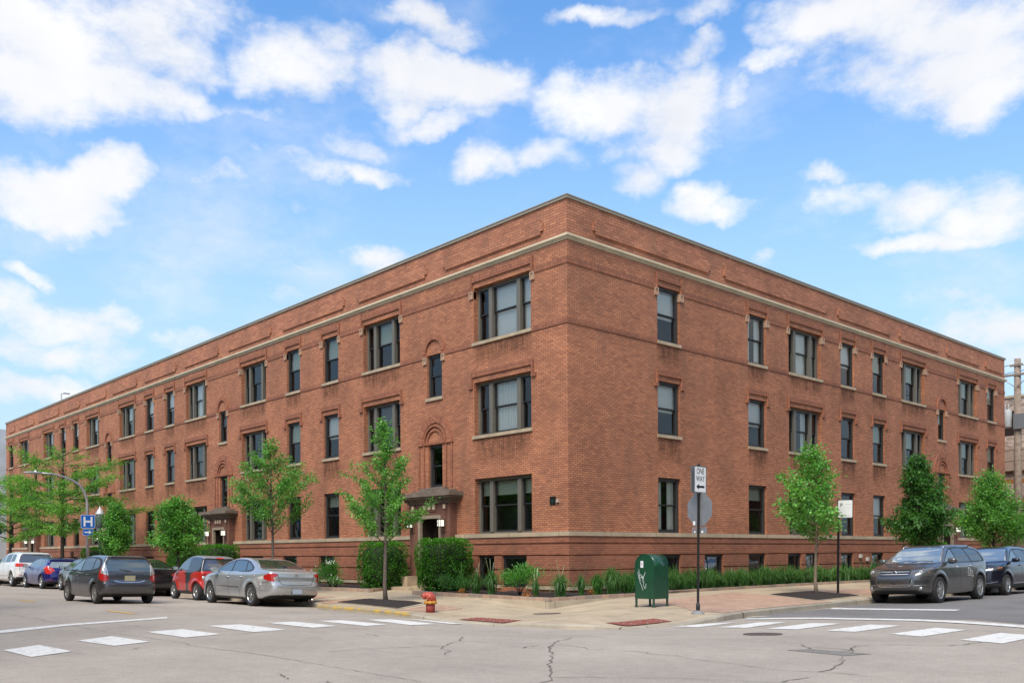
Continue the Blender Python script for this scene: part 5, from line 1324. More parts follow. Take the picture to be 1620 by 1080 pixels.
def hatch_grey():
    c = Car('moving_car', [(-1.75,.28),(-1.88,.34),(-1.93,.46),(-1.925,.60),(-1.86,.70),(-1.83,.90),(-1.77,1.06),(-1.66,1.25),(-1.62,1.36),(-1.72,1.40),(-1.55,1.425),(-1.0,1.45),(-.3,1.45),(.2,1.40),(.65,1.24),(1.12,1.03),(1.45,.94),(1.80,.78),(2.0,.6),(2.06,.44),(1.98,.24),(1.6,.20),(0,.18),(-1.3,.2)],
        [(0,.1,1),(.74,.1,1),(.80,.25),(.835,.45),(.85,.64),(.835,.82),(.80,.95),(.75,1.08),(.66,1.27),(.56,1.40),(.4,1.52),(0,1.54,1)],
        [(-1.95,0,1),(-1.93,.50),(-1.84,.74),(-1.5,.83),(-.6,.855),(.6,.85),(1.4,.80),(1.80,.66),(2.0,.42),(2.08,0,1)], 2.55, .305, .026, bow=.07, ks=.05, flare=.03)
    g = paint('dark grey car paint', (.085, .08, .083), .6, .25)
    c.cut('window_trim', 'side', [(1.0,1.0,1),(.62,1.2),(.2,1.35),(-.3,1.40),(-1.1,1.36),(-1.52,1.24),(-1.62,1.02,1),(-.9,.95),(0,.93)], M_PLASTIC, lambda V, N: V[:, 2] > .9)
    c.cut('side_window', 'side', [(.92,1.0,1),(.60,1.17),(.20,1.32),(.12,1.33,1),(.05,.97,1)], G_MID, split='lr')
    c.cut('side_window', 'side', [(.04,1.34,1),(-.4,1.365),(-.80,1.345,1),(-.92,1.01,1),(-.03,.97,1)], G_DARK, split='lr')
    c.cut('quarter_window', 'side', [(-.88,1.34,1),(-1.2,1.29),(-1.36,1.2),(-1.38,1.08),(-1.0,1.02,1)], G_DARK, split='lr')
    c.cut('windshield', 'front', [(0,1.40,1),(.5,1.38),(.70,1.04),(0,1.04,1)], G_WIND, lambda V, N: (V[:, 0] > .1) & (V[:, 0] < 1.2) & (N[:, 2] > .3), smooth=False)
    c.cut('rear_window', 'rear', [(0,1.33,1),(.55,1.32),(.66,1.07),(.66,.985),(0,.98,1)], cglass('pale reflecting rear glass', (.07, .085, .075), .14), lambda V, N: (V[:, 0] < -1.5) & (V[:, 2] > .95), smooth=False)
    c.cut('taillight', 'rear', [(.60,.70,1),(.63,1.0),(.66,1.24,1),(.86,1.2,1),(.88,.9),(.84,.70,1)], M_RED, lambda V, N: V[:, 0] < -1.55, split='lr')
    c.cut('taillight', 'side', [(-2,.70),(-2,1.2),(-1.70,1.2),(-1.58,.98),(-1.66,.74)], M_RED, lambda V, N: V[:, 0] < -1.5, split='lr')
    c.cut('clear_lens', 'rear', [(.60,.84,1),(.66,1.26,1),(.80,1.26,1),(.80,.92,1)], M_CLEAR, lambda V, N: V[:, 0] < -1.55, split='lr', smooth=False)
    c.cut('headlight', 'front', [(.45,.62),(.5,.76),(.9,.84),(.9,.7)], M_CLEAR, lambda V, N: V[:, 0] > 1.4, split='lr')
    c.cut('lower_bumper', 'rear', [(0,.1),(0,.30),(.7,.30),(.7,.1)], M_PLASTIC, lambda V, N: V[:, 2] < .33, smooth=False)
    c.finish(g)
    c.seams([[(.92,.98),(.98,.75),(.86,.45),(.82,.28)], [(.02,.96),(0,.6),(0,.27)], [(-.98,1.0),(-.98,.8),(-.80,.55),(-.74,.3)], [(-1.62,.66),(-1.86,.66)]])
    c.strip('hatch_gap', 'rear', [(-.66,.98),(-.64,.72),(-.42,.60),(0,.59),(.42,.60),(.64,.72),(.66,.98)], .014, M_UNDER, sgns=(1,))
    c.strip('plate_recess_rim', 'rear', [(-.42,.86),(-.36,.90),(.36,.90),(.42,.86)], .016, g, sgns=(1,), th=.02)
    c.strip('chrome_trim', 'rear', [(-.44,.70),(-.3,.655),(0,.645),(.3,.655),(.44,.70)], .018, M_CHROME, sgns=(1,), th=.012)
    c.mirrors(.78, 1.0, paint('grey mirror cap', (.07, .085, .085), .4, .3)); c.handle(.16, .83, g, .18); c.handle(-.72, .86, g, .18)
    c.plate('rear', .77, M_PLATE2, .31, .16); wiper(c, -.05, .97, .28, 1.04)
    p, n = c.hit('rear', 0, .945); mb = MB()
    for (ra, rb, dz) in ((.055, .036, 0), (.022, .034, 0), (.045, .016, .012)):
        K = 22
        for k in range(K):
            a0, a1 = 2*PI*k/K, 2*PI*(k+1)/K; mb.quad(*[(p.x-.012, ra*s_*math.cos(t), .945+dz+rb*s_*math.sin(t)) for s_, t in ((1., a0), (.84, a0), (.84, a1), (1., a1))], 0)
    mb.build('emblem', M_CHROME, c.root)
    c.wheels((9, .022, .12, simple('grey wheel cover', (.27, .26, .235), .4, metal=.5)), .83, .185)
    return c.root
def suv(kind, L, pts, sect, plan, WB, wr, body, glass, dlo, front=None, h=.03, wheel=(5, .045, .28, None), rails=True, white=False, flare=.035):
    c = Car(kind, pts, sect, plan, WB, wr, h, bow=.07, ks=.06, flare=flare)
    return c
def suv_grey():
    c = Car('parked_car', [(-2.15,.40),(-2.32,.46),(-2.38,.62),(-2.34,.80),(-2.34,1.0),(-2.28,1.2),(-2.10,1.50),(-1.98,1.60),(-1.6,1.67),(-.8,1.70),(-.1,1.70),(.35,1.63),(.80,1.40),(1.22,1.16),(1.5,1.10),(1.95,1.02),(2.2,.93),(2.34,.78),(2.385,.60),(2.36,.44),(2.2,.33),(1.9,.27),(1.,.25),(-1.,.25),(-1.8,.3)],
        [(0,.1,1),(.84,.1,1),(.90,.30),(.945,.50),(.965,.72),(.955,.92),(.92,1.06),(.86,1.18),(.78,1.36),(.69,1.52),(.60,1.62),(.4,1.76),(0,1.80,1)],
        [(-2.40,0,1),(-2.38,.5),(-2.26,.80),(-1.9,.92),(-1,.965),(.6,.97),(1.5,.945),(2.05,.84),(2.28,.62),(2.37,.35),(2.40,0,1)], 2.90, .385, .026, bow=.06, ks=.06, flare=.035, kp=.10)
    g = paint('grey brown metallic paint', (.118, .113, .108), .6, .25)
    c.cut('window_trim', 'side', [(1.02,1.15,1),(.62,1.38),(.22,1.56),(-.3,1.62),(-1.1,1.60),(-1.82,1.54),(-2.05,1.30),(-2.03,1.18,1),(-1.0,1.15)], M_PLASTIC, lambda V, N: V[:, 2] > 1.12)
    c.cut('side_window', 'side', [(.94,1.17,1),(.60,1.36),(.22,1.53),(.10,1.545,1),(.06,1.17,1)], G_MID, split='lr')
    c.cut('side_window', 'side', [(.02,1.55,1),(-.4,1.585),(-.84,1.575,1),(-.98,1.18,1),(-.02,1.17,1)], G_DARK, split='lr')
    c.cut('quarter_window', 'side', [(-.92,1.57,1),(-1.4,1.555),(-1.78,1.50),(-1.92,1.27),(-1.9,1.2,1),(-1.06,1.19,1)], G_DARK, split='lr')
    c.cut('windshield', 'front', [(0,1.62,1),(.56,1.60),(.62,1.585),(.82,1.20),(.78,1.17),(0,1.165,1)], G_WIND, lambda V, N: (V[:, 0] > .1) & (V[:, 0] < 1.4) & (N[:, 2] > .3), smooth=False)
    c.cut('sunroof', 'top', [(-.9,0),(-.9,.5),(.05,.5),(.05,0)], G_DARK, lambda V, N: V[:, 2] > 1.6, smooth=False)
    c.cut('rear_window', 'rear', [(0,1.56,1),(.6,1.53),(.75,1.22),(0,1.2,1)], G_DARK, lambda V, N: V[:, 2] > 1.15, smooth=False)
    c.cut('taillight', 'rear', [(.55,.92),(.55,1.12),(.95,1.14),(.95,.95)], M_RED, split='lr')
    fr = lambda V, N: V[:, 0] > 1.75
    c.cut('upper_grille', 'front', [(0,.805,1),(.42,.805,1),(.44,.93,1),(.40,.965,1),(0,.97,1)], M_UNDER, fr, smooth=False)
    c.cut('headlight', 'front', [(.47,.81,1),(.45,.95,1),(.55,.985),(.80,1.03),(.97,1.05),(.97,.86),(.80,.80)], simple('smoked lamp lens', (.12, .12, .115), .08, metal=.3, coat=.8), fr, split='lr')
    c.cut('headlight', 'side', [(2.5,.80),(2.5,1.02),(2.05,1.04),(1.90,1.0),(2.05,.86)], simple('smoked lamp lens', (.12, .12, .115), .08, metal=.3, coat=.8), fr, split='lr')
    c.cut('lower_grille', 'front', [(0,.50,1),(.40,.50,1),(.47,.56,1),(.50,.68,1),(0,.68,1)], M_UNDER, fr, smooth=False)
    c.cut('side_intake', 'front', [(.57,.55,1),(.55,.68,1),(.84,.70,1),(.86,.60,1),(.80,.56,1)], M_PLASTIC, fr, split='lr', smooth=False)
    c.cut('lower_bumper', 'front', [(0,.1,1),(0,.40,1),(.60,.40,1),(.70,.33,1),(.9,.33,1),(.9,.1,1)], M_PLASTIC, lambda V, N: V[:, 2] < .42, smooth=False)
    c.finish(g)
    c.seams([[(1.0,1.14),(1.06,.85),(.92,.5),(.88,.38)], [(.03,1.14),(0,.7),(0,.38)], [(-1.0,1.15),(-1.0,.95),(-.86,.75),(-.74,.45)]])
    c.strip('bonnet_gap', 'front', [(-.86,1.045),(-.45,.985),(0,.985),(.45,.985),(.86,1.045)], .012, M_UNDER, sgns=(1,))
    for z in (.845, .915): c.strip('grille_bar', 'front', [(-.41,z),(.41,z)], .032, M_CHROME, sgns=(1,), th=.014)
    for z in (.535, .575, .615, .655): c.strip('grille_bar', 'front', [(-.44,z),(.44,z)], .015, M_CHROME, sgns=(1,), th=.012)
    c.strip('grille_frame', 'front', [(-.51,.68),(-.47,.55),(-.40,.50),(.40,.50),(.47,.55),(.51,.68)], .016, M_CHROME, sgns=(1,), th=.014)
    c.strip('bumper_line', 'front', [(-.86,.54),(-.55,.535)], .014, M_CHROME, th=.01, sgns=(1, -1))
    for sg in (1, -1):
        p, n = c.hit('front', sg*.70, .90); mb = MB(); mb.lathe([(.062, 0), (.055, .012), (.035, .004), (.001, .01)], (p.x-.0, p.y, .90), 16, axis='x'); mb.build('lamp_reflector', M_CLEAR, c.root)
        p, n = c.hit('front', sg*.70, .445); mb = MB(); mb.lathe([(.05, 0), (.04, .012), (.001, .012)], (p.x, p.y, .445), 14, axis='x'); mb.build('fog_light', M_CLEAR, c.root)
        p, n = c.hit('side', 1.99, .95, sg)
        if p is not None: c.strip('indicator', 'side', [(1.98,.90),(2.03,.99)], .07, M_AMBER, sgns=(sg,), th=.004)
        # roof rails
        P = [(-1.5,.60,.0),(-1.42,.60,.05),(-.9,.62,.06),(-.1,.62,.055),(.25,.60,.04),(.36,.59,0)]
        pts = []
        for x, y, dz in P:
            h, _ = c.hit('top', x, sg*y); pts.append((x, sg*y, h.z+dz))
        mb = MB(); mb.tube(pts, [.014, .018, .018, .018, .018, .014], 8); mb.build('roof_rail', simple('satin rail', (.55, .55, .56), .3, metal=.9), c.root)
    # round emblem of two letters
    p, n = c.hit('front', 0, .88); mb = MB(); X = p.x+.028
    mb.lathe([(.001, .0), (.062, .0)], (X-.008, 0, .88), 24, m=1, axis='x'); mb.lathe([(.060, .0), (.062, .008), (.072, .008), (.074, 0)], (X-.006, 0, .88), 24, axis='x')
    def st(a, b, w=.011):
        a, b = Vector((0, a[0], a[1])), Vector((0, b[0], b[1])); t = (b-a).normalized(); s = Vector((0, -t.z, t.y))*w/2; o = Vector((X+.002, 0, .88))
        mb.quad(o+a-s, o+b-s, o+b+s, o+a+s, 0)
    st((-.026, .054), (0, .010)); st((.026, .054), (0, .010)); st((-.052, .030), (-.024, -.050)); st((-.024, -.050), (0, .0)); st((0, .0), (.024, -.050)); st((.024, -.050), (.052, .030))
    mb.build('emblem', [M_CHROME, M_PLASTIC], c.root, fix=False)
    c.mirrors(.80, 1.18, g, (.10, .13, .09)); c.handle(.18, 1.02, M_CHROME, .2); c.handle(-.80, 1.04, M_CHROME, .2)
    # white transfer drawing on the rear door: a running cat-like scribble of strokes
    mb = None
    S = [[(-.55,.92),(-.60,.97),(-.68,.99),(-.74,.95),(-.70,.90),(-.62,.89)], [(-.74,.95),(-.82,.90),(-.86,.82),(-.92,.78),(-.95,.70)], [(-.70,.90),(-.72,.83),(-.80,.78),(-.84,.70)], [(-.58,.90),(-.52,.84),(-.56,.80),(-.66,.80),(-.74,.84)], [(-.48,.76),(-.66,.765),(-.86,.75)], [(-.62,.96),(-.60,1.0),(-.66,.99)], [(-.78,.86),(-.88,.87),(-.92,.90)]]
    for s_ in S: c.strip('door_drawing', 'side', s_, .013, simple('white transfer', (.7, .68, .64), .5), sgns=(1,), th=.0015, step=.03)
    sk = c.strip('sticker', 'front', [(-.62,1.235),(-.52,1.24)], .04, simple('pale windscreen sticker', (.75, .76, .72), .5), sgns=(1,), th=.002); c.strip('sticker', 'front', [(-.50,1.30),(-.38,1.305)], .03, sk.data.materials[0], sgns=(1,), th=.002)
    wiper(c, .15, 1.19, -.45, 1.17, 'front'); wiper(c, .62, 1.19, .05, 1.185, 'front')
    c.wheels((5, .048, .30, None), .955, .245)
    return c.root
def suv_navy(kind='parked_car', col=(.012, .014, .026)):
    c = Car(kind, [(-2.10,.40),(-2.25,.46),(-2.30,.62),(-2.26,.80),(-2.24,1.0),(-2.12,1.2),(-1.90,1.45),(-1.80,1.55),(-1.4,1.62),(-.7,1.67),(-.1,1.67),(.35,1.60),(.82,1.37),(1.22,1.14),(1.5,1.08),(1.95,.99),(2.15,.90),(2.22,.75),(2.25,.55),(2.2,.40),(2.0,.28),(1.,.23),(-1.,.23),(-1.8,.28)],
        [(0,.1,1),(.80,.1,1),(.87,.30),(.91,.50),(.925,.72),(.915,.90),(.88,1.03),(.82,1.14),(.74,1.32),(.65,1.48),(.56,1.58),(.4,1.72),(0,1.76,1)],
        [(-2.33,0,1),(-2.30,.5),(-2.2,.78),(-1.8,.89),(-1,.925),(.6,.93),(1.4,.90),(1.95,.80),(2.15,.58),(2.23,.32),(2.26,0,1)], 2.70, .36, .03, bow=.07, ks=.05, flare=.03)
    g = paint('navy car paint', col, .35, .22)
    c.cut('window_trim', 'side', [(1.02,1.12,1),(.62,1.35),(.22,1.52),(-.3,1.58),(-1.0,1.55),(-1.6,1.43),(-1.86,1.22,1),(-1.0,1.13)], M_PLASTIC, lambda V, N: V[:, 2] > 1.1)
    c.cut('side_window', 'side', [(.94,1.14,1),(.60,1.33),(.22,1.50),(.10,1.51,1),(.06,1.14,1)], G_MID, split='lr')
    c.cut('side_window', 'side', [(.02,1.515,1),(-.4,1.54),(-.80,1.52,1),(-.95,1.15,1),(-.02,1.14,1)], G_DARK, split='lr')
    c.cut('quarter_window', 'side', [(-.88,1.51,1),(-1.3,1.45),(-1.66,1.28),(-1.64,1.22,1),(-1.0,1.16,1)], G_DARK, split='lr')
    c.cut('windshield', 'front', [(0,1.59,1),(.55,1.57),(.78,1.17),(0,1.145,1)], G_WIND, lambda V, N: (V[:, 0] > .1) & (V[:, 0] < 1.4) & (N[:, 2] > .3), smooth=False)
    c.cut('rear_window', 'rear', [(0,1.52,1),(.55,1.5),(.7,1.2),(0,1.17,1)], G_DARK, lambda V, N: V[:, 2] > 1.1, smooth=False)
    c.cut('taillight', 'rear', [(.5,.92),(.5,1.02),(.92,1.1),(.92,.95)], M_RED, split='lr')
    fr = lambda V, N: V[:, 0] > 1.6
    c.cut('grille', 'front', [(0,.56,1),(.30,.56,1),(.46,.84,1),(.40,.90,1),(0,.91,1)], M_PLASTIC, fr, smooth=False)
    c.cut('headlight', 'front', [(.46,.82),(.46,.88),(.70,.93),(.95,.98),(.95,.90),(.7,.83)], simple('dark lamp lens', (.09, .09, .09), .08, metal=.3, coat=.8), fr, split='lr')
    c.cut('lower_trim', 'front', [(0,.1,1),(0,.40,1),(.9,.40,1),(.9,.1,1)], M_PLASTIC, lambda V, N: V[:, 2] < .42, smooth=False)
    c.cut('lower_trim', 'side', [(-.9,.1,1),(-.9,.38,1),(.9,.38,1),(.9,.1,1)], M_PLASTIC, smooth=False)
    c.finish(g)
    c.strip('grille_wing', 'front', [(-.62,.89),(-.50,.86),(-.36,.60),(0,.55),(.36,.60),(.50,.86),(.62,.89)], .035, M_CHROME, sgns=(1,), th=.015)
    c.strip('bumper_line', 'front', [(-.80,.48),(-.6,.44),(0,.43),(.6,.44),(.80,.48)], .025, simple('satin blue grey strip', (.30, .34, .44), .3, metal=.7), sgns=(1,), th=.012)
    c.strip('sill_strip', 'side', [(-.85,.42),(.85,.40)], .022, M_CHROME, th=.008)
    c.strip('indicator', 'front', [(.80,.93),(.86,.94)], .035, M_AMBER, th=.004)
    c.seams([[(1.0,1.11),(1.04,.85),(.90,.5),(.86,.38)], [(.03,1.11),(0,.7),(0,.38)], [(-.96,1.13),(-.95,.92),(-.80,.7),(-.70,.42)]])
    c.mirrors(.80, 1.15, g, (.10, .13, .075)); c.handle(.16, 1.0, g, .19); c.handle(-.76, 1.02, g, .19)
    p, n = c.hit('top', -1.45, 0); mb = MB(); mb.poly([(-1.3, 0, p.z+.0), (-1.52, .015, p.z-.02), (-1.50, .0, p.z+.10)]); mb.poly([(-1.3, 0, p.z), (-1.52, -.015, p.z-.02), (-1.50, .0, p.z+.10)]); mb.poly([(-1.52, .015, p.z-.02), (-1.52, -.015, p.z-.02), (-1.5, 0, p.z+.1)]); mb.build('aerial_fin', M_CHROME, c.root)
    c.wheels((10, .022, .0, None), .915, .225)
    return c.root
def suv_white():
    c = Car('parked_car', [(-2.2,.42),(-2.38,.50),(-2.42,.66),(-2.36,.86),(-2.34,1.05),(-2.24,1.30),(-2.10,1.60),(-2.16,1.66),(-1.9,1.72),(-1.0,1.76),(-.2,1.75),(.25,1.66),(.70,1.42),(1.1,1.20),(1.5,1.15),(2.0,1.07),(2.25,.95),(2.36,.75),(2.36,.5),(2.2,.32),(1.,.26),(-1.,.26),(-1.8,.34)],
        [(0,.1,1),(.84,.1,1),(.90,.32),(.95,.55),(.965,.80),(.955,1.0),(.925,1.12),(.88,1.24),(.80,1.45),(.72,1.60),(.62,1.70),(.4,1.82),(0,1.85,1)],
        [(-2.44,0,1),(-2.42,.6),(-2.34,.84),(-2.0,.94),(-1,.965),(.6,.97),(1.6,.94),(2.1,.82),(2.3,.55),(2.38,0,1)], 2.915, .38, .032, bow=.05, ks=.05, flare=.04)
    g = paint('white car paint', (.72, .72, .70), .0, .3, .03)
    c.cut('side_window', 'side', [(.90,1.22,1),(.50,1.45),(.15,1.60,1),(.05,1.61,1),(.02,1.21,1)], G_MID, split='lr')
    c.cut('side_window', 'side', [(-.04,1.61,1),(-.5,1.635),(-.92,1.63,1),(-1.0,1.22,1),(-.06,1.21,1)], G_DARK, split='lr')
    c.cut('quarter_window', 'side', [(-1.02,1.63,1),(-1.6,1.58),(-1.75,1.32),(-1.72,1.26,1),(-1.1,1.23,1)], G_DARK, split='lr')
    c.cut('windshield', 'front', [(0,1.66,1),(.62,1.64),(.84,1.24),(0,1.22,1)], G_WIND, lambda V, N: (V[:, 0] > .1) & (V[:, 0] < 1.4) & (N[:, 2] > .3), smooth=False)
    c.cut('rear_window', 'rear', [(0,1.62,1),(.68,1.60),(.80,1.27),(.74,1.21),(0,1.21,1)], cglass('grey rear glass', (.09, .095, .10), .12), lambda V, N: (V[:, 2] > 1.15), smooth=False)
    c.cut('taillight', 'rear', [(.44,1.02),(.44,1.14),(.7,1.17),(1.0,1.16),(1.0,1.02)], M_REDL, lambda V, N: V[:, 0] < -2.0, split='lr')
    c.cut('taillight', 'side', [(-2.5,1.02),(-2.5,1.16),(-2.06,1.16),(-2.06,1.02)], M_REDL, lambda V, N: V[:, 0] < -2.0, split='lr')
    c.cut('lower_trim', 'rear', [(0,.1,1),(0,.50,1),(1.,.50,1),(1.,.1,1)], M_PLASTIC, lambda V, N: V[:, 2] < .52, smooth=False)
    c.cut('arch_trim', 'side', [(-1.0,.1,1),(-1.0,.36,1),(1.0,.36,1),(1.0,.1,1)], paint('grey brown lower paint', (.30, .27, .24), .3, .4), smooth=False)
    c.finish(g)
    c.strip('reflector', 'rear', [(.68,.60),(.88,.61)], .03, M_RED, th=.004)
    c.seams([[(1.0,1.18),(1.02,.9),(.9,.45)], [(0,1.2),(0,.42)], [(-1.02,1.2),(-1.0,.95),(-.85,.6)]])
    c.strip('sill_strip', 'side', [(-.9,.56),(.9,.54)], .03, M_CHROME, th=.008)
    c.strip('hatch_gap', 'rear', [(-.80,1.2),(-.78,.8),(-.7,.72),(.7,.72),(.78,.8),(.80,1.2)], .012, M_UNDER, sgns=(1,))
    c.mirrors(.76, 1.22, g, (.10, .13, .10)); c.handle(.16, 1.04, g, .19); c.handle(-.84, 1.06, g, .19); wiper(c, 0, 1.22, -.3, 1.34); c.plate('rear', .86, M_PLATE, .31, .16)
    c.wheels((5, .05, .28, None), .955, .24)
    return c.root
def hatch_blue():
    c = Car('parked_car', [(-2.0,.32),(-2.13,.40),(-2.16,.55),(-2.12,.72),(-2.08,.92),(-1.98,1.08),(-1.80,1.28),(-1.86,1.36),(-1.6,1.42),(-.9,1.475),(-.3,1.48),(.2,1.42),(.7,1.22),(1.15,1.03),(1.5,.97),(1.9,.84),(2.1,.66),(2.16,.48),(2.05,.26),(1.,.2),(-1.,.2),(-1.6,.24)],
        [(0,.1,1),(.80,.1,1),(.86,.28),(.90,.48),(.915,.68),(.90,.86),(.86,.98),(.80,1.1),(.71,1.28),(.60,1.41),(.42,1.53),(0,1.56,1)],
        [(-2.18,0,1),(-2.15,.5),(-2.02,.78),(-1.6,.88),(-.6,.92),(.6,.915),(1.5,.86),(1.95,.70),(2.12,.42),(2.18,0,1)], 2.65, .325, .032, bow=.08, ks=.05, flare=.035)
    g = paint('deep blue car paint', (.015, .015, .15), .4, .25)
    c.cut('side_window', 'side', [(.95,1.03,1),(.6,1.2),(.2,1.35),(.08,1.37,1),(.03,1.0,1)], G_MID, split='lr')
    c.cut('side_window', 'side', [(-.02,1.37,1),(-.45,1.39),(-.85,1.37,1),(-.98,1.05,1),(-.05,1.0,1)], G_MID, split='lr')
    c.cut('quarter_window', 'side', [(-.94,1.36,1),(-1.25,1.3),(-1.45,1.14),(-1.05,1.06,1)], G_MID, split='lr')
    c.cut('windshield', 'front', [(0,1.42,1),(.5,1.4),(.74,1.06),(0,1.05,1)], G_WIND, lambda V, N: (V[:, 0] > .1) & (V[:, 0] < 1.3) & (N[:, 2] > .3), smooth=False)
    c.cut('rear_window', 'rear', [(0,1.27,1),(.58,1.26),(.74,1.06),(.62,.99),(0,.98,1)], cglass('pale rear glass', (.22, .25, .24), .2), lambda V, N: (V[:, 2] > .96), smooth=False)
    c.cut('taillight', 'rear', [(.50,.86,1),(.62,1.0,1),(.95,1.05,1),(.95,.76,1),(.70,.72,1)], M_REDL, lambda V, N: V[:, 0] < -1.6, split='lr')
    c.cut('taillight', 'side', [(-2.2,.72),(-2.2,1.03),(-1.84,1.06),(-1.58,.98),(-1.75,.86),(-1.85,.74)], M_REDL, lambda V, N: V[:, 0] < -1.5, split='lr')
    c.cut('lower_trim', 'rear', [(0,.1,1),(0,.36,1),(.9,.36,1),(.9,.1,1)], M_PLASTIC, lambda V, N: V[:, 2] < .38, smooth=False)
    c.finish(g)
    c.strip('reflector', 'rear', [(.60,.42),(.80,.44)], .03, M_RED, th=.004); c.strip('indicator', 'rear', [(.66,.90),(.76,.92)], .05, M_CLEAR, th=.004)
    c.seams([[(1.0,1.0),(1.0,.8),(.88,.35)], [(.0,1.0),(0,.35)], [(-1.0,1.03),(-.98,.8),(-.8,.4)]])
    c.mirrors(.80, 1.03, simple('dull teal mirror cap', (.05, .10, .11), .4), (.09, .12, .08)); c.handle(.15, .88, g); c.handle(-.78, .9, g)
    c.wheels((5, .03, .22, None), .895, .2)
    return c.root
def sedan_black(kind='parked_car', nm='black car paint', col=(.022, .022, .026), rear=G_DARK):
    c = Car(kind, [(-2.15,.30),(-2.33,.38),(-2.38,.54),(-2.36,.72),(-2.36,.90),(-2.42,1.03),(-2.36,1.06),(-2.0,1.075),(-1.7,1.10),(-1.3,1.27),(-.9,1.39),(-.4,1.445),(.05,1.435),(.45,1.34),(.85,1.17),(1.25,.99),(1.6,.94),(2.0,.83),(2.25,.66),(2.32,.48),(2.2,.24),(1.,.18),(-1.,.18),(-1.8,.22)],
        [(0,.1,1),(.78,.1,1),(.84,.26),(.875,.45),(.89,.64),(.875,.82),(.84,.94),(.76,1.08),(.66,1.26),(.56,1.38),(.4,1.5),(0,1.53,1)],
        [(-2.40,0,1),(-2.38,.48),(-2.26,.74),(-1.9,.85),(-1,.89),(.6,.89),(1.6,.85),(2.05,.70),(2.26,.42),(2.34,0,1)], 2.85, .33, .032, bow=.08, ks=.05, flare=.03)
    g = paint(nm, col, .4, .25)
    c.cut('side_window', 'side', [(1.0,1.0,1),(.62,1.17),(.2,1.31),(.06,1.335,1),(.02,.99,1)], G_MID, split='lr')
    c.cut('side_window', 'side', [(-.02,1.34,1),(-.4,1.35),(-.85,1.29),(-1.2,1.14),(-1.15,1.06,1),(-.05,.99,1)], G_MID, split='lr')
    c.cut('windshield', 'front', [(0,1.38,1),(.48,1.36),(.70,1.02),(0,1.01,1)], G_WIND, lambda V, N: (V[:, 0] > .1) & (V[:, 0] < 1.4) & (N[:, 2] > .3), smooth=False)
    c.cut('rear_window', 'rear', [(0,1.38,1),(.46,1.36),(.66,1.13),(0,1.13,1)], rear, lambda V, N: (V[:, 0] > -1.9) & (V[:, 0] < -.6) & (N[:, 2] > .3), smooth=False)
    c.cut('taillight', 'rear', [(.40,.84,1),(.52,.90,1),(.66,1.0,1),(.92,1.02,1),(.92,.86,1),(.70,.80,1),(.45,.78,1)], M_REDL, lambda V, N: V[:, 0] < -2.0, split='lr', smooth=False)
    c.cut('lower_trim', 'rear', [(0,.1,1),(0,.34,1),(.9,.34,1),(.9,.1,1)], M_PLASTIC, lambda V, N: V[:, 2] < .36, smooth=False)
    c.cut('headlight', 'front', [(.42,.60),(.42,.72),(.9,.82),(.9,.66)], M_CLEAR, lambda V, N: V[:, 0] > 1.7, split='lr')
    c.finish(g)
    c.strip('trunk_lip', 'rear', [(-.66,1.045),(0,1.06),(.66,1.045)], .03, M_CHROME, sgns=(1,), th=.012)
    c.strip('bumper_ridge', 'rear', [(-.80,.62),(0,.60),(.80,.62)], .02, g, sgns=(1,), th=.015)  # raised strip across the bumper in the body paint
    c.seams([[(1.0,.98),(1.02,.75),(.9,.32)], [(0,.99),(0,.3)], [(-1.0,1.02),(-.95,.8),(-.75,.35)]])
    c.mirrors(.85, .99, g, (.09, .12, .07)); c.handle(.15, .84, g); c.handle(-.78, .86, g)
    c.wheels((7, .03, .0, None), .87, .2)
    return c.root

def park(root, xr, yl, direction, half, WB, label, roll=True, zf=z_road):
    """wheelbase centre from the position of the street-side rear wheel; direction 'W' heads -X, 'S' heads -Y"""
    if direction == 'W': cx, cy, rz = xr-WB/2, yl+half, PI; zl, zr_ = zf(cx, yl+.1), zf(cx, cy+half-.1); tilt = math.atan2(zr_-zl, 2*half-.2)
    else: cx, cy, rz = xr-half, yl+WB/2, -PI/2; zl, zr_ = zf(xr-.1, cy), zf(cx-half+.1, cy); tilt = math.atan2(zr_-zl, 2*half-.2)
    root.location = (cx, cy, (zl+zr_)/2-.005)
    # lean towards the gutter: left side of the car is the street side in both cases
    root.rotation_euler = (-tilt, 0, rz)
    tag(root, label, 'car', 'cars parked along the kerb')
    return root
park(sedan_silver(), -5.58, -7.86, 'W', .925, 2.81, 'silver four door sedan parked nearest the corner, rear bumper towards the crossing')
park(two_seater(), -10.45, -7.42, 'W', .785, 1.867, 'tiny red and black two seater parked between the silver sedan and a black sedan')
k = hatch_grey(); park(k, -8.62, -11.30, 'W', .85, 2.55, 'dark grey hatchback driving away in the lane, tan licence plate'); k['group'] = ''; del k['group']
park(sedan_black(), -15.5, -7.85, 'W', .89, 2.85, 'black sedan with red rear lamps parked in front of the red two seater')
park(sedan_black(nm='dark grey sedan paint', col=(.045, .042, .042)), -20.9, -7.85, 'W', .89, 2.85, 'dark grey sedan almost hidden behind the grey hatchback, silver front wheel showing')
park(hatch_blue(), -26.15, -7.98, 'W', .915, 2.65, 'deep blue hatchback parked between the white utility vehicle and a dark sedan')
park(suv_white(), -30.8, -8.08, 'W', .965, 2.915, 'white sport utility vehicle with wide red rear lamps parked behind the blue hatchback')
n_ = sedan_black(nm='pale silver sedan paint', col=(.48, .49, .50)); park(n_, -37.2, -8.0, 'W', .89, 2.85, 'pale silver car cut off by the left edge, beyond the white utility vehicle')
park(suv_grey(), 8.72, 6.25, 'S', .965, 2.90, 'grey brown sport utility vehicle facing the crossing, round emblem on its grille')
nv = suv_navy(); park(nv, 8.40, 12.4, 'S', .925, 2.70, 'navy sport utility vehicle parked behind the grey brown one')
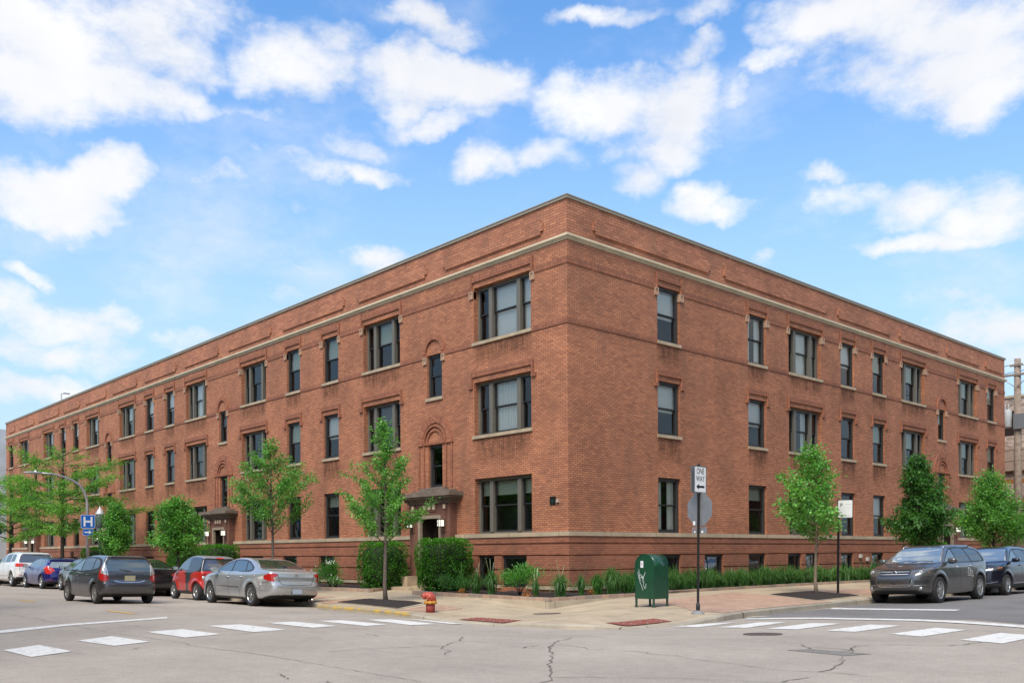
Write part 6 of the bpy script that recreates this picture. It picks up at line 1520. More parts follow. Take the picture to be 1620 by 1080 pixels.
w2 = sedan_black(nm='white sedan paint', col=(.7, .7, .7)); park(w2, 8.45, 18.2, 'S', .89, 2.85, 'white car parked beyond the navy utility vehicle at the right edge')

# ------------------------------------------------------------------ plants
def leaf_mat(name, c1, c2, c3=None):
    m = bpy.data.materials.new(name); m.use_nodes = True; nt = m.node_tree; nt.nodes.clear(); out = nd(nt, 'ShaderNodeOutputMaterial')
    at = nd(nt, 'ShaderNodeAttribute', attribute_name='tint')
    cr = nd(nt, 'ShaderNodeValToRGB', {'Fac': at.outputs['Fac']})
    e = cr.color_ramp.elements; e[0].color = rgb(c1); e[0].position = 0.; e[1].color = rgb(c2); e[1].position = .85
    n = e.new(1.); n.color = rgb(c3 or [min(1, v*1.5) for v in c2])
    df = nd(nt, 'ShaderNodeBsdfPrincipled', {'Base Color': cr.outputs[0], 'Roughness': .42}); df.inputs['Specular IOR Level'].default_value = .35
    sat = nd(nt, 'ShaderNodeMixRGB', {0: 1., 1: cr.outputs[0], 2: (1.5, 1.6, .55, 1)}, blend_type='MULTIPLY')
    tr = nd(nt, 'ShaderNodeBsdfTranslucent', {'Color': sat.outputs[0]})
    mx = nd(nt, 'ShaderNodeMixShader', {0: .34, 1: df.outputs[0], 2: tr.outputs[0]}); nt.links.new(mx.outputs[0], out.inputs[0]); return m
LF_A = leaf_mat('fresh green leaf', (.055, .18, .035), (.18, .41, .09))
LF_B = leaf_mat('mid green leaf', (.04, .15, .028), (.16, .40, .08))
LF_C = leaf_mat('dark green leaf', (.02, .075, .016), (.075, .21, .04))
LF_H = leaf_mat('clipped hedge leaf', (.02, .085, .010), (.09, .29, .022), (.16, .50, .03))
LF_G = leaf_mat('grass blade', (.03, .095, .022), (.11, .25, .06), (.34, .42, .26))
LF_L = leaf_mat('locust leaflet', (.06, .18, .03), (.19, .42, .075))
BARK = simple('grey brown bark', (.13, .10, .078), .9, noise=.35, nscale=14., bump=.6)
BARKD = simple('dark bark', (.055, .045, .038), .9, noise=.3, nscale=14., bump=.6)
M_GROWN = simple('dark hedge core', (.02, .028, .012), .95)
def leaves(name, P, D, N, Ls, Ws, tint, m, parent, fold=.25):
    P, D, N = (np.asarray(a, float) for a in (P, D, N)); n = len(P)
    D /= np.linalg.norm(D, axis=1)[:, None]+1e-9; S = np.cross(D, N); S /= np.linalg.norm(S, axis=1)[:, None]+1e-9; U = np.cross(S, D)
    L = np.asarray(Ls)[:, None]*np.ones((n, 1)); W = np.asarray(Ws)[:, None]*np.ones((n, 1))
    V = np.stack([P, P+D*L*.45+S*W*.5+U*W*fold, P+D*L, P+D*L*.45-S*W*.5+U*W*fold], 1).reshape(-1, 3)
    me = bpy.data.meshes.new(name); me.vertices.add(4*n); me.vertices.foreach_set('co', V.ravel())
    me.loops.add(4*n); me.loops.foreach_set('vertex_index', np.arange(4*n)); me.polygons.add(n); me.polygons.foreach_set('loop_start', np.arange(n)*4); me.polygons.foreach_set('loop_total', np.full(n, 4))
    me.materials.append(m); me.update(calc_edges=True)
    a = me.attributes.new('tint', 'FLOAT', 'FACE'); a.data.foreach_set('value', np.clip(np.asarray(tint, float), 0, 1))
    return link(name, me, parent)
def rnd_unit(R, n):
    v = R.normal(size=(n, 3)); return v/np.linalg.norm(v, axis=1)[:, None]
def tree(loc, label, seed, z0, z1, prof, trunk_r, nb, leafn, leaf, elev=(.5, .9), lm=LF_A, bark=BARK, spread=.13, droop=0., cat='tree', group='street trees', flat=0., twigs=4, lean=(0, 0), asym=None, base_tint=.5):
    """prof: radius of the crown against relative height; the crown is made of limbs, twigs and single leaves"""
    R = np.random.default_rng(seed); r = random.Random(seed)
    root = empty('street_tree', loc); tag(root, label, cat, group)
    H = z1; tb = MB()
    tp = [(lean[0]*t+ .03*math.sin(t*5+seed), lean[1]*t+.03*math.cos(t*4+seed)-.03, H*.97*t) for t in [i/12 for i in range(13)]]; tp[0] = (0, 0, -.12)
    tr_ = [trunk_r*(1.35 if i == 0 else (1-.86*i/12)) for i in range(13)]; tb.tube(tp, tr_, 9)
    tb.build('trunk', bark, root, merge=False)
    def trunk_at(z):
        t = max(0, min(11.999, z/(H*.97)*12)); i = int(t); a, b = Vector(tp[i]), Vector(tp[i+1]); return a+(b-a)*(t-i)
    bb = MB(); SEG = []
    ga = 2.399
    for i in range(nb):
        t = (i+.5)/nb; z = z0+(z1-z0)*.93*t**.95; rad = np.interp(t, [p[0] for p in prof], [p[1] for p in prof])*r.uniform(.48, 1.28)
        az = i*ga+r.uniform(-.4, .4); el = r.uniform(*elev)+t*.25
        if asym: rad *= asym(az)
        if rad < .08: continue
        L = rad/math.cos(el) if el < 1.2 else rad*1.6; L = min(L, rad*1.9)
        zb = max(z0*.82, z-L*math.sin(el)*.55); p = trunk_at(zb); d = Vector((math.cos(az)*math.cos(el), math.sin(az)*math.cos(el), math.sin(el)))
        pts = [p]; K = 6
        for k in range(K):
            dd = (d+Vector((r.uniform(-.16, .16), r.uniform(-.16, .16), r.uniform(-.08, .14)-droop*k/K))).normalized(); p = p+dd*L/K; pts.append(p)
        br = max(.006, trunk_r*.34*(1-t*.6)); bb.tube(pts, [br*(1-.8*k/K) for k in range(K+1)], 5)
        SEG.append((pts, 1.0, rad))
        for q in range(int(twigs*max(1, rad*1.4))):
            k = r.uniform(.3, .98)*K; i0 = min(K-1, int(k)); s = pts[i0]+(pts[i0+1]-pts[i0])*(k-i0)
            dv = ((pts[i0+1]-pts[i0]).normalized()+Vector((r.uniform(-1, 1), r.uniform(-1, 1), r.uniform(-.5, .7)*(1-flat)-droop))*.95).normalized(); tl = rad*r.uniform(.22, .5)
            P2 = [s+dv*tl*u+Vector((0, 0, .04*math.sin(u*3)-droop*.2*u*u)) for u in (0, .5, 1.)]; bb.tube(P2, [br*.3, br*.2, .003], 3, cap=False); SEG.append((P2, .9, rad))
    bb.build('limb', bark, root, fix=False)
    # leaves along every twig
    lens = np.array([sum((a-b).length for a, b in zip(s[0][:-1], s[0][1:])) for s in SEG]); pr = lens/lens.sum()
    cnt = R.multinomial(leafn, pr); P, D = [], []; T = []
    for (pts, w, rad), c, L in zip(SEG, cnt, lens):
        A = np.array([tuple(p) for p in pts]); n = int(c)
        if n == 0: continue
        lo = .22 if len(pts) > 3 else .05
        u = R.uniform(lo, 1.02, n)**.8*(len(pts)-1); i = np.clip(u.astype(int), 0, len(pts)-2); fpos = (u-i)[:, None]
        base = A[i]*(1-fpos)+A[i+1]*fpos; off = R.normal(size=(n, 3))*spread*(1, 1, .8-.45*flat); base = base+off; P.append(base)
        d = off+(A[i+1]-A[i])*.3+rnd_unit(R, n)*.12; d[:, 2] -= .04+droop*.25; D.append(d); T.append(np.full(n, R.uniform(-.24, .24)))
    P = np.concatenate(P); D = np.concatenate(D); T = np.concatenate(T); n = len(P)
    N = rnd_unit(R, n)*(.8-.45*flat)+np.array([0, 0, 1.])
    ls = leaf[0]*R.uniform(.65, 1.25, n); ws = leaf[1]*R.uniform(.7, 1.2, n)
    tint = base_tint+T+R.normal(0, .16, n)
    leaves('crown', P, D, N, ls, ws, tint, lm, root)
    return root
cone = [(0, .95), (.12, 1.12), (.35, .84), (.55, .5), (.75, .3), (1, .10)]
sc_ = lambda pr_, k: [(a, b*k) for a, b in pr_]
tree((-2.36, -5.2, .05), 'slender young street tree with spiky bright crown, left of the hydrant', 11, 1.95, 5.45, sc_(cone, .98), .062, 42, 8500, (.085, .05), (.45, .8), LF_A, BARK, .055, 0., twigs=5, base_tint=.6)
tree((-9.52, -5.0, .03), 'slender street tree with airy bright crown behind the silver sedan', 12, 2.4, 5.55, sc_([(0, .6), (.15, 1.), (.4, .9), (.65, .55), (.85, .3), (1, .15)], 1.25), .065, 38, 9000, (.09, .055), (.35, .75), LF_A, BARK, .07, 0., twigs=5, base_tint=.55)
tree((-17.6, -5.0, .03), 'low dense round crowned street tree behind the red two seater', 13, 1.45, 3.85, sc_([(0, .7), (.15, 1.), (.45, .85), (.75, .5), (1, .2)], .98), .07, 44, 8000, (.11, .075), (.1, .7), LF_B, BARKD, .11, .03, twigs=5, base_tint=.6)
tree((-24.63, -5.0, .03), 'small dense street tree between the hospital sign pole and the round crowned tree', 14, 1.5, 3.95, sc_([(0, .7), (.2, 1.), (.5, .8), (.8, .42), (1, .16)], .80), .07, 40, 6500, (.11, .075), (.1, .7), LF_B, BARKD, .11, .03, twigs=5, base_tint=.55)
asy = lambda a: 1.0+.25*math.cos(a-PI)
tree((-32.8, -5.0, .03), 'wide honey locust with long flat layered branches, behind the blue hatchback', 15, 2.5, 7.5, [(0, 2.6), (.2, 3.2), (.45, 2.9), (.7, 2.3), (.9, 1.2), (1, .5)], .12, 34, 21000, (.15, .06), (.0, .34), LF_L, BARKD, .13, .10, flat=.85, twigs=7, asym=asy, base_tint=.6)
tree((-43.2, -5.0, .03), 'honey locust at the left edge, half out of view', 16, 2.3, 6.6, [(0, 2.), (.3, 2.9), (.6, 2.4), (.85, 1.4), (1, .4)], .12, 28, 12000, (.17, .07), (.05, .35), LF_L, BARKD, .15, .10, flat=.8, twigs=6)
tree((4.86, 6.22, .07), 'young broad leaved street tree beside the black parking sign pole', 17, 1.75, 4.8, sc_([(0, .75), (.15, 1.0), (.4, .95), (.6, .55), (.8, .32), (1, .22)], 1.22), .055, 34, 5600, (.115, .08), (.35, .9), LF_A, simple('tan bark', (.26, .19, .13), .9, noise=.3, nscale=14.), .10, .05, twigs=5, base_tint=.62, asym=lambda a: 1.12-.45*max(0, math.cos(a-.83))-.10*math.cos(a-.83))
tree((4.7, 14.16, .05), 'dark drooping narrow street tree behind the grey brown vehicle', 18, 1.65, 5.1, sc_([(0, .95), (.12, 1.0), (.4, .8), (.65, .55), (.85, .32), (1, .14)], .98), .07, 48, 12000, (.13, .07), (.1, .6), LF_C, BARKD, .11, .28, twigs=6, base_tint=.55)
tree((4.7, 21.39, .05), 'fresh green street tree behind the navy vehicle', 19, 1.6, 4.85, sc_([(0, .8), (.15, 1.05), (.35, 1.0), (.6, .6), (.85, .35), (1, .15)], 1.4), .07, 42, 12500, (.12, .08), (.3, .8), LF_A, BARKD, .14, .03, twigs=6, base_tint=.5)

def hedge(x0, x1, y0, y1, z0, z1, n, label, seed, size=.06):
    R = np.random.default_rng(seed); p_ = 7.0; cx, cy, cz = (x0+x1)/2, (y0+y1)/2, (z0+z1)/2; a, b, c = (x1-x0)/2, (y1-y0)/2, (z1-z0)/2
    root = empty('hedge', (cx, cy, z0)); tag(root, label, 'hedge', 'clipped hedges beside the doors')
    # points on a superellipsoid, nudged by lumps
    u = rnd_unit(R, n); p = p_; k = (np.abs(u[:, 0])**p+np.abs(u[:, 1])**p+np.abs(u[:, 2])**p)**(-1/p)
    S = u*k[:, None]; P = S*np.array([a, b, c])
    G = np.sign(S)*np.abs(S)**(p-1)/np.array([a, b, c]); G /= np.linalg.norm(G, axis=1)[:, None]
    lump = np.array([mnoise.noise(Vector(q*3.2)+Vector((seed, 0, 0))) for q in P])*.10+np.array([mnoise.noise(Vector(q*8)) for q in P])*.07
    narrow = np.clip((P[:, 2]+c)/(2*c), 0, 1); P[:, :2] *= (.90+.10*np.clip(narrow*3, 0, 1))[:, None]
    P = P+G*(lump-R.exponential(.035, n))[:, None]
    P[:, 2] += c
    D = G+rnd_unit(R, n)*.9; N = rnd_unit(R, n)+G*.6
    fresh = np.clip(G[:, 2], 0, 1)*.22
    leaves('foliage', P, D, N, size*R.uniform(.7, 1.4, n), size*.55*R.uniform(.7, 1.3, n), .38+fresh+R.normal(0, .17, n)+lump*1.2, LF_H, root)  # tint is brighter facing up and on bumps, darker in hollows
    core = MB(); rows = []
    for i in range(13):
        t = -PI/2+PI*i/12; row = []
        for j in range(24):
            w = 2*PI*j/24; v = np.array([math.cos(t)*math.cos(w), math.cos(t)*math.sin(w), math.sin(t)]); kk = (np.abs(v)**p).sum()**(-1/p); v = v*kk*np.array([a-.13, b-.13, c-.13])
            row.append((v[0], v[1], v[2]+c))
        rows.append(row)
    core.grid(rows, 0, True, True); core.build('inner_core', M_GROWN, root)  # added solid dark core, so the foliage is not see-through
    return root
HG = [(-6.68, 'nearest', 'left of', 'right of', 15000, .055), (-24.05, 'second', 'left of', 'right of', 8000, .075), (-40.45, 'third', 'left of', 'right of', 4500, .09)]
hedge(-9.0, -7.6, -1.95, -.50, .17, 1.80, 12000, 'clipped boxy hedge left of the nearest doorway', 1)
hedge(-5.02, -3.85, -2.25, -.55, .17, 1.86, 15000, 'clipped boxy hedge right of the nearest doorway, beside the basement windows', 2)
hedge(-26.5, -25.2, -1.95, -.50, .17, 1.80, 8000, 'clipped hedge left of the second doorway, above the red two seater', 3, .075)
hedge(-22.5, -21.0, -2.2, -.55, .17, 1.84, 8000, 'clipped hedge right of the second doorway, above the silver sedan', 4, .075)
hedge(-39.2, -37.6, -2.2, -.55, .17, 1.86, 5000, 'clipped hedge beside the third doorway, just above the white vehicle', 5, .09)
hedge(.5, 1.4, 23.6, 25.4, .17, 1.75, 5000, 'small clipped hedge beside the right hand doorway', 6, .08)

def tuft(x, y, z, w, h, n, seed, label, m=LF_G, base=.42, name='grass_tuft', plumes=0):
    """an arching clump of blades, each blade bent in three pieces"""
    R = np.random.default_rng(seed); V, Fc, T = [], [], []
    for i in range(n):
        az = R.uniform(0, 2*PI); out = R.uniform(.15, 1)*w*.5; hh = h*R.uniform(.65, 1.1); bx, by = R.normal(0, w*.07, 2); ww = R.uniform(.008, .015)*(1 if h < .7 else 1.2)
        c, s = math.cos(az), math.sin(az); k0 = len(V)
        for t in (0, .4, .75, 1.):
            rr = out*(.75*t+.75*t*t); zz = hh*(2.35*t-(1.15+.95*(out/(w*.5)))*t*t) if t else 0
            q = ww*(1-t*.85); V += [(bx+c*rr-s*q, by+s*rr+c*q, zz), (bx+c*rr+s*q, by+s*rr-c*q, zz)]
        for k in range(3): Fc.append((k0+2*k, k0+2*k+1, k0+2*k+3, k0+2*k+2)); T.append(base+R.normal(0, .2))
    for i in range(plumes):
        az = R.uniform(0, 2*PI); c, s = math.cos(az), math.sin(az); o = R.uniform(.2, .7)*w; hh = h*R.uniform(1.15, 1.6); k0 = len(V)
        for t in (0, .5, .9, 1.):
            q = .003 if t < .8 else .007; V += [(c*o*t*t-s*q, s*o*t*t+c*q, hh*t), (c*o*t*t+s*q, s*o*t*t-c*q, hh*t)]
        for k in range(3): Fc.append((k0+2*k, k0+2*k+1, k0+2*k+3, k0+2*k+2)); T.append(1.)
    me = bpy.data.meshes.new(name); me.from_pydata(V, [], Fc); me.materials.append(m); me.update()
    a = me.attributes.new('tint', 'FLOAT', 'FACE'); a.data.foreach_set('value', np.clip(T, 0, 1))
    o = link(name, me); o.location = (x, y, z)
    if label: tag(o, label, 'grass', 'ornamental grass tufts in the corner bed')
    return o
GT = 'ornamental grasses'
tuft(-2.65, -2.1, .18, .6, .62, 240, 21, 'grass tuft directly beside the right hedge, first from the left', LF_C, .6, plumes=5)
tuft(-1.95, -2.1, .18, .62, .66, 260, 22, 'second grass tuft from the hedge, below the two basement windows', plumes=4)
tuft(-1.2, -2.15, .18, .62, .70, 280, 23, 'third grass tuft from the hedge, left of the round shrub', plumes=6)
tuft(.95, -2.35, .18, .42, .55, 130, 24, 'thin grass tuft right of the round shrub, orange leaves at its foot', plumes=7)
tuft(1.35, -1.75, .18, .80, .66, 330, 25, 'tall pale striped grass tuft at the very corner of the bed', LF_G, .62, plumes=8)
tuft(1.45, -1.0, .18, .45, .62, 190, 26, 'narrow upright grass tuft just right of the corner', plumes=2)
tuft(1.4, -.25, .18, .72, .62, 300, 27, 'dark grass tuft midway between the bed corner and the mailbox', LF_C, .62)
tuft(1.35, .45, .18, .85, .78, 380, 28, 'large arching grass tuft just left of the green mailbox', LF_G, .55)
tuft(1.35, 1.25, .18, .7, .62, 260, 29, 'grass tuft half hidden behind the green mailbox', LF_C, .6)
# the long grass row on the right reads as one mass
rowm = MB(); R = np.random.default_rng(77); V, Fc, T = [], [], []
yy = 1.9
while yy < 25.6:
    for xo in (.45, 1.05):
        w, h = R.uniform(.8, 1.1), R.uniform(.48, .78); cx_, cy_ = xo+R.normal(0, .06), yy+R.normal(0, .1); bt = R.uniform(.25, .65)
        if h > .78: h += .1
        for i in range(150 if yy < 12 else 90):
            az = R.uniform(0, 2*PI); out = R.uniform(.15, 1)*w*.5; hh = h*R.uniform(.65, 1.1); bx, by = R.normal(0, w*.07, 2); ww = R.uniform(.009, .016)*(1 if yy < 12 else 1.5)
            c, s = math.cos(az), math.sin(az); k0 = len(V)
            for t in (0, .4, .75, 1.):
                rr = out*(.75*t+.75*t*t); zz = hh*(2.35*t-(1.15+.95*(out/(w*.5)))*t*t) if t else 0; q = ww*(1-t*.85)
                V += [(cx_+bx+c*rr-s*q, cy_+by+s*rr+c*q, max(.19, .17+zz)), (cx_+bx+c*rr+s*q, cy_+by+s*rr-c*q, max(.19, .17+zz))]
            for k in range(3): Fc.append((k0+2*k, k0+2*k+1, k0+2*k+3, k0+2*k+2)); T.append(bt+R.normal(0, .2))
    yy += .58
me = bpy.data.meshes.new('grass_row'); me.from_pydata(V, [], Fc); me.materials.append(LF_G); me.update(); a = me.attributes.new('tint', 'FLOAT', 'FACE'); a.data.foreach_set('value', np.clip(T, 0, 1))
o = link('grass_row', me); tag(o, 'long row of arching grass along the right wall of the building', 'grass', kind='stuff')
def shrub(x, y, z, w, h, n, seed, label, m, size, flowers=0):
    R = np.random.default_rng(seed); root = empty('shrub', (x, y, z)); tag(root, label, 'shrub', 'small shrubs in the planting beds')
    sb = MB(); C = []
    for i in range(16):
        az, o = R.uniform(0, 2*PI), R.uniform(.2, 1)*w*.42; e = (math.cos(az)*o, math.sin(az)*o, h*R.uniform(.4, .92)); C.append(e); sb.tube([(0, 0, -.03), (e[0]*.4, e[1]*.4, e[2]*.5), e], [.010, .007, .003], 4)
    sb.build('stem', BARKD, root, fix=False)
    C = np.array(C); i = R.integers(0, len(C), n); P = C[i]+R.normal(size=(n, 3))*np.array([w*.12, w*.12, h*.12]); P[:, 2] = np.clip(P[:, 2], .03, None)
    D = P-np.array([0, 0, h*.3])+rnd_unit(R, n)*.2; leaves('foliage', P, D, rnd_unit(R, n)+np.array([0, 0, .8]), size*R.uniform(.7, 1.3, n), size*.55*R.uniform(.8, 1.2, n), .5+R.normal(0, .18, n), m, root)
    if flowers:
        k = R.integers(0, n, flowers); leaves('flower', P[k]+np.array([0, 0, .04]), rnd_unit(R, flowers), rnd_unit(R, flowers), np.full(flowers, .05), np.full(flowers, .05), np.full(flowers, 1.), simple('white petals', (.75, .75, .68), .7), root)['kind'] = 'stuff'
    return root
shrub(-.15, -1.95, .18, 1.15, .78, 1500, 31, 'round broad leaved shrub in the middle of the corner bed', LF_B, .07)
shrub(-8.9-1.55, -2.15, .18, .95, .95, 1300, 32, 'tall rounded shrub in the bed behind the tail of the silver sedan', LF_B, .07)
shrub(-11.6, -2.1, .18, .8, .6, 700, 33, 'low shrub with white blossom heads behind the silver sedan', LF_B, .06, 130)
shrub(-9.75-.1, -2.3, .18, .7, .42, 600, 34, 'low pale green shrub at the foot of the left hedge', LF_A, .06, 30)
shrub(-3.3, -2.3, .18, .7, .5, 500, 35, 'dark low shrub tucked under the right hedge', LF_C, .06)
for i, (x, y, lb) in enumerate([(-2.2, -2.5, 'orange foliage plant beside the second grass tuft from the hedge'), (.9, -2.65, 'orange foliage plant at the front of the corner bed'), (1.55, -.72, 'orange foliage plant between two grass tufts right of the corner')]):
    R = np.random.default_rng(50+i); n = 55; P = R.normal(size=(n, 3))*.06+np.array([x, y, .25]); o = leaves('orange_plant', P-np.array([x, y, .17]), rnd_unit(R, n)+np.array([0, 0, .5]), rnd_unit(R, n), np.full(n, .06), np.full(n, .035), R.uniform(0, 1, n), leaf_mat('orange leaf', (.30, .10, .03), (.55, .22, .07)), None)
    o.location = (x, y, .17); tag(o, lb, 'plant', 'orange foliage plants')

# ------------------------------------------------------------------ street furniture
M_GREEN = simple('dark green mailbox paint', (.008, .060, .028), .26, noise=.12, nscale=6., coat=.3)
M_ALU = simple('dull sign back', (.30, .31, .32), .45, metal=.5, noise=.15, nscale=6.)
M_WHITE = simple('white sign face', (.78, .78, .76), .45)
M_BLACKP = simple('black sign print', (.012, .012, .012), .5)
M_SIGNB = simple('blue sign face', (.01, .12, .50), .4)
M_POLE = simple('black pole paint', (.010, .010, .011), .4)
M_GALV = simple('galvanised pole', (.40, .39, .38), .45, metal=.5, noise=.15, nscale=5.)
def text_mesh(s, size, sx=1., bold=0.):
    cu = bpy.data.curves.new('lettering', 'FONT'); cu.body = s; cu.size = size; cu.align_x = 'CENTER'; cu.offset = bold; cu.fill_mode = 'FRONT'
    to = bpy.data.objects.new('lettering', cu); COL.objects.link(to); bpy.context.view_layer.update()
    me = bpy.data.meshes.new_from_object(to.evaluated_get(bpy.context.evaluated_depsgraph_get())); bpy.data.objects.remove(to)
    for v in me.vertices: v.co.x *= sx
    me.name = 'lettering'; return me
def lettering(s, size, sx, bold, m, parent, M4):
    me = text_mesh(s, size, sx, bold); me.materials.clear(); me.materials.append(m)
    o = link('lettering', me, parent); o.matrix_local = M4; return o
def plate(name, pts, th, mats, parent, M4, fix=True):
    """flat plate in local x (right) / z (up), front towards -y"""
    mb = MB(); K = len(pts)
    mb.poly([(p[0], -th/2, p[1]) for p in pts], 0); mb.poly([(p[0], th/2, p[1]) for p in reversed(pts)], 1 if len(mats) > 1 else 0)
    for i in range(K):
        a, b = pts[i], pts[(i+1) % K]; mb.quad((a[0], -th/2, a[1]), (a[0], th/2, a[1]), (b[0], th/2, b[1]), (b[0], -th/2, b[1]), 1 if len(mats) > 1 else 0)
    o = mb.build(name, mats, parent, fix=False); o.matrix_local = M4; return o
def rrect(w, h, r=.03, n=4):
    out = []
    for cx, cy, a0 in ((w/2-r, h/2-r, 0), (-w/2+r, h/2-r, PI/2), (-w/2+r, -h/2+r, PI), (w/2-r, -h/2+r, 1.5*PI)):
        for k in range(n+1): out.append((cx+r*math.cos(a0+PI/2*k/n), cy+r*math.sin(a0+PI/2*k/n)))
    return out
def facing(x, y, z, nx, ny):
    """frame whose -y axis points along (nx, ny)"""
    return Matrix.Translation((x, y, z)) @ Matrix.Rotation(math.atan2(ny, nx)+PI/2, 4, 'Z')
FL_ = Matrix.Rotation(PI/2, 4, 'X')   # text plane (xy) to plate plane (xz), facing -y
def ring_outline(mb, pts, inner, y, m=0):
    K = len(pts)
    for i in range(K):
        a, b, c, d = pts[i], pts[(i+1) % K], inner[(i+1) % K], inner[i]; mb.quad((a[0], y, a[1]), (b[0], y, b[1]), (c[0], y, c[1]), (d[0], y, d[1]), m)

# green relay mailbox
mx0, mx1, my0, my1 = 4.47, 5.08, -2.20, -1.62
box = empty('mailbox', ((mx0+mx1)/2, (my0+my1)/2, z_walk(4.77, -1.9))); tag(box, 'dark green arched mail storage box on four short legs, white scribble on it', 'mailbox')
hw, hd, zb, zs, rr_ = .305, .29, .21, 1.045, .305
prof = [(-hw, zb), (-hw, zs)]+[(-rr_*math.cos(a), zs+rr_*math.sin(a)) for a in [PI*i/20 for i in range(1, 20)]]+[(hw, zs), (hw, zb)]
mb = MB(); mb.poly([(p[0], -hd, p[1]) for p in prof]); mb.poly([(p[0], hd, p[1]) for p in reversed(prof)])
mb.grid([[(p[0], -hd, p[1]) for p in prof], [(p[0], hd, p[1]) for p in prof]], 0, True); mb.quad((-hw, -hd, zb), (hw, -hd, zb), (hw, hd, zb), (-hw, hd, zb))
o = mb.build('body', M_GREEN, box, fix=False)
bm = bmesh.new(); bm.from_mesh(o.data); bmesh.ops.remove_doubles(bm, verts=bm.verts, dist=1e-5); bmesh.ops.recalc_face_normals(bm, faces=bm.faces); bm.to_mesh(o.data); bm.free()
for p in o.data.polygons: p.use_smooth = len(p.vertices) == 4 and abs(p.normal.y) < .5 and p.normal.z > .02
mb = MB()
for yy in (-hd-.004, hd-.012):
    out = [(p[0]*1.018, p[1]+(.006 if p[1] > zs else 0)) for p in prof]; inn = [(p[0]*.955, p[1]-(.012 if p[1] > zs else 0)) for p in prof]
    for i in range(len(prof)-1):
        a, b, c, d = out[i], out[i+1], inn[i+1], inn[i]
        mb.quad((a[0], yy, a[1]), (b[0], yy, b[1]), (c[0], yy, c[1]), (d[0], yy, d[1])); mb.quad((a[0], yy, a[1]), (b[0], yy, b[1]), (b[0], yy+.016, b[1]), (a[0], yy+.016, a[1]))
mb.build('edge_flange', M_GREEN, box)
mb = MB()
for i in range(11):
    z = zb+.04+i*.08
    for x, y in ((-hw+.03, -hd-.004), (hw-.03, -hd-.004)): mb.lathe([(.007, 0), (.004, -.006), (.0005, -.007)], (x, y, z), 6, axis='y')
    mb.lathe([(.007, 0), (.004, .006), (.0005, .007)], (hw, -hd+.03, z), 6, axis='x'); mb.lathe([(.007, 0), (.004, .006), (.0005, .007)], (hw, hd-.03, z), 6, axis='x')
mb.build('rivet', M_GREEN, box)['kind'] = 'stuff'
for sx in (-1, 1):
    for sy in (-1, 1):
        mb = MB(); x, y = sx*(hw-.025), sy*(hd-.025)
        mb.box(x-.026, x+.026, y-.006 if sy > 0 else y-.026, y+.026 if sy > 0 else y+.006, 0, zb+.02); mb.box(x-.04, x+.04, y-.035, y+.035, -.01, .012); mb.build('leg', simple('worn dark green leg', (.03, .06, .045), .6, noise=.4, nscale=20.), box)
st = MB(); st.box(-.125, -.035, -hd-.004, -hd-.001, zs-.04, zs+.13); s_ = st.build('sticker', simple('white sticker', (.75, .76, .78), .5), box)
mb = MB(); y = -hd-.006; zc = zs+.045; xc = -.08
for (a, b) in (((-.018, .04), (.018, .04)), ((-.018, .0), (.02, .0)), ((0, .045), (0, -.03)), ((-.014, -.03), (.014, -.03)), ((-.02, .04), (-.02, 0))): mb.box(xc+min(a[0], b[0])-.003, xc+max(a[0], b[0])+.003, y, y+.002, zc+min(a[1], b[1])-.003, zc+max(a[1], b[1])+.003)
mb.build('sticker_print', simple('blue grey print', (.06, .07, .12), .5), s_)
G = [[(-.21,.89),(-.185,.76),(-.15,.68)], [(-.175,.955),(-.165,.84),(-.15,.66),(-.10,.56),(-.045,.44)], [(-.15,.80),(-.12,.83),(-.10,.79),(-.115,.74),(-.14,.75)], [(-.10,.83),(-.09,.74),(-.075,.80),(-.06,.72)], [(-.045,.80),(-.04,.70),(-.02,.78),(.03,.90),(.0,.76),(-.03,.58)], [(-.06,.73),(-.04,.62)], [(-.03,.60),(-.005,.50),(.03,.48),(.045,.60)], [(-.16,.67),(-.11,.69)], [(.02,.88),(-.01,.70),(-.025,.62)]]
mb = MB()
for s0 in G:
    c = catmull(s0, 5, False); c = np.concatenate([c, [s0[-1]]])
    for a, b in zip(c[:-1], c[1:]):
        a, b = Vector((a[0], 0, a[1])), Vector((b[0], 0, b[1])); t = (b-a).normalized(); n = Vector((-t.z, 0, t.x))*.0055; yv = Vector((0, -hd-.0035, 0)); mb.quad(a-n+yv, b-n+yv, b+n+yv, a+n+yv)
mb.build('scribble', simple('white scribble', (.62, .68, .64), .6), box, fix=False)

# red hydrant
M_HYD = simple('faded red hydrant paint', (.42, .070, .042), .5, noise=.2, nscale=14., bump=.15)
M_HYDD = simple('dark red barrel paint', (.26, .038, .026), .65, noise=.25, nscale=12., bump=.2)
hy = empty('fire_hydrant', (1.73, -6.71, z_walk(1.73, -6.71)), math.atan2(-.737, -.676)); tag(hy, 'short red fire hydrant with a yellow flange, at the kerb near the young tree', 'hydrant')
mb = MB(); mb.lathe([(.001, -.03), (.112, -.03), (.112, .222), (.001, .222)], k=24); mb.build('barrel', M_HYDD, hy)
mb = MB(); mb.lathe([(.001, .212), (.150, .212), (.160, .220), (.160, .262), (.150, .272), (.10, .274)], k=24)
for k in range(8):
    a = 2*PI*k/8; mb.lathe([(.018, .20), (.018, .286), (.001, .286)], (.135*math.cos(a), .135*math.sin(a), 0), 6)
mb.build('flange', simple('worn yellow flange', (.55, .26, .03), .55, noise=.3, nscale=25.), hy)
mb = MB(); mb.tube([(-.03,0,.265),(-.028,0,.33),(-.015,0,.375),(.03,0,.405),(.09,0,.412),(.15,0,.405)], [.118,.116,.112,.098,.085,.076], 18)
mb.lathe([(.112, .0), (.12, .012), (.11, .03)], (-.03, 0, .268), 20)
mb.build('elbow', M_HYD, hy)
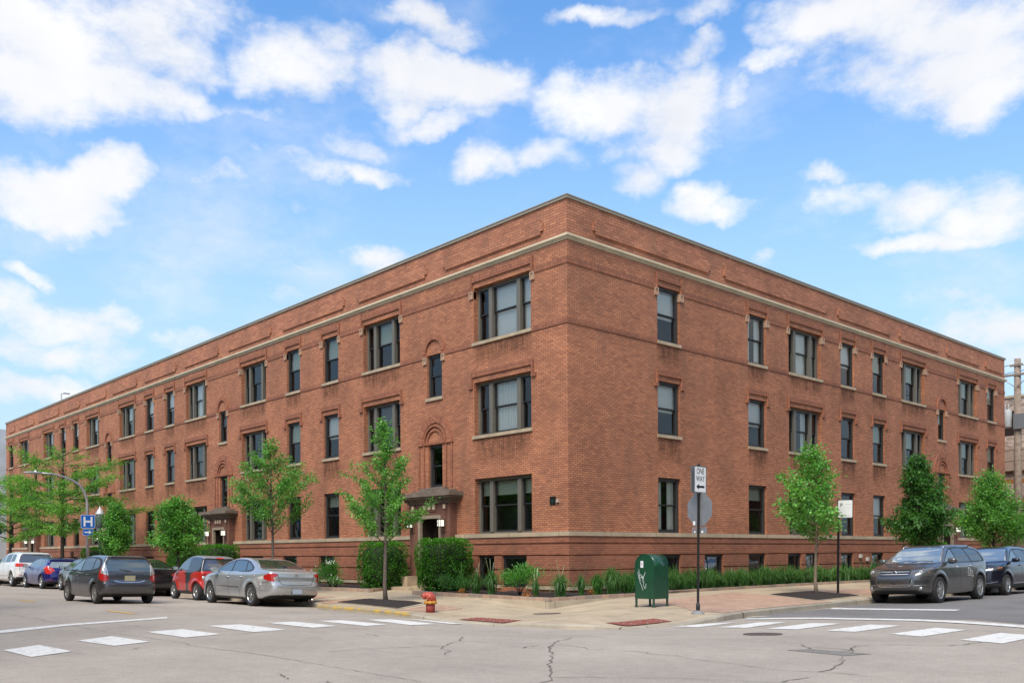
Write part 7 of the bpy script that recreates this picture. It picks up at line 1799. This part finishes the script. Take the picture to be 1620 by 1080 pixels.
mb = MB(); mb.lathe([(.001, .215), (.020, .212), (.024, .19), (.07, .185), (.086, .17), (.088, .12), (.076, .115)], (0, 0, .40), 18, axis='x'); mb.lathe([(.018, .245), (.022, .212), (.001, .247)], (0, 0, .40), 5, axis='x'); mb.build('hose_cap', M_HYD, hy)
for sg in (1, -1):
    mb = MB(); mb.lathe([(.085, 0), (.092, .075*sg), (.088, .10*sg), (.06, .112*sg), (.026, .114*sg), (.024, .135*sg), (.001, .137*sg)], (.005, sg*.03, .37), 20, axis='y'); mb.build('side_cap', M_HYD if sg > 0 else M_HYDD, hy)
mb = MB(); mb.lathe([(.05, .47), (.035, .49), (.001, .492)], (.0, 0, -.0), 10); mb.build('stem_nut', M_HYD, hy)

# sign pole at the crossing
zp = z_walk(7.18, -3.25)
sp_ = empty('sign_pole', (7.18, -3.25, zp)); sp_.rotation_euler = (math.radians(-.3), math.radians(.55), 0); tag(sp_, 'black pole with one way arrow signs above the grey back of an octagonal sign', 'sign')
mb = MB(); mb.lathe([(.001, .075), (.05, .075), (.07, .055), (.12, .04), (.15, .018), (.152, -.01)], k=24)
for k in range(6):
    a = 2*PI*k/6; mb.lathe([(.012, .02), (.012, .052), (.001, .053)], (.115*math.cos(a), .115*math.sin(a), 0), 6)
mb.build('base_flange', simple('grey cast base', (.22, .22, .22), .6, noise=.3, nscale=15.), sp_)
mb = MB(); mb.lathe([(.045, .06), (.045, .22), (.032, .235), (.029, .25), (.029, 3.36), (.034, 3.36), (.034, 3.40), (.001, 3.41)], k=14)
mb.build('pole', M_POLE, sp_)
for nx, y_, fr in ((1., 0., True), (-1., 0., False)):
    off = .045; M4 = facing(nx*off, 0, 3.045, nx, 0)
    s1 = plate('one_way_sign', rrect(.457, .61, .035), .006, [M_WHITE, M_ALU], sp_, M4)
    mb = MB(); ring_outline(mb, rrect(.457, .61, .035), rrect(.435, .588, .03), -.0042, 0); mb.build('silver_rim', M_ALU, s1, fix=False)
    mb = MB(); ring_outline(mb, rrect(.432, .585, .03), rrect(.414, .567, .026), -.0046, 0)
    ax = 1 if fr else -1
    A = [(-.155, -.165), (-.055, -.100), (-.055, -.140), (.155, -.140), (.155, -.190), (-.055, -.190), (-.055, -.230)]
    mb.poly([(p[0]*ax, -.0046, p[1]) for p in (A if ax > 0 else A[::-1])]); mb.build('arrow', M_BLACKP, s1, fix=False)
    for s, z in (('ONE', .125), ('WAY', -.045)): lettering(s, .185, .74, .002, M_BLACKP, s1, Matrix.Translation((0, -.0046, z-.0)) @ FL_)
th = math.radians(-8); M4 = facing(.0, .045, 2.375, math.sin(th)*-1, math.cos(th))
oc = [(.406*math.cos(PI/8+PI/4*k), .406*math.sin(PI/8+PI/4*k)) for k in range(8)]
stp = plate('octagonal_sign', oc, .006, [simple('red sign face', (.45, .02, .02), .4), M_ALU], sp_, M4)
mb = MB(); mb.box(.13, .20, .0045, .006, -.36, -.27); mb.build('sticker', M_WHITE, stp)
mb = MB()
for z in (.28, -.30): mb.lathe([(.010, .003), (.009, .010), (.001, .011)], (0.06, 0, z), 6, axis='y')
mb.build('bolt', M_ALU, stp)
M4 = facing(.0, .042, 1.895, -math.sin(th), math.cos(th)); pq2 = plate('small_plaque', rrect(.46, .15, .03), .005, [M_WHITE, M_ALU], sp_, M4)
mb = MB(); mb.box(.12, .16, .0035, .005, -.055, -.015); mb.box(-.12, -.06, .0035, .005, -.06, -.01); mb.build('sticker', M_WHITE, pq2)
mb = MB()
for k in range(4): mb.box(.09+k*.032, .112+k*.032, .0035, .0048, .012, .038)
mb.build('faded_print', simple('faded red print', (.42, .12, .12), .6), pq2)

# black pole with the white parking notice
zq = z_walk(4.86, 7.58); pp = empty('sign_pole', (4.86, 7.58, zq)); pp.rotation_euler = (0, math.radians(.8), 0); tag(pp, 'tall black post with a white rectangular parking notice, in the right tree pit', 'sign')
mb = MB(); mb.box(-.028, .028, -.028, .028, -.1, 3.06); mb.build('pole', M_POLE, pp)
s2 = plate('notice_panel', rrect(.45, .56, .03), .008, [M_WHITE, M_ALU], pp, facing(.25, -.04, 2.74, .25, -1))
mb = MB(); ring_outline(mb, rrect(.43, .54, .03), rrect(.424, .534, .03), -.0052); mb.box(.0, .17, -.0056, -.0046, .145, .156); mb.box(.03, .17, -.0056, -.0046, .03, .036); mb.box(-.15, .17, -.0056, -.0046, -.20, -.196); mb.box(-.15, .17, -.0056, -.0046, -.23, -.226)
mb.build('fine_print', simple('grey print', (.45, .45, .45), .6), s2)
lettering('P', .16, .9, .003, M_BLACKP, s2, Matrix.Translation((-.12, -.0056, .07)) @ FL_)
mb = MB(); mb.box(-.03, .03, -.045, .03, 2.6, 2.63); mb.box(-.03, .03, -.045, .03, 2.86, 2.89); mb.build('bracket', M_GALV, pp)
mb = MB(); r = random.Random(2)
for k in range(5): x, y = r.uniform(-.12, .12), r.uniform(-.1, .1); mb.box(x-.06, x+.05, y-.04, y+.05, .0, r.uniform(.02, .05))
o = mb.build('litter', simple('grey litter', (.25, .24, .23), .7)); o.location = (5.55, 6.0, z_walk(5.55, 6.0)+.03); tag(o, 'small crumpled grey litter on the mulch edge by the right kerb', 'litter')

# curved street lamp with the hospital signs
lp = empty('street_lamp', (-27.03, -5.6, -.03)); tag(lp, 'silver street lamp with a long curved arm over the street and blue H sign', 'street lamp')
C_ = [(0, 0, 0), (0, 0, 3.87), (0, -.02, 4.17), (0, -.12, 4.54), (0, -.32, 4.84), (0, -.69, 5.09), (0, -1.1, 5.24), (0, -1.6, 5.34), (0, -2.1, 5.36)]
mb = MB(); mb.tube(C_, [.085, .07, .066, .062, .058, .052, .046, .042, .038], 12); mb.lathe([(.13, 0), (.13, .25), (.09, .32)], k=14); mb.build('pole', M_GALV, lp)
mb = MB(); rows = []
for i in range(9):
    t = i/8; w = .13*math.sin(PI*min(1, t*.9+.12))**.6+.02; h = .05*math.sin(PI*min(1, t*.9+.1))**.6+.01
    rows.append([(w*math.cos(a), -2.05-.80*t, 5.35+h*math.sin(a)) for a in [2*PI*j/12 for j in range(12)]])
mb.grid(rows, 0, True, True, True); hd_ = mb.build('lamp_head', M_GALV, lp)
mb = MB(); mb.lathe([(.05, 5.38), (.05, 5.46), (.001, 5.475)], (0, -2.3, 0), 10); mb.build('light_sensor', M_WHITE, hd_)
M4 = facing(.09, 0, 3.11, 1, -.06)
hs = plate('hospital_sign', rrect(.66, .66, .05), .006, [M_SIGNB, M_ALU], lp, M4)
mb = MB(); ring_outline(mb, rrect(.65, .65, .045), rrect(.62, .62, .04), -.0045)
mb.box(-.205, -.115, -.0055, -.0042, -.235, .235); mb.box(.115, .205, -.0055, -.0042, -.235, .235); mb.box(-.115, .115, -.0055, -.0042, -.045, .045)
mb.build('letter', M_WHITE, hs)
a2 = plate('arrow_sign', rrect(.48, .32, .035), .006, [M_SIGNB, M_ALU], lp, facing(.09, 0, 2.59, 1, -.06))
mb = MB(); ring_outline(mb, rrect(.47, .31, .03), rrect(.45, .29, .03), -.0045); mb.poly([(-.16,-.0052,.03),(-.16,-.0052,-.03),(.04,-.0052,-.03),(.04,-.0052,-.085),(.175,-.0052,0),(.04,-.0052,.085),(.04,-.0052,.03)]); mb.build('arrow', M_WHITE, a2, fix=False)
# blue sign cut by the left edge
bs = empty('sign_pole', (-44.2, -5.55, -.03)); tag(bs, 'blue sign on a grey post cut off by the left edge, far down the street', 'sign')
mb = MB(); mb.lathe([(.03, 0), (.03, 3.5), (.001, 3.5)], k=8); mb.build('pole', M_GALV, bs)
b1 = plate('sign_panel', rrect(.5, .62, .04), .006, [M_SIGNB, M_ALU], bs, facing(.05, 0, 3.12, 1, -.1)); mb = MB(); mb.box(-.2, .2, -.006, -.004, .0, .04); mb.build('white_band', M_WHITE, b1)
# old lantern post
lt = empty('lantern_post', (-28.28, -4.6, 0)); tag(lt, 'dark green lantern post with a pale conical cap, behind the hospital sign', 'street lamp')
mb = MB(); mb.lathe([(.16, 0), (.15, .3), (.08, .5), (.055, .8), (.045, 2.7), (.09, 2.78), (.05, 2.84)], k=14); mb.build('pole', simple('dark green iron', (.02, .06, .04), .5), lt)
mb = MB(); mb.lathe([(.07, 2.84), (.15, 2.95), (.19, 3.35), (.18, 3.5), (.001, 3.5)], k=12); mb.build('lantern_glass', simple('dull green lantern glass', (.10, .15, .12), .3), lt)
mb = MB(); mb.lathe([(.22, 3.49), (.225, 3.53), (.17, 3.62), (.10, 3.74), (.04, 3.80), (.03, 3.86), (.012, 3.92), (.001, 3.93)], k=16); mb.build('cap', simple('pale grey cap', (.55, .56, .56), .4, metal=.3), lt)
# lamp standing on the roof
rl = empty('roof_lamp', (-61.5, 3.33, ROOFZ)); tag(rl, 'thin lamp with a short arm standing on the roof, far left', 'lamp')
mb = MB(); mb.lathe([(.06, 0), (.05, 3.2), (.001, 3.2)], k=8); mb.build('pole', M_GALV, rl)
mb = MB(); mb.tube([(0, 0, 3.17), (.05, .3, 3.22)], .03, 6); mb.box(-.1, .16, .15, .65, 3.2, 3.27); mb.build('lamp_head', M_GALV, rl)

# a walker on the pavement, only the head seen over the blue car
def person(x, y, label, h=1.66, rz=PI):
    P = {'pel':(0,0,.92),'sp':(0,0,1.12),'ch':(0,0,1.30),'nk':(0,0,1.44),'hd':(.01,0,1.50),'ls':(0,.17,1.38),'le':(-.06,.23,1.10),'lh':(.05,.24,.86),'rs':(0,-.17,1.38),'re':(.04,-.23,1.10),'rh':(.16,-.22,.88),
         'lp':(0,.09,.88),'lk':(.14,.10,.48),'la':(.10,.10,.08),'lt':(.26,.11,.04),'rp':(0,-.09,.88),'rk':(-.02,-.10,.48),'ra':(-.26,-.10,.14),'rt':(-.14,-.11,.04)}
    Rr_ = {'pel':.13,'sp':.115,'ch':.135,'nk':.055,'hd':.06,'ls':.065,'le':.045,'lh':.035,'rs':.065,'re':.045,'rh':.035,'lp':.095,'lk':.062,'la':.042,'lt':.035,'rp':.095,'rk':.062,'ra':.042,'rt':.035}
    E = [('pel','sp'),('sp','ch'),('ch','nk'),('nk','hd'),('ch','ls'),('ls','le'),('le','lh'),('ch','rs'),('rs','re'),('re','rh'),('pel','lp'),('lp','lk'),('lk','la'),('la','lt'),('pel','rp'),('rp','rk'),('rk','ra'),('ra','rt')]
    K = list(P); s = h/1.72; me = bpy.data.meshes.new('person'); me.from_pydata([tuple(c*s for c in P[k]) for k in K], [(K.index(a), K.index(b)) for a, b in E], [])
    me.materials.append(simple('dark jacket and trousers', (.03, .03, .04), .8)); o = link('person', me); o.location = (x, y, z_walk(x, y)); o.rotation_euler = (0, 0, rz)
    mod = o.modifiers.new('skin', 'SKIN'); 
    for i, k in enumerate(K): me.skin_vertices[0].data[i].radius = (Rr_[k]*s, Rr_[k]*s)
    me.skin_vertices[0].data[0].use_root = True; mod.use_smooth_shade = True; ss = o.modifiers.new('sub', 'SUBSURF'); ss.levels = ss.render_levels = 1
    tag(o, label, 'person')
    hm = MB(); prof = [(.001, -.115), (.04, -.11), (.062, -.07), (.075, -.02), (.08, .03), (.075, .08), (.05, .112), (.001, .122)]; rows = []
    for r0, z in prof: rows.append([(r0*1.12*math.cos(a)+(.012 if z < 0 else 0), r0*math.sin(a), z) for a in [2*PI*j/14 for j in range(14)]])
    hm.grid(rows, 0, True, True); hm.tube([(.085, 0, .0), (.108, 0, -.025), (.09, 0, -.035)], .012, 6)
    for sg in (-1, 1): hm.tube([(0, sg*.078, .02), (-.01, sg*.09, 0), (0, sg*.08, -.03)], .012, 5)
    hd0 = hm.build('head', simple('brown skin', (.16, .08, .05), .6), o); hd0.location = (.02*s, 0, 1.60*s)
    hh = MB(); rows = []
    for r0, z in [(.001, .132), (.055, .122), (.083, .085), (.09, .035), (.088, -.01), (.08, -.05), (.05, -.09)]: rows.append([(r0*1.12*math.cos(a)*(1 if math.cos(a) < .35 or z > .07 else .8)-.012, r0*math.sin(a), z) for a in [2*PI*j/14 for j in range(14)]])
    hh.grid(rows, 0, True, True); hh.build('hair', simple('black hair', (.012, .010, .010), .7), hd0)
    return o
person(-35.35, -3.8, 'walker with black hair on the pavement, seen just above the blue hatchback', 1.58, 0)

# ------------------------------------------------------------------ what stands beyond
up_ = empty('utility_pole', (-.05, 38.6, 0)); tag(up_, 'tall weathered wooden utility pole beyond the right end of the building', 'utility pole')
WOOD = simple('weathered grey wood', (.26, .20, .155), .9, noise=.35, nscale=5., bump=.4)
mb = MB(); mb.tube([(0, 0, -.2), (0, 0, 6), (.02, 0, 12.8)], [.24, .22, .18], 12); mb.build('pole', WOOD, up_)
mb = MB(); mb.box(-1.6, 1.4, -.22, -.10, 11.78, 11.9); mb.build('crossarm', WOOD, up_)
mb = MB(); mb.box(-.35, .35, -.22, -.10, 12.35, 12.47); mb.build('crossarm', WOOD, up_)
mb = MB(); mb.tube([(-.85, -.23, 11.78), (-.05, -.23, 11.1)], .025, 5); mb.tube([(.85, -.23, 11.78), (.05, -.23, 11.1)], .025, 5); mb.build('brace', M_GALV, up_)
for x in (-1.45, -.9, .9): mb = MB(); mb.lathe([(.03, 11.9), (.05, 11.96), (.03, 12.0), (.05, 12.06), (.001, 12.1)], (x, -.16, 0), 8); mb.build('insulator', M_ALU, up_)
mb = MB(); mb.lathe([(.001, 8.75), (.24, 8.75), (.27, 8.80), (.27, 9.72), (.24, 9.78), (.001, 9.84)], (-.55, -.12, 0), 18)
for x in (-.65, -.45): mb.lathe([(.05, 9.8), (.03, 9.95), (.05, 10.0), (.02, 10.15), (.001, 10.16)], (x, -.12, 0), 8)
mb.build('transformer', simple('pale grey transformer', (.50, .52, .52), .45), up_)
mb = MB(); mb.box(-.12, .55, -.35, .12, 8.6, 9.5); mb.build('equipment_box', simple('grey equipment box', (.16, .17, .18), .5), up_)
mb = MB(); WR = [((-60, 44, 12.5), (-.4, 38.45, 12.45)), ((-60, 44, 12.1), (-1.45, 38.45, 12.1)), ((-60, 44.6, 12.0), (.9, 38.45, 12.1)), ((-60, 43, 7.6), (0, 38.5, 7.4)), ((-60, 43, 6.9), (0, 38.5, 6.75)), ((-.4, 38.45, 12.45), (45, 46, 12.2)), ((.9, 38.45, 12.1), (45, 46, 11.9)), ((0, 38.5, 7.4), (45, 46, 7.4)), ((0, 38.5, 6.75), (45, 46, 6.8))]
for a, b in WR:
    a, b = Vector(a), Vector(b); pts = [a+(b-a)*t+Vector((0, 0, -1.0*4*t*(1-t))) for t in [i/16 for i in range(17)]]; mb.tube(pts, .018, 4, cap=False)
tag(mb.build('overhead_wires', simple('black cable', (.02, .02, .02), .6), fix=False), 'thin black overhead cables strung from the wooden utility pole', 'cable')
# weathered brick building over the alley
nb = empty('brick_building', (-12, 44, 0)); tag(nb, 'weathered tan brick building with a dark wooden porch across the alley, right edge', 'building')
TANB = brick_mat('weathered tan brick', (.52, .40, .32), (.20, .15, .12), (.34, .28, .23), bw=.24, bh=.085, ms=.008, stain=.35, streak=.3)
mb = MB(); mb.box(-18, 15.5, 0, 16, 8.1, 11.35); mb.box(-18, 15.5, .3, 16, -.3, 6.6); mb.build('wall', TANB, nb)
mb = MB(); mb.box(-18, 15.55, -.03, 16, 6.6, 8.1); mb.build('plaster_band', simple('tan brown render', (.33, .24, .18), .9, noise=.2), nb)
mb = MB(); mb.box(-18.1, 15.6, -.08, .35, 11.35, 11.5); mb.box(15.2, 15.6, .35, 16, 11.35, 11.5); mb.build('coping', M_STONE, nb)
mb = MB(); mb.box(3, 4.2, 2, 3.2, 11.3, 12.6); mb.box(10.4, 11.2, 1, 2, 11.3, 12.3); mb.build('chimney', TANB, nb)
mb = MB(); mb.box(-2, 15.4, .32, .36, 0, 6.5); mb.build('porch_shade', simple('dark porch back', (.02, .018, .016), .9), nb, fix=True)  # near-black sheet paints the shade of the open porch behind the beams
OR = simple('orange brown timber', (.30, .12, .03), .7, noise=.2)
for z in (1.2, 3.3, 4.45, 5.7): mb = MB(); mb.box(-2, 15.5, -.9, -.72, z, z+.28); mb.build('porch_beam', OR, nb)
for x in (0, 3.5, 7, 10.5, 14, 15.2): mb = MB(); mb.box(x-.08, x+.08, -.70, -.54, -.2, 6.4); mb.build('porch_post', OR, nb)
for z in (1.1, 4.35): mb = MB(); mb.box(-2, 15.5, -.68, .30, z-.06, z+.04); mb.build('porch_floor', simple('porch boards', (.10, .06, .035), .8), nb)
for x in (1.5, 5.5, 9.5, 13.2): mb = MB(); mb.box(x-.5, x+.5, -.02, .02, 8.9, 10.5); mb.build('window', G_DARK, nb)
# pale building past the far left end
lbd = empty('pale_building', (-70, 0, 0)); tag(lbd, 'pale grey building glimpsed past the far left end of the brick one', 'building')
mb = MB(); mb.box(-26, 0, -4, 26, -.3, 12.6); mb.build('wall', simple('pale grey panels', (.50, .53, .55), .7, noise=.12, nscale=.8), lbd)
for z in (1.2, 4.4, 7.6, 10.2):
    for y in (3.4, 6.4, 9.4): mb = MB(); mb.box(-.02, .03, y, y+1.8, z, z+1.4); mb.build('window', G_MID, lbd)
# unseen rows and trees, added to darken reflections in the glass and car paint
def row_building(name, x0, x1, y0, y1, h, m, label, face):
    b = empty(name, ((x0+x1)/2, (y0+y1)/2, 0)); tag(b, label, 'building'); cx, cy = (x0+x1)/2, (y0+y1)/2
    mb = MB(); mb.box(x0-cx, x1-cx, y0-cy, y1-cy, -.3, h); mb.build('wall', m, b)
    mb = MB(); mb.box(x0-cx-.2, x1-cx+.2, y0-cy-.2, y1-cy+.2, h+.001, h+.4); mb.build('cornice', M_STONE, b)
    L = (x1-x0) if face == 'N' else (y1-y0); n = int(L/4.2)
    for i in range(n):
        for z in (1.3, 4.6, 7.9):
            if z+2 > h: continue
            mb = MB(); s = (i+.5)*L/n
            if face == 'N': mb.box(x0-cx+s-.7, x0-cx+s+.7, y1-cy-.02, y1-cy+.05, z, z+1.7)
            else: mb.box(x0-cx-.05, x0-cx+.02, y0-cy+s-.7, y0-cy+s+.7, z, z+1.7)
            mb.build('window', G_DARK, b)
row_building('added_row', -62, -30, -36, -25, 9.5, TANB, 'unseen tan brick row added for reflections across the left street, far to the left', 'N')
row_building('added_row', -27, 8, -38, -25, 11.5, M_BRICKB, 'unseen dark red brick row added for reflections across the left street, behind the viewer', 'N')
row_building('added_row', 26, 38, -10, 22, 11., TANB, 'unseen tan brick row added for reflections across the right street, beside the viewer', 'W')
row_building('added_row', 26, 38, 25, 60, 9., M_BRICKB, 'unseen dark red brick row added for reflections across the right street, beyond the tan one', 'W')
src = [o for o in bpy.data.objects if o.get('label', '').startswith(('low dense round', 'small dense street', 'dark drooping'))]
for i, (x, y, s) in enumerate([(-52, -20.5, 2.1), (-43, -20.8, 2.3), (-34, -20.5, 2.0), (-25, -20.6, 2.4), (-16, -20.8, 2.0), (-7, -20.6, 2.2), (22.8, 2, 2.1), (22.6, 11, 2.4), (22.8, 20, 2.0), (22.6, 30, 2.3), (22.8, 41, 2.1)]):
    t = copy_tree(src[i % len(src)]); t.location = (x, y, 0); t.scale = (s, s, s); t.rotation_euler = (0, 0, i*1.3)
    t['label'] = ('%s tree behind the viewer on the left street pavement, outside the picture' if i < 6 else '%s tree on the far pavement of the right street, outside the picture') % ['first', 'second', 'third', 'fourth', 'fifth', 'sixth', 'first', 'second', 'third', 'fourth', 'fifth'][i]; t['group'] = 'trees on the far pavements'
